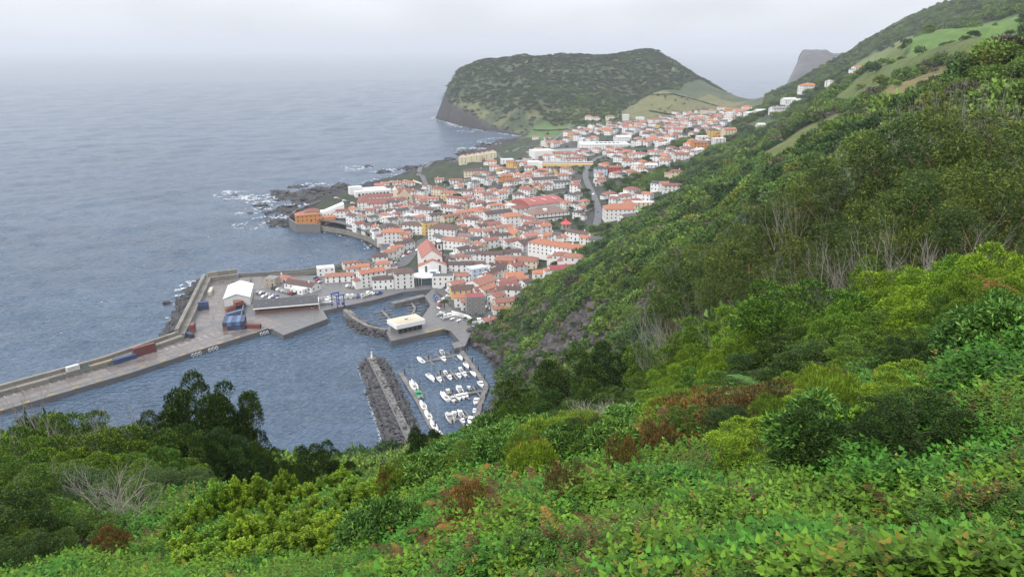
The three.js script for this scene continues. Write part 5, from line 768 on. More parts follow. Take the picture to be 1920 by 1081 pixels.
  const g = berth(() => motorboat(greenC, greenC), 'fishing_boat', 'green fishing boat on the outer pontoon', ...POS3(482, 552), side + Math.PI, 0.05, 1.6); mesh('mast', cyl(0.07, 0.05, 4, 6, 0, 2, 0), alu, g);
  const ash = [[838, 557, 'm', 0.4, 'motor boat parked on the inner quay road'], [831, 563, 'm', 1.9, 'white boat on the quay below the white car'], [824, 569, 'm', 2.1, 'small boat beside the red awning'], [822, 578, 'd', 2.3, 'dinghy below the red awning'], [826, 589, 'm', 0.5, 'white boat left of three on the hard standing'], [834, 594, 'm', 0.6, 'middle boat of three on the hard standing'], [842, 595, 's', 0.5, 'large white boat on the hard standing'], [848, 598, 'd', 0.7, 'dinghy right of the hard standing boats'], [860, 601, 'd', 0.9, 'dinghy lying alone on the slipway'], [898, 604, 's', 0.3, 'white yacht hull parked by the marina ramp'], [892, 613, 'b', 0.4, 'boat under a blue cover at the marina ramp'], [815, 556, 'b', 2.0, 'blue covered boat on the inner quay edge'], [818, 562, 'b', 2.0, 'second blue covered boat on the inner quay edge'], [613, 568, 's', 0.1, 'large blue and white fishing boat on stands by the hoist'], [615, 561, 'm', 0.1, 'white boat behind the big boat on stands'], [651, 556, 'm', 1.4, 'boat ashore leftmost below the pale wall'], [660, 556, 'm', 1.5, 'boat ashore second below the pale wall'], [671, 555, 'b', 1.6, 'blue boat ashore below the pale wall'], [680, 555, 'm', 1.6, 'boat ashore beside the blue boat'], [690, 553, 's', 0.9, 'long white boat ashore below the hotel'], [700, 551, 'd', 1, 'white dinghy ashore below the hotel'], [711, 550, 'b', 0.6, 'blue dinghy ashore below the hotel terrace']];
  for (const [px, py, k, turn, label] of ash) berth(() => k === 'd' ? dinghy() : k === 's' ? motorboat(gel, gel) : k === 'b' ? motorboat(blueC, blueC) : motorboat(), k === 'd' ? 'dinghy' : 'motor_boat', label, px, py, turn, 3.75, k === 's' ? 1.5 : 1, 'boats laid up ashore');
  const tent = site('awning', 'small red awning beside the round quay tree', 'awning', 824, 575, 0.4); mesh('cloth', new THREE.ConeGeometry(2.6, 1.2, 4).rotateY(0.78).translate(0, 2.9, 0), redC, tent); for (const x of [-1.6, 1.6]) for (const z of [-1.6, 1.6]) mesh('post', cyl(0.06, 0.06, 2.4, 5, x, 0, z), alu, tent);
}
// ---------------------------------------------------------------- cars
{
  const s = new THREE.Shape([[-2.1, 0.3], [2.1, 0.3], [2.15, 0.75], [1.9, 0.92], [1.1, 1.0], [0.5, 1.45], [-1.2, 1.48], [-1.9, 1.02], [-2.15, 0.9]].map((p) => new THREE.Vector2(...p))), bodyG = new THREE.ExtrudeGeometry(s, { depth: 1.5, bevelEnabled: true, bevelSize: 0.08, bevelThickness: 0.1, bevelSegments: 1 }).translate(0, 0, -0.75), glassG = merge([box(1.9, 0.36, 1.74, -0.35, 1.2, 0), box(0.5, 0.3, 1.5, 0.72, 1.2, 0)]), wheel = new THREE.CylinderGeometry(0.33, 0.33, 0.22, 12).rotateX(Math.PI / 2);
  const paints = { white: [0.75, 0.75, 0.75], grey: [0.22, 0.22, 0.23], black: [0.02, 0.02, 0.022], red: [0.35, 0.02, 0.02], silver: [0.45, 0.46, 0.48], blue: [0.03, 0.07, 0.22] }, protos = {};
  const car = (px, py, deg, paint, where, D) => { const p = D ?? siteOf(px, py); if (!protos[paint]) { const t = new THREE.Group(); t.name = 'parked_car'; mesh('body', bodyG, std(col(...paints[paint]), 0.3, { metalness: 0.1 }), t); mesh('window', glassG, M.glass, t); for (const x of [-1.3, 1.35]) for (const z of [-0.78, 0.78]) { const w = mesh('wheel', wheel, M.dark, t); w.position.set(x, 0.33, z); } protos[paint] = t; }
    const c = protos[paint].clone(); c.name = numbered('parked_car'); c.userData = {}; scene.add(c); c.position.set(p.x, p.h + (D ? 0.35 : 0.08), -p.D); c.rotation.y = rad(deg); tag(c, `${paint} car ${where}`, 'car', 'cars ' + where); return c; };
  const NTH = ['first', 'second', 'third', 'fourth', 'fifth', 'sixth', 'seventh', 'eighth', 'ninth', 'tenth'];
  reseed(71); const P = ['white', 'white', 'grey', 'black', 'silver', 'red', 'silver', 'blue', 'grey', 'white'];
  const run = (n, a, b, deg, where) => { for (let i = 0; i < n; i++) { const s = i / (n - 1); if (rnd() < 0.12) continue; car(lerp(a[0], b[0], s), lerp(a[1], b[1], s), deg + rr(-6, 6), pick(P), where).userData.label += `, ${NTH[i]} from the left end`; } };
  run(7, [484, 549], [518, 557], 70, 'in the front row of the harbour car park'); run(7, [488, 556], [527, 562], 70, 'in the second row of the harbour car park'); run(9, [513, 541], [549, 552], 60, 'in the back row by the dark roofed sheds'); run(4, [652, 537], [668, 540], 70, 'below the hotel wing'); run(7, [738, 498], [768, 474], 48, 'along the sloping street behind the seafront'); run(6, [905, 590], [940, 525], 60, 'parked up the narrow main street'); run(3, [592, 522], [600, 530], 60, 'beside the white flat building');
  car(841, 546, 10, 'white', 'alone on the harbour square'); car(872, 583, 10, 'black', 'in front of the grey apartment block'); car(783, 470, 50, 'white', 'turning by the church square'); car(927, 552, 60, 'silver', 'driving down the main street'); car(1121, 398, 80, 'blue', 'on the broad boulevard'); car(1113, 365, 70, 'white', 'far up the boulevard');
  run(8, [780, 388], [800, 386], 60, 'by the convent church square'); run(6, [630, 372], [668, 384], 20, 'on the square beside the arcade'); run(10, [1000, 318], [1046, 320], 70, 'outside the yellow market');
}
// street lamps on the quay and sea-front
{ const proto = new THREE.Group(); proto.name = 'street_lamp'; mesh('pole', cyl(0.12, 0.07, 8, 6), M.steel, proto); mesh('arm', box(1.6, 0.1, 0.1, 0.7, 8, 0), M.steel, proto); mesh('lamp_head', box(0.7, 0.14, 0.3, 1.5, 8, 0), M.offwhite, proto);
  const spots = [[420, 524, 'by the warehouse gable'], [400, 600, 'in the middle of the container yard'], [300, 668, 'on the pier beside the dark red stack'], [120, 722, 'on the pier left of the rust red container'], [545, 560, 'in the harbour car park'], [590, 600, 'on the ramp quay'], [680, 566, 'on the quay below the pale wall'], [770, 545, 'at the foot of the glass fronted terminal'], [800, 600, 'on the fishing apron'], [860, 610, 'by the slipway'], [715, 478, 'at the corner of the little bay'], [660, 436, 'on the seafront road'], [620, 425, 'under the auditorium']];
  for (const [a, b, w] of spots) { const p = siteOf(a, b), l = proto.clone(); l.name = numbered('street_lamp'); l.userData = {}; scene.add(l); l.position.set(p.x, p.h + 0.05, -p.D); l.rotation.y = rr(0, 6.28); tag(l, 'tall grey street lamp ' + w, 'street lamp', 'street lamps of the harbour'); } }
// ---------------------------------------------------------------- surf
{
  const blob = (s) => { reseed(s); const sh = new THREE.Shape(), n = 14; for (let i = 0; i < n; i++) { const a = i / n * 6.283, r = rr(0.45, 1); i ? sh.lineTo(Math.cos(a) * r, Math.sin(a) * r * 0.7) : sh.moveTo(Math.cos(a) * r, Math.sin(a) * r * 0.7); } return new THREE.ShapeGeometry(sh, 3).rotateX(-Math.PI / 2); };
  const out = []; reseed(909); const foamAt = (x, D, s) => out.push([x, 0.30 + rr(-0.1, 0.25), -D, s * rr(0.7, 1.8), 1, s * rr(0.5, 1), rr(0, 6.28), rr(-0.06, 0.06), mulc([0.74, 0.77, 0.80], rr(0.75, 1)), rr(-0.06, 0.06)]);
  for (let k = 0; k < COAST.length - 1; k++) { const a = COAST[k], b = COAST[k + 1]; if (Math.max(a[1], b[1]) < 500 || Math.max(a[0], b[0]) > 200 || Math.min(a[1], b[1]) > 2000) continue; const len = Math.hypot(b[0] - a[0], b[1] - a[1]), nx = -(b[1] - a[1]) / len, ny = (b[0] - a[0]) / len; for (let i = 0; i < len * 1.6; i++) { const t = rnd(), q = Math.pow(rnd(), 2) * 14 + 0.5, x = lerp(a[0], b[0], t), D = lerp(a[1], b[1], t); if (fbm(x / 20, D / 20, 2, 3.3) + rr(-0.1, 0.25) < 0) continue; for (const s of [1, -1]) { const X = x + nx * q * s, Y = D + ny * q * s; if (polyDist(COAST, X, Y) < -0.5 && polyDist(QUAY, X, Y) < -2) foamAt(X, Y, rr(0.3, 1.0) * (1 + D / 900)); } } }
  const cl = (px, py, rx, ry, n, s) => { for (let i = 0; i < n; i++) { const a = rr(0, 6.28), q = Math.sqrt(rnd()), X = px + Math.cos(a) * rx * q, Y = py + Math.sin(a) * ry * q, p = onLevel(X, Y, 0); if (fbm(p.x / 9, p.D / 9, 3, 1.7) < -0.02) continue; if (polyDist(COAST, p.x, p.D) > 0 || polyDist(QUAY, p.x, p.D) > -4) continue; foamAt(p.x, p.D, s * rr(0.4, 1.3)); } };
  cl(520, 372, 75, 14, 1260, 1.62); cl(440, 366, 40, 9, 468, 1.62); cl(500, 400, 60, 12, 756, 1.38); cl(550, 418, 60, 8, 468, 1.25); cl(480, 425, 50, 8, 162, 1.12); cl(700, 318, 60, 5, 432, 1.75); cl(660, 314, 25, 3, 108, 1.75); cl(890, 282, 44, 8, 936, 1.88); cl(930, 265, 36, 7, 756, 1.88); cl(850, 236, 16, 3, 144, 2.00); cl(340, 560, 16, 26, 756, 0.88); cl(325, 600, 14, 20, 468, 0.88); cl(360, 535, 20, 8, 324, 0.88); cl(840, 232, 8, 3, 90, 2.00); cl(600, 347, 50, 4, 234, 1.62); cl(900, 246, 60, 3, 288, 1.75);
  reseed(12); for (let i = 0; i < 170; i++) { const r = rr(420, 2600), a = rr(-0.72, 0.1), x = Math.sin(a) * r, D = Math.cos(a) * r; if (polyDist(COAST, x, D) > -20 || polyDist(harbourPoly, x, D) > -20) continue; foamAt(x, D, rr(0.3, 0.8) * (1 + r / 1500)); }
  for (let i = 0; i < 700; i++) { const s = rnd(), a = moleP[Math.floor(rnd() * 4) === 0 ? 12 : 10 + Math.floor(rnd() * 2)], b = moleP[(moleP.indexOf(a) + 1) % moleP.length]; const x = lerp(a[0], b[0], s) - rr(0.2, 1.2), D = lerp(a[1], b[1], s) + rr(-0.6, 0.6); if (rnd() < 0.6) out.push([x, 0.25, -D, rr(0.15, 0.5), 1, rr(0.1, 0.3), rr(0, 6.28), 0, [0.6, 0.63, 0.66], 0]); }
  stuff(scatter('sea_foam', blob(3), std(col(1, 1, 1), 0.9), out), 'white surf breaking along the rocks and shore', 'foam');
}
// ---------------------------------------------------------------- gardens
const GARDEN = { walls: [] };
{ // low white walls between plots
  reseed(1313); let n = 0;
  for (let i = 0; i < 900 && n < 150; i++) {
    const h = HOUSES[Math.floor(rnd() * HOUSES.length)], a = h.rot + (rnd() < 0.5 ? 0 : Math.PI / 2), L = rr(8, 20), x = h.x + rr(-14, 14), D = h.D + rr(-14, 14), ex = Math.cos(a) * L / 2, ed = Math.sin(a) * L / 2;
    if (h.D > 1250 || [-1, 0, 1].some((s) => polyDist(COAST, x + ex * s, D + ed * s) < 6 || roadDist(x + ex * s, D + ed * s) < 1 || polyDist(QUAY, x + ex * s, D + ed * s) > -3 || HOUSES.some((q) => Math.hypot(q.x - x - ex * s, q.D - D - ed * s) < Math.min(q.w, q.d) * 0.62))) continue;
    const wi = Math.floor(rnd() * 4), wmat = [M.offwhite, M.white, M.concrete, M.concreteDark][wi], y = [-1, 0, 1].map((s) => heightAt(x + ex * s, D + ed * s)), m = mesh('garden_wall', boxUV(box(L, 2.6, 0.35)), wmat); m.position.set(x, y[1] + 0.35, -D); m.rotation.set(0, a, Math.atan2(y[2] - y[0], L)); tag(m, '', 'wall', 'garden walls of the town'); GARDEN.walls.push({ m, x, D, look: `low ${['off-white', 'white', 'beige', 'dark grey'][wi]} garden wall` }); n++;
  }
  rankLabels(GARDEN.walls, (h, l) => { h.m.userData.label = l; });
}
console.log('things built');
// ---------------------------------------------------------------- vegetation
class Leaves { // four points and two faces to a leaf, folded along its midrib
  constructor() { this.p = []; this.c = []; this.i = []; }
  add(o, dir, side, len, wid, c, fold = 0.25) {
    const n = this.p.length / 3, nx = dir.y * side.z - dir.z * side.y, ny = dir.z * side.x - dir.x * side.z, nz = dir.x * side.y - dir.y * side.x, m = 0.45 * len, f = wid * fold;
    this.p.push(o.x, o.y, o.z, o.x + dir.x * m + side.x * wid / 2 + nx * f, o.y + dir.y * m + side.y * wid / 2 + ny * f, o.z + dir.z * m + side.z * wid / 2 + nz * f,
      o.x + dir.x * len, o.y + dir.y * len, o.z + dir.z * len, o.x + dir.x * m - side.x * wid / 2 + nx * f, o.y + dir.y * m - side.y * wid / 2 + ny * f, o.z + dir.z * m - side.z * wid / 2 + nz * f);
    for (let k = 0; k < 4; k++) this.c.push(c[0], c[1], c[2]);
    this.i.push(n, n + 1, n + 2, n, n + 2, n + 3);
  }
  geo() { const g = new THREE.BufferGeometry(); g.setAttribute('position', new THREE.Float32BufferAttribute(this.p, 3)); g.setAttribute('color', new THREE.Float32BufferAttribute(this.c, 3)); g.setIndex(this.i); g.computeVertexNormals(); return g; }
}
const vRand = () => { const z = rr(-1, 1), a = rr(0, 6.2832), q = Math.sqrt(1 - z * z); return V(q * Math.cos(a), z, q * Math.sin(a)); };
function limb(list, a, b, r0, r1, seg = 5) { // tapered branch piece
  const d = b.clone().sub(a), len = d.length(), g = new THREE.CylinderGeometry(r1, r0, len, seg, 1, true); g.translate(0, len / 2, 0);
  g.applyQuaternion(new THREE.Quaternion().setFromUnitVectors(V(0, 1, 0), d.normalize())); g.translate(a.x, a.y, a.z); list.push(g.toNonIndexed());
}
function bentLimb(list, a, b, r0, r1, n = 3, wob = 0.12, seg = 5) { let p = a.clone(); const L = a.distanceTo(b); for (let i = 1; i <= n; i++) { const q = a.clone().lerp(b, i / n); if (i < n) q.add(vRand().multiplyScalar(L * wob)); limb(list, p, q, lerp(r0, r1, (i - 1) / n), lerp(r0, r1, i / n), seg); p = q; } }
// a crown of leaf clumps carried on limbs; returns geometries and its height
function makeTree(s, o) {
  reseed(s); const wood = [], L = new Leaves(), H = o.H, blobs = [];
  const fork = V(rr(-0.3, 0.3), H * o.fork, rr(-0.3, 0.3)); bentLimb(wood, V(0, -1.2, 0), fork, o.r, o.r * 0.75, 3, 0.05, 7);
  for (let i = 0; i < o.n; i++) {
    const a = i * 2.39996 + rr(-0.4, 0.4), t = (i + 0.5) / o.n, y = lerp(o.low, 0.90, Math.pow(t, o.bias ?? 0.8)) * H, prof = o.shape(y / H), q = o.spread * prof * Math.sqrt(rr(0.2, 1));
    const c = V(Math.cos(a) * q, y, Math.sin(a) * q), r = o.blob * rr(0.72, 1.2) * (0.7 + 0.4 * prof); blobs.push([c, r]);
    if (i % (o.limbEvery ?? 2) === 0) bentLimb(wood, fork.clone().lerp(V(0, y * 0.8, 0), rr(0, 0.5)), c.clone().multiplyScalar(0.92), o.r * 0.4, 0.03, 3, 0.12, 4);
  }
  for (const [c, r] of blobs) {
    const per = Math.round(o.per * r * r / (o.blob * o.blob)), bt = rnd(), base = mixc(o.c0, o.c1, bt);
    for (let k = 0; k < per; k++) {
      const d = vRand(); if (d.y < -0.3 && rnd() < 0.65) d.y *= -1; const rad = r * (0.55 + 0.5 * Math.sqrt(rnd())) * (1 + 0.28 * n3(d.x * 2.3 + c.x, d.y * 2.3 + c.y, d.z * 2.3 + s)), p = V(c.x + d.x * rad, c.y + d.y * rad * (o.flat ?? 0.8), c.z + d.z * rad);
      const dir = d.clone().multiplyScalar(o.out ?? 0.7).add(vRand().multiplyScalar(0.75)); dir.y += o.up ?? 0.25; dir.normalize(); const side = vRand().cross(dir).normalize();
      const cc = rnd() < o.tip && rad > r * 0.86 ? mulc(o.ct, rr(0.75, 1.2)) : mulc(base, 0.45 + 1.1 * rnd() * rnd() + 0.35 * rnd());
      L.add(p, dir, side, o.leaf * rr(0.7, 1.3), o.leaf * o.ratio * rr(0.8, 1.2), cc);
    }
  }
  return { wood: merge(wood), crown: L.geo(), H };
}
function makeSpires(s, o) { // a thicket of upright leaders, each a spire of up-turned leaves
  reseed(s); const wood = [], L = new Leaves(), H = o.H;
  for (let i = 0; i < o.n; i++) {
    const a = i * 2.4 + rr(-0.3, 0.3), q = o.spread * Math.sqrt((i + 0.4) / o.n), top = V(Math.cos(a) * q, H * (1 - 0.42 * (q / o.spread) ** 1.5) * rr(0.78, 1), Math.sin(a) * q), foot = V(top.x * 0.35, 0, top.z * 0.35), len = top.y, bt = rnd(), base = mixc(o.c0, o.c1, bt);
    bentLimb(wood, V(foot.x, -0.4, foot.z), top, 0.035, 0.008, 4, 0.02, 4);
    const side = 9; for (let b = 0; b < side; b++) { // side shoots
      const t0 = b === 0 ? 0.35 : rr(0.12, 0.86), p0 = foot.clone().lerp(top, t0), ba = rr(0, 6.28), bl = b === 0 ? len * 0.65 : rr(0.3, 0.75) * (1.15 - t0), dir = b === 0 ? top.clone().sub(foot).normalize() : V(Math.cos(ba) * 0.75, 0.85, Math.sin(ba) * 0.75).normalize(), n = Math.round(o.per * (b === 0 ? 1.4 : 0.8));
      for (let k = 0; k < n; k++) { const t = Math.sqrt(rnd()), w = 0.22 * (1.05 - t) + 0.05, aa = rr(0, 6.28), out = V(Math.cos(aa), 0, Math.sin(aa)), p = p0.clone().addScaledVector(dir, bl * t).addScaledVector(out, w * rr(0.1, 1)); const d = out.clone().multiplyScalar(0.8).addScaledVector(dir, rr(0.3, 1.2)).add(vRand().multiplyScalar(0.4)).normalize(), sd = vRand().cross(d).normalize(); L.add(p, d, sd, o.leaf * rr(0.7, 1.3), o.leaf * o.ratio * rr(0.8, 1.2), t > 0.62 && rnd() < o.tip * 1.6 ? mulc(o.ct, rr(0.75, 1.2)) : mulc(base, 0.45 + 1.1 * rnd() * rnd() + 0.35 * rnd())); }
    }
  }
  return { wood: merge(wood), crown: L.geo(), H };
}
const dome = (t) => Math.sqrt(Math.max(0.05, 1 - Math.pow((t - 0.45) / 0.62, 2))), cone = (t) => Math.max(0.15, 1.15 - t), umbrella = (t) => 0.55 + 0.6 * t;
const SPEC = {
  dark: { H: 8, fork: 0.35, r: 0.2, n: 30, low: 0.22, shape: dome, spread: 2.9, blob: 0.82, per: 950, leaf: 0.15, ratio: 0.42, c0: [0.015, 0.040, 0.008], c1: [0.031, 0.066, 0.010], ct: [0.09, 0.14, 0.016], tip: 0.25, up: 0.3, flat: 0.75 },
  laurel: { H: 6.5, fork: 0.3, r: 0.16, n: 32, low: 0.16, shape: dome, spread: 2.8, blob: 0.72, per: 780, leaf: 0.13, ratio: 0.42, c0: [0.036, 0.082, 0.010], c1: [0.062, 0.122, 0.012], ct: [0.155, 0.245, 0.018], tip: 0.40, up: 0.35, flat: 0.7 },
  lime: { H: 6, fork: 0.3, r: 0.15, n: 34, low: 0.16, shape: dome, spread: 2.7, blob: 0.7, per: 780, leaf: 0.125, ratio: 0.4, c0: [0.072, 0.150, 0.012], c1: [0.115, 0.205, 0.014], ct: [0.21, 0.32, 0.022], tip: 0.45, up: 0.4, flat: 0.75 },
  bright: { H: 3.2, spires: true, n: 13, spread: 0.95, per: 170, leaf: 0.10, ratio: 0.45, c0: [0.058, 0.122, 0.012], c1: [0.098, 0.185, 0.015], ct: [0.215, 0.33, 0.024], tip: 0.5, up: 0.75, flat: 1.15, limbEvery: 3 },
  acacia: { H: 10, fork: 0.3, r: 0.2, n: 34, low: 0.3, shape: umbrella, spread: 3.6, blob: 0.95, per: 620, leaf: 0.24, ratio: 0.17, c0: [0.038, 0.068, 0.016], c1: [0.064, 0.098, 0.020], ct: [0.15, 0.185, 0.03], tip: 0.28, up: -0.25, out: 0.5, flat: 0.65, limbEvery: 1 },
  willowy: { H: 2.6, fork: 0.2, r: 0.05, n: 30, low: 0.2, shape: dome, spread: 1.5, blob: 0.5, per: 260, leaf: 0.26, ratio: 0.30, c0: [0.042, 0.110, 0.020], c1: [0.072, 0.165, 0.028], ct: [0.14, 0.25, 0.05], tip: 0.3, up: -0.1, out: 0.7, flat: 0.8 },
  russet: { H: 1.5, fork: 0.2, r: 0.03, n: 22, low: 0.1, shape: dome, spread: 1.35, blob: 0.36, per: 250, leaf: 0.13, ratio: 0.22, c0: [0.062, 0.062, 0.018], c1: [0.125, 0.068, 0.024], ct: [0.22, 0.125, 0.036], tip: 0.3, up: 0.3, out: 0.8, flat: 0.8 },
  feathery: { H: 1.8, fork: 0.2, r: 0.05, n: 26, low: 0.2, shape: dome, spread: 1.25, blob: 0.42, per: 420, leaf: 0.15, ratio: 0.13, c0: [0.075, 0.145, 0.014], c1: [0.125, 0.20, 0.018], ct: [0.22, 0.31, 0.022], tip: 0.35, up: 0.45, out: 0.9, flat: 0.9 },
};
const bark = std(col(0.085, 0.07, 0.055), 0.95, { map: as(STREAK, 0.6) }), redBark = std(col(0.20, 0.12, 0.08), 0.95), greyBark = std(col(0.24, 0.225, 0.20), 0.95), paleBark = std(col(0.31, 0.285, 0.245), 0.95);
const leafMat = (k, rough = 0.62, sp = 0.35) => new THREE.MeshPhysicalMaterial({ vertexColors: true, color: col(k, k, k), roughness: rough, specularIntensity: sp });
const LM = [[1, 1, 1], [0.72, 0.78, 0.85], [1.25, 1.18, 0.95], [1.08, 1, 0.8], [0.85, 1, 1.15], [0.9, 0.88, 0.8], [1.1, 1.12, 1]].map((c) => { const m = leafMat(1); m.color.setRGB(...c); return m; });
const VARS = {}; for (const [k, o] of Object.entries(SPEC)) VARS[k] = [1, 2, 3].slice(0, k === 'laurel' || k === 'dark' || k === 'acacia' || k === 'bright' ? 3 : 2).map((s) => (o.spires ? makeSpires : makeTree)(s * 97 + k.length * 13, o));
const NAMES = { dark: ['dark_tree', 'dark green'], laurel: ['laurel_tree', 'olive green'], lime: ['lime_green_tree', 'yellow-green'], bright: ['upright_shrub', 'bright green upright'], acacia: ['acacia_tree', 'narrow-leaved'], willowy: ['broad_leaved_shrub', 'blue-green broad-leaved'], feathery: ['feathery_shrub', 'feathery yellow-green'], russet: ['bracken_bush', 'rust brown bracken'] };
const FORE = []; let pickN = 0;
function plant(kind, px, top, D, wide = 1, minH = 1) {
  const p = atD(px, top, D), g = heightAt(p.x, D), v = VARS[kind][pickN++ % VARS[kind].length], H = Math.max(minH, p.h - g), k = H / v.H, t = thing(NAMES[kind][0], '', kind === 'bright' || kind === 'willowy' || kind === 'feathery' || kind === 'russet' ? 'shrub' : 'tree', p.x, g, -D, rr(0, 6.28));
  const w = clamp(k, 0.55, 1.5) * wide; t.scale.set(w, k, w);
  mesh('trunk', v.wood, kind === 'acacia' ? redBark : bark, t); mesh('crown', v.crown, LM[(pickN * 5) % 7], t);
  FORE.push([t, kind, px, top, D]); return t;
}
reseed(555);
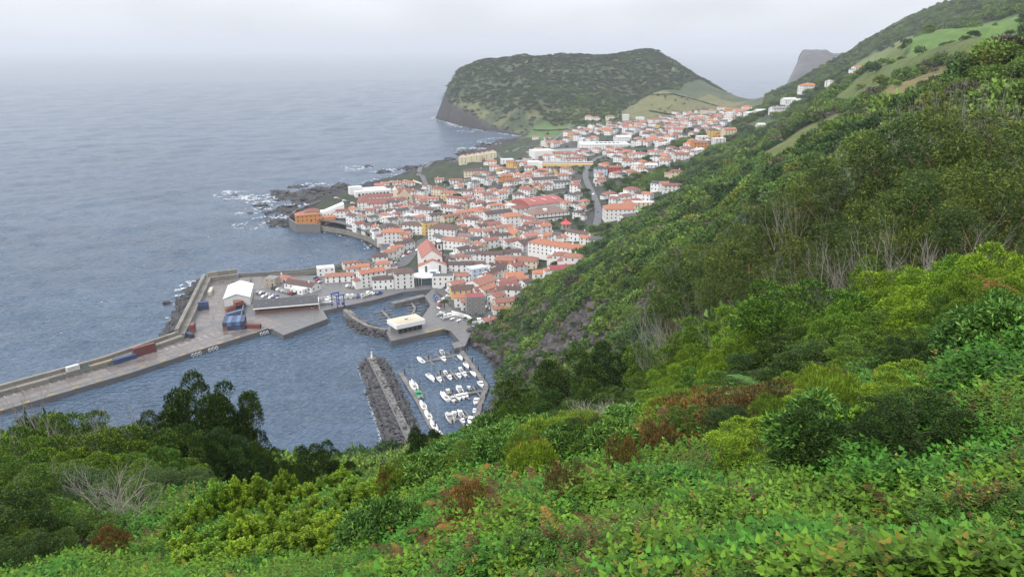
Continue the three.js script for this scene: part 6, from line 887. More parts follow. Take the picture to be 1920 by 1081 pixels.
for (const a of [ // kind, x, top, metres away
  ['dark', 360, 702, 46, 0.68], ['dark', 428, 728, 47, 0.5], ['dark', 300, 770, 44, 0.7], ['dark', 345, 800, 40, 0.8], ['dark', 410, 815, 41, 0.75], ['dark', 468, 828, 44, 0.6], ['dark', 588, 826, 42, 0.65], ['dark', 640, 862, 43, 0.55], ['dark', 545, 862, 40, 0.6], ['dark', 500, 852, 40, 0.6], ['laurel', 700, 915, 36, 0.6], ['laurel', 745, 930, 32, 0.5], ['dark', 660, 905, 38, 0.6],
  ['laurel', 55, 795, 40], ['laurel', 120, 790, 42], ['laurel', 190, 800, 40], ['laurel', 250, 808, 40], ['laurel', 15, 830, 33], ['laurel', 290, 845, 35], ['laurel', 150, 850, 32], ['laurel', 225, 862, 32], ['laurel', 85, 875, 29], ['laurel', 330, 870, 35], ['laurel', 10, 880, 25], ['dark', 275, 905, 30], ['dark', 130, 905, 27], ['dark', 210, 930, 26, 0.9], ['laurel', 45, 950, 21, 0.8], ['dark', 330, 930, 29], ['laurel', 0, 1000, 18, 0.6],
  ['bright', 330, 955, 18.5], ['bright', 365, 925, 20], ['bright', 400, 892, 21], ['bright', 440, 885, 21], ['bright', 478, 878, 22], ['bright', 530, 872, 22], ['bright', 570, 900, 21], ['bright', 605, 885, 21.5], ['bright', 635, 868, 22], ['bright', 665, 905, 21], ['bright', 720, 925, 20], ['bright', 510, 915, 18.5], ['bright', 590, 935, 18], ['bright', 440, 945, 18], ['bright', 655, 950, 18], ['bright', 545, 965, 16.5], ['bright', 390, 985, 16.5], ['bright', 480, 985, 16], ['bright', 610, 990, 15.5], ['bright', 690, 970, 17], ['bright', 740, 955, 18.5], ['bright', 350, 1010, 16],
  ['bright', 345, 985, 16, 1], ['bright', 420, 965, 16], ['bright', 460, 960, 15.5], ['bright', 500, 955, 15.5], ['bright', 560, 950, 15.5], ['bright', 620, 955, 15], ['bright', 670, 965, 14.5], ['bright', 715, 975, 14.5], ['bright', 395, 1005, 14], ['bright', 450, 1010, 13.5], ['bright', 520, 1005, 13.5], ['bright', 580, 1000, 13.3], ['bright', 635, 1000, 13], ['bright', 690, 1005, 12.5], ['bright', 355, 1040, 14],
  ['laurel', 780, 920, 27, 0.6], ['laurel', 820, 915, 24, 0.6], ['willowy', 845, 925, 20], ['feathery', 765, 945, 17, 0.9], ['willowy', 800, 950, 17, 0.8], ['laurel', 1210, 800, 23, 0.5], ['willowy', 1180, 815, 20, 0.9], ['feathery', 1310, 775, 18, 0.8], ['willowy', 1560, 730, 17, 0.8], ['willowy', 1640, 700, 16, 0.8], ['willowy', 1720, 660, 15.5, 0.8], ['laurel', 1880, 545, 15, 0.5], ['willowy', 1850, 610, 12.5, 0.7], ['willowy', 1905, 575, 12, 0.7], ['laurel', 1790, 615, 17, 0.5],
  ['russet', 1330, 795, 17, 1], ['russet', 1392, 800, 15.5, 1], ['russet', 1445, 795, 15, 0.9], ['russet', 1290, 785, 18], ['russet', 1485, 812, 13.5, 0.8], ['russet', 1362, 765, 19, 1], ['russet', 1110, 858, 16.3, 0.6], ['russet', 1000, 900, 15, 0.5], ['russet', 1232, 860, 14.3, 0.5], ['russet', 742, 955, 17, 0.5], ['russet', 215, 1045, 17, 0.6], ['russet', 1420, 835, 13.5, 0.8], ['russet', 1160, 915, 12.5, 0.35], ['russet', 1060, 990, 9.5, 0.35], ['russet', 880, 1040, 9, 0.35],
  ['lime', 1260, 690, 38, 0.9], ['lime', 1310, 655, 40, 0.9], ['lime', 1375, 655, 34, 0.9], ['lime', 1340, 740, 27, 0.8], ['lime', 1445, 720, 24, 0.7], ['lime', 1590, 570, 27, 0.8], ['lime', 1735, 540, 25, 0.8], ['lime', 1810, 510, 23, 0.8], ['lime', 1870, 505, 21, 0.8], ['bright', 1230, 770, 27, 1.3], ['bright', 1200, 790, 25, 1.2],
  ['dark', 15, 925, 19, 0.7], ['laurel', 85, 960, 20, 0.7], ['dark', 150, 980, 19, 0.6], ['dark', 40, 1010, 17, 0.5],
  ['laurel', 1100, 870, 15.5, 0.45], ['willowy', 1150, 860, 15, 0.7], ['laurel', 1290, 815, 16, 0.45], ['laurel', 1390, 770, 18, 0.5], ['dark', 1475, 745, 17, 0.45], ['laurel', 1545, 715, 18, 0.5], ['laurel', 1620, 675, 18.5, 0.5], ['dark', 1690, 650, 18, 0.5], ['laurel', 1740, 615, 19, 0.55], ['feathery', 1460, 800, 13, 0.7], ['willowy', 960, 900, 16.5, 0.7], ['laurel', 1860, 560, 15.5, 0.5], ['feathery', 1000, 920, 14.5, 0.7], ['willowy', 700, 1010, 11.5, 0.6], ['willowy', 745, 1025, 11, 0.55], ['laurel', 890, 935, 17, 0.45],
  ['dark', 795, 795, 48, 0.5], ['dark', 785, 850, 45, 0.45], ['dark', 822, 830, 46, 0.5], ['dark', 868, 815, 44, 0.5], ['laurel', 895, 800, 46, 0.6],
  ['dark', 1070, 672, 54], ['dark', 1000, 700, 58], ['dark', 1150, 645, 62], ['dark', 1115, 715, 46], ['dark', 1040, 735, 46], ['dark', 1165, 735, 40], ['laurel', 1230, 640, 58], ['laurel', 1225, 700, 42], ['laurel', 1300, 628, 48], ['lime', 1345, 600, 46], ['lime', 1405, 620, 40], ['laurel', 1325, 690, 36], ['laurel', 1255, 735, 33], ['lime', 1415, 575, 47], ['laurel', 1195, 765, 31, 0.8], ['dark', 1090, 770, 36], ['laurel', 985, 745, 50, 0.8], ['dark', 955, 765, 50, 0.7],
  ['laurel', 1510, 522, 31, 1.1], ['laurel', 1455, 590, 32], ['laurel', 1560, 585, 28], ['lime', 1625, 545, 31], ['lime', 1700, 512, 33], ['lime', 1665, 485, 36, 0.7], ['lime', 1780, 500, 28], ['lime', 1850, 478, 26], ['lime', 1910, 465, 24], ['laurel', 1600, 612, 25], ['laurel', 1700, 590, 23], ['dark', 1500, 625, 27], ['dark', 1440, 675, 27], ['dark', 1560, 655, 23], ['laurel', 1385, 705, 28], ['lime', 1760, 560, 23], ['laurel', 1650, 640, 21, 0.8], ['dark', 1480, 700, 23, 0.8], ['dark', 1400, 745, 22, 0.7], ['laurel', 1830, 545, 21, 0.8],
  ['acacia', 1300, 495, 80], ['acacia', 1345, 455, 74], ['acacia', 1400, 425, 70], ['acacia', 1450, 400, 68], ['acacia', 1510, 370, 64], ['acacia', 1580, 325, 62], ['acacia', 1650, 285, 60], ['acacia', 1740, 225, 54], ['acacia', 1830, 195, 52], ['acacia', 1905, 180, 50], ['acacia', 1380, 505, 60], ['acacia', 1460, 475, 54], ['acacia', 1545, 425, 50], ['acacia', 1640, 390, 47], ['acacia', 1740, 330, 44], ['acacia', 1840, 300, 41], ['acacia', 1915, 280, 38], ['acacia', 1700, 420, 40], ['acacia', 1600, 475, 42], ['acacia', 1800, 400, 37], ['acacia', 1890, 380, 34], ['acacia', 1500, 520, 44], ['acacia', 1420, 555, 52], ['acacia', 1690, 340, 58], ['acacia', 1780, 290, 56],
  ['willowy', 920, 800, 24, 1.1], ['willowy', 975, 795, 25, 1.1], ['willowy', 880, 850, 23, 1.1], ['willowy', 940, 850, 21], ['willowy', 870, 890, 21], ['willowy', 1010, 790, 26], ['willowy', 905, 910, 19, 0.8],
  ['feathery', 1075, 800, 19, 1.2], ['feathery', 1030, 835, 17.5, 1.2], ['feathery', 1005, 870, 16], ['feathery', 1095, 840, 17], ['feathery', 1270, 745, 20, 0.9], ['feathery', 1245, 770, 19], ['feathery', 1120, 835, 18],
  ['lime', 845, 855, 40, 0.5],
]) plant(a[0], a[1], a[2], a[3], a[4] ?? 1);
{ // young bushes that break the line of the bank
  reseed(31337); const kinds = ['feathery', 'russet', 'laurel', 'bright', 'lime', 'dark', 'willowy'];
  for (let i = 0; i < 46; i++) { const px = rr(800, 1910), py = lerp(rr(790, 940), rr(640, 900), (px - 800) / 1110), g = ground(px, py, 3), k = kinds[i % 7], H = rr(0.45, 1.25); if (!g || g.D > 26 || g.D < 6.5) continue; plant(k, px, rowOf(g.h + H, g.D), g.D, k === 'laurel' || k === 'dark' || k === 'lime' ? rr(0.35, 0.5) : rr(0.5, 0.85), 0.4); }
}
{ // labels: by kind, by what each stands among, ranked from the left where alike
  const zones = [['left', (p, t) => p < 320 && t > 700, 'in the left corner thicket'], ['bay', (p, t) => p < 780 && t < 900, 'against the harbour water'], ['row', (p, t) => p < 780, 'in the row below the bay'], ['mid', (p, t) => p < 1280, 'in front of the harbour slope'], ['rise', (p, t, k) => k !== 'acacia', 'on the right hand rise'], ['top', () => true, 'in the right hand wood']];
  const by = new Map(); for (const f of FORE) { const z = zones.find((q) => q[1](f[2], f[3], f[1])); const key = f[1] + z[0]; if (!by.has(key)) by.set(key, []); by.get(key).push([f, z[2]]); }
  for (const l of by.values()) { l.sort((a, b) => a[0][2] - b[0][2]); l.forEach(([f, where], i) => tag(f[0], `${NAMES[f[1]][1]} ${f[0].userData.category} ${where}${l.length > 1 ? (i ? `, ${ordinal(i + 1)} from the left` : ', leftmost of its kind') : ''}`, f[0].userData.category, `${NAMES[f[1]][1]} ${f[0].userData.category}s ${where}`)); }
}
{ // small trees in the gardens and squares of the town
  reseed(4141); const gv = [crownBall(61, 520, 0.26), crownBall(62, 520, 0.24), crownBall(63, 460, 0.3)], tints = [[0.075, 0.115, 0.035], [0.055, 0.092, 0.034], [0.095, 0.14, 0.04], [0.042, 0.070, 0.03]].map((c) => { const m = leafMat(1, 0.75, 0.2); m.color.setRGB(...c); return m; }), trunkG = cyl(0.16, 0.1, 1.6, 6), gl = []; let n = 0;
  for (let i = 0; i < 9000 && n < 290; i++) { const x = rr(-190, 260), D = rr(500, 1150), k = rnd(), s = rr(1.6, 3.8); if (polyDist(TOWN, x, D) < 4 || polyDist(COAST, x, D) < 10 || polyDist(QUAY, x, D) > -2 || polyDist(APRON, x, D) > 0 || roadDist(x, D) < 1.5 || HOUSES.some((q) => Math.hypot(q.x - x, q.D - D) < Math.max(q.w * 0.55, q.d * 0.6) + s * 0.4)) continue; if (fbm(x / 40, D / 40, 2, 8.8) < -0.12) continue;
    const t = thing('garden_tree', '', 'tree', x, heightAt(x, D), -D, rr(0, 6.28), 'garden trees of the town'); t.scale.set(s, s * rr(0.8, 1.3), s); const tr = mesh('trunk', trunkG, bark, t); tr.scale.set(0.5, 0.5, 0.5); const c = mesh('crown', gv[i % 3], tints[Math.floor(k * 4)], t); c.position.y = 0.65; n++; gl.push({ t, x, D, look: `${s > 2.7 ? 'large' : 'small'} ${['mid green', 'deep green', 'light green', 'blackish green'][Math.floor(k * 4)]} garden tree` }); }
  rankLabels(gl, (h, l) => { h.t.userData.label = l; });
  const q = siteOf(833, 577), t = thing('quay_tree', 'round green tree beside the red awning on the quay', 'tree', q.x, q.h, -q.D); t.scale.setScalar(3); mesh('trunk', trunkG, bark, t); mesh('crown', gv[0], tints[0], t).position.y = 1.1;
  const low = []; for (let i = 0; i < 2600; i++) { const x = rr(-200, 420), D = rr(500, 1600), s = rr(0.7, 1.9); if (polyDist(TOWN, x, D) < 2 || polyDist(COAST, x, D) < 8 || polyDist(QUAY, x, D) > -2 || polyDist(APRON, x, D) > 0 || roadDist(x, D) < 1 || fbm(x / 26, D / 26, 3, 5.5) < -0.03 || HOUSES.some((h) => Math.hypot(h.x - x, h.D - D) < Math.max(h.w, h.d) * 0.5)) continue; low.push([x, heightAt(x, D) + 0.3 * s, -D, s * 1.4, s, s * 1.4, rr(0, 6.28), 0, mulc([0.07, 0.11, 0.035], rr(0.6, 1.5)), 0]); }
  stuff(scatter('garden_shrubbery', gv[2], leafMat(1, 0.75, 0.2), low), 'low hedges and shrubs filling the plots between the houses', 'shrubbery');
}
console.log('trees planted');
// leafless, weathered trees
function bareTree(s, lean, fan, H) {
  reseed(s); const L = [];
  const grow = (p, dir, len, r, lvl) => {
    let q = p.clone(), d = dir.clone(); const n = lvl > 2 ? 2 : 3;
    for (let i = 0; i < n; i++) { d.add(vRand().multiplyScalar(0.16)); d.y += 0.05; d.normalize(); const e = q.clone().addScaledVector(d, len / n); limb(L, q, e, r * (1 - 0.22 * i), r * (1 - 0.22 * (i + 1)), lvl < 2 ? 5 : 3); q = e; if (lvl < 4 && i < n - 1 && rnd() < 0.7) grow(q, d.clone().add(vRand().multiplyScalar(fan)).normalize(), len * rr(0.5, 0.75), r * 0.45, lvl + 1); }
    if (lvl < 4) for (let k = 0; k < (lvl === 0 ? 3 : 2); k++) grow(q, d.clone().add(vRand().multiplyScalar(fan * 0.9)).normalize(), len * rr(0.55, 0.8), r * 0.5, lvl + 1);
  };
  for (let k = 0; k < 4; k++) grow(V(rr(-0.1, 0.1), -0.4, rr(-0.1, 0.1)), V(lean + rr(-0.45, 0.45), 1, rr(-0.4, 0.4)).normalize(), H * 0.36, H * 0.012, 1 * (k > 0));
  const g = merge(L); g.computeBoundingBox(); return { g, H: g.boundingBox.max.y };
}
const BARE = [bareTree(5, 0, 0.6, 4), bareTree(6, 0.5, 0.55, 5), bareTree(7, -0.3, 0.6, 4), bareTree(8, 0.1, 0.45, 6)];
reseed(666);
[[190, 868, 23, 0, 'p'], [135, 880, 27, 2, 'p'], [75, 868, 28, 2, 'p'], [110, 735, 42, 3, 'g'], [40, 770, 40, 3, 'g'], [150, 742, 42, 1, 'g'], [205, 760, 41, 2, 'g'], [235, 915, 23, 0, 'p'], [1105, 765, 28, 0, 'p'], [1140, 760, 28, 2, 'p'], [1085, 770, 29, 1, 'p'], [1160, 775, 27.5, 3, 'p'], [1290, 610, 50, 3, 'g'], [1240, 620, 56, 0, 'g'], [1270, 570, 64, 3, 'g'], [1390, 590, 44, 0, 'g'], [1255, 560, 75, 1, 'g'],
  [1760, 405, 34, 1, 'g'], [1810, 420, 33, 2, 'g'], [1720, 410, 35, 0, 'p'], [1620, 470, 38, 1, 'p'], [1580, 490, 38, 2, 'g'], [1650, 450, 39, 3, 'g'], [1560, 450, 43, 0, 'g'], [1540, 360, 60, 3, 'g'],
  [1640, 255, 75, 3, 'g'], [1680, 235, 74, 3, 'g'], [1610, 280, 77, 0, 'g'], [1720, 215, 72, 3, 'g'], [1760, 190, 70, 3, 'g'], [1800, 165, 68, 3, 'g'], [1840, 145, 68, 3, 'g'], [1880, 130, 66, 2, 'g'], [1905, 140, 60, 3, 'g'], [1570, 310, 80, 3, 'g'], [1450, 380, 88, 3, 'g'], [1660, 250, 68, 1, 'g'], [1700, 240, 66, 2, 'g'], [1750, 210, 62, 0, 'g'], [1825, 175, 60, 1, 'g'], [1335, 520, 66, 0, 'g'], [1480, 465, 48, 2, 'g']]
  .forEach(([px, top, D, v, c], i, all) => { const p = atD(px, top, D), g = heightAt(p.x, D), H = Math.max(1.2, p.h - g + 0.4), k = H / BARE[v].H, w = clamp(k, 0.7, 1.6);
    const where = px < 320 ? 'in the left corner thicket' : px < 1200 ? 'behind the orange ferns' : px < 1420 && top > 480 ? 'on the slope beyond the lime trees' : 'in the right hand wood', same = all.filter((q) => (q[0] < 320 ? 0 : q[0] < 1200 ? 1 : q[0] < 1420 && q[1] > 480 ? 2 : 3) === (px < 320 ? 0 : px < 1200 ? 1 : px < 1420 && top > 480 ? 2 : 3)).map((q) => q[0] + q[1] / 1e4).sort((a, b) => a - b), r = same.indexOf(px + top / 1e4) + 1;
    const t = thing('bare_tree', `leafless ${c === 'p' ? 'pale' : 'grey'} tree ${where}, ${ordinal(r)} from the left`, 'bare tree', p.x, g, -D, rr(-0.5, 0.5), 'leafless trees ' + where); t.scale.set(w, k, w); mesh('branches', BARE[v].g, c === 'p' ? paleBark : greyBark, t); });
// ---- woods on the slopes: one mass of crowns
function crownBall(s, n, leaf) { reseed(s); const L = new Leaves(), lobes = []; for (let i = 0; i < 7; i++) { const d = vRand(); d.y = Math.abs(d.y) * 0.6; lobes.push([d.multiplyScalar(0.55), rr(0.35, 0.6)]); } for (let k = 0; k < n; k++) { const [c, r] = pick(lobes), d = vRand(); if (d.y < -0.2) d.y *= -0.8; const p = c.clone().addScaledVector(d, r * rr(0.75, 1.1)), dir = d.clone().add(vRand().multiplyScalar(0.9)).normalize(), side = vRand().cross(dir).normalize(), t = rr(0.55, 1.4); L.add(p, dir, side, leaf * rr(0.6, 1.3), leaf * 0.55 * rr(0.7, 1.2), [t * rr(0.9, 1.1), t, t * rr(0.8, 1.1)]); } return L.geo(); }
const BALL = [crownBall(11, 900, 0.22), crownBall(12, 900, 0.2), crownBall(13, 420, 0.3), crownBall(14, 420, 0.3)];
const woodMat = leafMat(1, 0.75, 0.2);
{
  const near = [[], []], farW = [[], []], crags = []; reseed(99); let tries = 0;
  const tone = (x, D) => { const a = fbm(x / 38, D / 38, 3, 2.1), b = rnd(); let c = a > 0.07 ? [0.120, 0.192, 0.038] : a > -0.08 ? [0.086, 0.150, 0.038] : [0.052, 0.100, 0.031]; if (b > 0.93) c = [0.12, 0.12, 0.08]; if (b < 0.06) c = [0.16, 0.19, 0.04]; return mulc(c, rr(0.75, 1.25)); };
  const put = (n, gen, density) => { for (let i = 0; i < n; i++) { const [x, D] = gen(), c = polyDist(COAST, x, D); if (c < 4) continue; const r = Math.hypot(x, D); if (r < 55 || (D > 430 && polyDist(TOWN, x, D) > -3 && !inWoods(x, D))) continue; if (HOUSES.some((q) => Math.abs(q.x - x) < q.w * 0.7 && Math.abs(q.D - D) < q.w * 0.8)) continue; if (inField(x, D)) { if (rnd() > 0.005) continue; }
    const h = heightAt(x, D), e = 3, sx = (heightAt(x + e, D) - heightAt(x - e, D)) / 2 / e, sd = (heightAt(x, D + e) - heightAt(x, D - e)) / 2 / e, steep = Math.hypot(sx, sd), rock = fbm(x / 22, D / 22, 3, 7.7);
    if ((steep > 1.35 && rnd() < 0.75) || (rock > 0.2 && steep > 0.8 && D > 260 && rnd() < 0.7) || (c < 25 && h < 12 && rnd() < 0.6)) { if (D < 620) for (let q = 0; q < 3; q++) { const t = rr(0.035, 0.085), z = rr(0.6, 2.4), X = x + rr(-4, 4), Y = D + rr(-4, 4); crags.push([X, heightAt(X, Y) - 0.2 * z, -Y, z * rr(0.8, 1.4), z * rr(0.7, 1.3), z, rr(0, 6.28), rr(-0.6, 0.6), [t * 1.12, t * 0.98, t * 0.96], rr(-0.6, 0.6)]); } continue; }
    const s = (r < 170 ? lerp(0.7, 2.9, rnd() * rnd() + 0.15) : r < 500 ? lerp(1.0, 4.2, rnd() * rnd() + 0.1) : rr(2.0, 4.6)) * (rnd() < 0.12 ? 1.4 : 1); (r < 260 ? near : farW)[i & 1].push([x, h + s * 0.35, -D, s * rr(0.85, 1.25), s * rr(0.8, 1.3), s * rr(0.85, 1.25), rr(0, 6.28), sx * -0.0 + rr(-0.2, 0.2), tone(x, D), rr(-0.2, 0.2)]); } };
  put(24000, () => { const D = rr(45, 260); return [rr(-120, 0.55 * D + 70), D]; });
  put(25000, () => { const D = rr(240, 620); return [rr(-40, 0.62 * D + 60), D]; });
  put(17000, () => { const D = rr(550, 1750); return [rr(60, 0.72 * D + 40), D]; });
  put(2500, () => { const D = rr(60, 220); return [rr(-260, -60), D]; });
  const scat = (i, list, geo, label) => stuff(scatter('hillside_wood', geo, woodMat, list), label, 'woodland');
  scat(0, near[0], BALL[0], 'dense low wood on the near slope above the harbour'); scat(1, near[1], BALL[1], 'mixed green wood on the near slope falling to the bay'); scat(2, farW[0], BALL[2], 'hazy wood covering the far slope above the town'); scat(3, farW[1], BALL[3], 'scrub and trees mixed into the wood on the far slope');
  stuff(scatter('cliff_rocks', ROCKS[1], M.rock, crags), 'dark brown crags breaking through the wooded slope', 'rocks');
  console.log('wood', crags.length, near[0].length, near[1].length, farW[0].length, farW[1].length);
  const mo = [[], []]; for (let i = 0; i < 16000; i++) { const D = rr(1440, 2200), x = rr(-180, 620), c = polyDist(COAST, x, D); if (c < 14 || (D > 430 && polyDist(TOWN, x, D) > -20)) continue; const f = inField(x, D); const h = heightAt(x, D), a = fbm(x / 60, D / 60, 3, 4.2); if (f && rnd() > 0.02) continue; if (h < 45 + 30 * a && rnd() > 0.18) continue; const s = rr(1.8, 4.2); mo[i & 1].push([x, h + s * 0.2, -D, s * 1.5, s * rr(0.45, 0.75), s * 1.5, rr(0, 6.28), 0, mulc(a > 0 ? [0.090, 0.128, 0.048] : [0.070, 0.106, 0.044], rr(0.85, 1.15)), 0]); }
  for (const line of [[[1190, 184], [1215, 178], [1262, 177], [1300, 186], [1348, 200]], [[1000, 244], [1030, 245], [1066, 243]], [[1218, 208], [1250, 214], [1275, 217]], [[1030, 226], [1060, 224], [1084, 226]]]) for (let k = 0; k < line.length - 1; k++) for (let q = 0; q < 22; q++) { const p = ground(lerp(line[k][0], line[k + 1][0], q / 22), lerp(line[k][1], line[k + 1][1], q / 22), 1200); if (p) mo[0].push([p.x + rr(-1, 1), p.h + 0.5, -p.D, rr(1.6, 2.6), rr(1.2, 2), rr(1.6, 2.6), rr(0, 6.28), 0, mulc([0.05, 0.075, 0.035], rr(0.7, 1.2)), 0]); }
  stuff(scatter('headland_scrub', BALL[2], woodMat, [...mo[0], ...mo[1]]), 'dark scrub covering the flat topped headland', 'scrub');
}
// ---------------------------------------------------------------- low plants on the bank
function ovate(P, Cc, I, o, dir, side, len, wid, c) { // six-point leaf: pointed egg shape, creased along the middle, tip bent down
  const up = side.clone().cross(dir).normalize(), at = (t, s, u) => [o.x + dir.x * len * t + side.x * wid * s + up.x * u, o.y + dir.y * len * t + side.y * wid * s + up.y * u, o.z + dir.z * len * t + side.z * wid * s + up.z * u], n = P.length / 3, f = wid * 0.16;
  P.push(...at(0, 0, 0), ...at(0.28, 0.5, f), ...at(0.62, 0.36, f * 0.6), ...at(1, 0, -len * 0.10), ...at(0.62, -0.36, f * 0.6), ...at(0.28, -0.5, f), ...at(0.5, 0, -0.002));
  for (let k = 0; k < 7; k++) Cc.push(...c);
  I.push(n, n + 1, n + 6, n + 1, n + 2, n + 6, n + 2, n + 3, n + 6, n + 3, n + 4, n + 6, n + 4, n + 5, n + 6, n + 5, n, n + 6);
}
function sprig(s, pairs, len, ratio, H, spread) {
  reseed(s); const P = [], Cc = [], I = [];
  for (let st = 0; st < 3; st++) {
    const lean = V(rr(-0.5, 0.5), 1, rr(-0.5, 0.5)).normalize(), o0 = V(rr(-1, 1) * spread, 0, rr(-1, 1) * spread), a0 = rr(0, 6.28), top = H * rr(0.65, 1.1);
    for (let k = 0; k < pairs; k++) for (const q of [0, 1]) {
      const t = 0.5 + 0.5 * (k + 0.5 * rnd()) / pairs, a = a0 + k * 1.57 + q * 3.14 + rr(-0.35, 0.35), o = o0.clone().addScaledVector(lean, top * t), dir = V(Math.cos(a), rr(-0.15, 0.55), Math.sin(a)).normalize(), side = V(0, 1, 0).cross(dir).normalize().add(vRand().multiplyScalar(0.3)).normalize(), l = len * rr(0.65, 1.15) * (1.15 - 0.4 * t), b = 0.5 + 1.0 * rnd() * rnd() + 0.45 * rnd();
      ovate(P, Cc, I, o, dir, side, l, l * ratio, [b * rr(0.9, 1.1), b, b * rr(0.85, 1.1)]);
    }
  }
  const g = new THREE.BufferGeometry(); g.setAttribute('position', new THREE.Float32BufferAttribute(P, 3)); g.setAttribute('color', new THREE.Float32BufferAttribute(Cc, 3)); g.setIndex(I); g.computeVertexNormals(); return g;
}
function fern(s, fronds, len) {
  reseed(s); const L = new Leaves();
  for (let f = 0; f < fronds; f++) {
    const a = f * 6.28 / fronds + rr(-0.4, 0.4), out = V(Math.cos(a), 0, Math.sin(a)), l = len * rr(0.7, 1.1), n = 20, sd = V(-Math.sin(a), 0, Math.cos(a)), arch = rr(0.7, 1.1), curve = (t) => V(out.x * l * t * (0.5 + 0.5 * t), l * (arch * t - 0.75 * t * t), out.z * l * t * (0.5 + 0.5 * t));
    for (let k = 2; k < n; k++) {
      const t = k / n, p = curve(t), q = curve(Math.min(1, t + 0.05)), d = q.clone().sub(p).normalize(), w = l * 0.30 * Math.sin(Math.PI * (0.12 + 0.88 * (1 - t)) * 0.62), b = rr(0.75, 1.2);
      L.add(p, d, sd, l / n * 1.2, 0.012, [b * 0.9, b * 0.8, b * 0.8], 0);
      for (const z of [-1, 1]) { const dir = sd.clone().multiplyScalar(z).addScaledVector(d, 0.35).add(V(0, rr(-0.25, 0.05), 0)).normalize(); const m = 5; for (let j = 0; j < m; j++) { const u = (j + 0.3) / m, pp = p.clone().addScaledVector(dir, w * u); for (const y of [-1, 1]) L.add(pp, dir.clone().multiplyScalar(0.55).addScaledVector(d, y * 0.8).normalize(), dir.clone().cross(V(0, 1, 0)).normalize(), l * 0.075 * (1.1 - u), l * 0.03 * (1.1 - u), [b, b, b], 0.1); } }
    }
  }
  return L.geo();
}
const SPRIG = [sprig(21, 4, 0.098, 0.60, 0.50, 0.12), sprig(22, 4, 0.085, 0.66, 0.42, 0.14), sprig(23, 6, 0.050, 0.55, 0.42, 0.14), sprig(24, 6, 0.065, 0.30, 0.55, 0.12)];
const FERN = [fern(31, 6, 0.5), fern(32, 6, 0.55)];
const coverMat = leafMat(1, 0.5, 0.22), dryMat = leafMat(1, 0.9, 0.15);
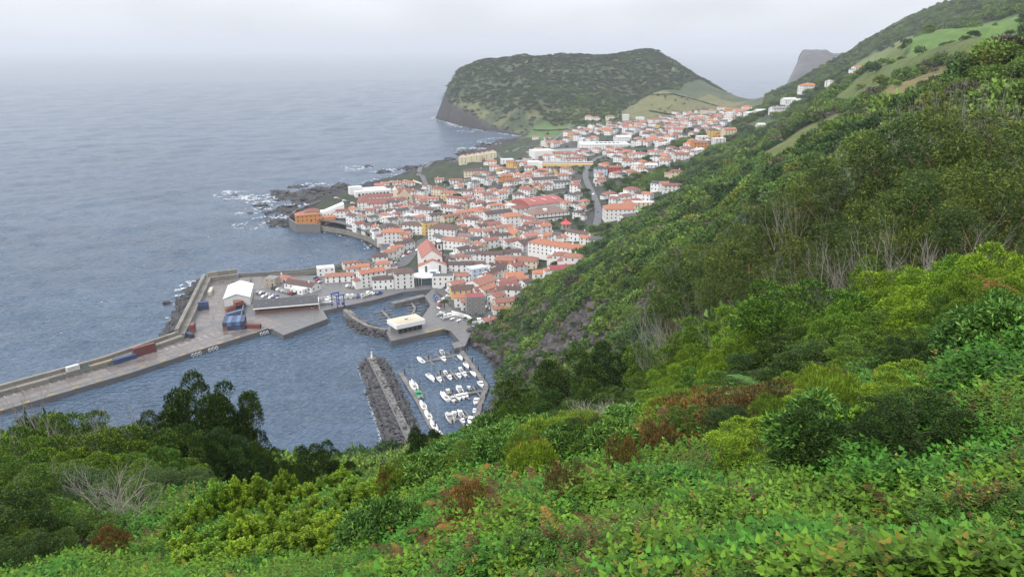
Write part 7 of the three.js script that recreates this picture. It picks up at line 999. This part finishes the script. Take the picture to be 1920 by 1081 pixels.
{
  reseed(2024); const lists = [[], [], [], []], green = [], dry = [];
  // patches: where bracken has gone brown, seen on the ground
  const brown = [[1000, 865, 2.2], [1110, 850, 1.8], [1330, 800, 2.0], [1390, 830, 1.6], [1440, 800, 1.8], [1290, 775, 1.5], [1230, 850, 1.2], [1010, 1060, 0.5], [870, 1060, 0.7], [740, 935, 1.6], [210, 1030, 1.6], [250, 1040, 1.2], [1060, 980, 0.6], [1480, 815, 0.9], [900, 960, 1.0], [1360, 760, 2.0], [820, 980, 0.9], [1180, 960, 0.6], [1320, 930, 0.5], [1560, 880, 0.5], [1700, 1000, 0.3], [640, 1060, 0.6], [1620, 830, 0.5], [1420, 845, 1.2]].map(([a, b, r]) => { const p = ground(a, b, 3); return p ? [p.x, p.D, r] : null; }).filter(Boolean);
  for (let i = 0; i < 125000; i++) {
    const r = 3.0 * Math.pow(13, Math.pow(rnd(), 0.8)), a = rr(-0.80, 0.86), x = Math.sin(a) * r, D = Math.cos(a) * r, n1 = fbm(x / 2.6, D / 2.6, 3, 1.1), n2 = fbm(x / 1.3, D / 1.3, 3, 5.2), k1 = rnd(), k2 = rnd(), k3 = rnd();
    if (r < 3.7) continue;
    if (n3(x / (0.28 + r * 0.03), D / (0.28 + r * 0.03), 2.5) < -0.12 && rnd() < 0.82) continue;
    let inBrown = 0; for (const b of brown) inBrown = Math.max(inBrown, 1 - Math.hypot(x - b[0], D - b[1]) / (b[2] * 1.35 * (1 + 1.2 * n2)));
    const h = heightAt(x, D), mound = (0.08 + 1.5 * Math.max(0, n1 + 0.06) + 0.7 * Math.max(-0.15, n2)) * (0.35 + 0.65 * sstep(-5, 0, x)), y = h + mound * Math.sqrt(k2) - 0.15, sc = (0.70 + 0.45 * k3) * (1 + clamp((r - 8) / 26, 0, 0.9)) * (r < 7 ? 0.85 : 1), rot = rr(0, 6.28), tx = rr(-0.35, 0.35), tz = rr(-0.35, 0.35);
    const tint = fbm(x / 1.9, D / 1.9, 2, 9.9);
    if (inBrown > 0.12 && k1 < 0.62) { if (k1 < 0.17) { const c = k3 < 0.55 ? [0.135, 0.066, 0.028] : k3 < 0.8 ? [0.21, 0.115, 0.032] : [0.09, 0.05, 0.028]; dry.push([x, y, -D, sc * 1.1, sc * rr(0.7, 1.2), sc * 1.1, rot, tx, mulc(c, rr(0.7, 1.3)), tz]); } continue; }
    if (k1 > 0.998 && r > 6 && r < 30) { green.push([x, y, -D, sc, sc, sc, rot, tx, mulc(k3 < 0.8 ? [0.075, 0.15, 0.02] : [0.16, 0.15, 0.025], rr(0.8, 1.2)), tz]); continue; }
    const type = n2 > 0.13 ? 2 : n1 < -0.17 ? 3 : k3 < 0.5 ? 0 : 1;
    if (r > 22 && k1 < 0.35) continue;
    const base = type < 2 ? (tint > 0 ? [0.058, 0.172, 0.018] : [0.098, 0.195, 0.016]) : type === 2 ? [0.052, 0.115, 0.016] : [0.072, 0.15, 0.018];
    let c = mulc(base, (0.55 + 0.8 * rnd()) * (1 + 0.9 * n2)); if (k2 > 0.99) c = [0.20, 0.18, 0.025]; else if (k2 > 0.93 && type > 1) c = mulc([0.13, 0.075, 0.032], rr(0.6, 1.3));
    lists[type].push([x, y, -D, sc, sc, sc, rot, tx, c, tz]);
  }
  const lab = ['bright green heart-leaved creeper carpeting the near bank', 'glossy green creeper leaves mixed through the near bank', 'small-leaved bramble scrambling over the bank', 'narrow-leaved weeds among the creepers on the bank'];
  lists.forEach((l, i) => stuff(scatter('ground_cover', SPRIG[i], coverMat, l), lab[i], 'ground cover'));
  stuff(scatter('green_bracken', FERN[0], coverMat, green), 'scattered green fern fronds among the creepers', 'bracken'); stuff(scatter('brown_bracken', FERN[1], dryMat, dry), 'rust brown withered bracken in patches on the bank', 'bracken');
  console.log('cover', lists.map((l) => l.length), green.length, dry.length);
}
{ // single plants that stand out
  const one = (name, label, cat, px, py, D, geo, mat, tint, s, tilt = 0) => { const p = atD(px, py, D), t = thing(name, label, cat, p.x, Math.max(p.h - 0.1 * s, heightAt(p.x, D)), -D, 0.6); t.scale.setScalar(s); const m = mesh('fronds', geo, mat, t); m.rotation.z = tilt; return t; };
  const orange = leafMat(1, 0.9, 0.15); orange.color.setRGB(0.52, 0.22, 0.035); const rust = leafMat(1, 0.9, 0.15); rust.color.setRGB(0.20, 0.075, 0.04); const green = leafMat(1, 0.6, 0.4); green.color.setRGB(0.085, 0.20, 0.04);
  one('dry_fern', 'orange withered fern frond at the bottom edge of the bank', 'fern', 1530, 1066, 5.1, fern(41, 3, 0.55), orange, 0, 0.75);
  one('dry_fern', 'curled rusty fern head on the bush at the right edge', 'fern', 1860, 530, 13, fern(42, 4, 0.5), rust, 0, 0.9);
  one('green_fern', 'large green fern fan under the dark trees', 'fern', 1430, 745, 17, fern(43, 5, 1.2), green, 0, 1.1);
  // bush of the same creeper on the right edge
}
scene.traverse((o) => { if (o.isMesh) { o.castShadow = true; o.receiveShadow = true; } });
renderer.render(scene, camera);
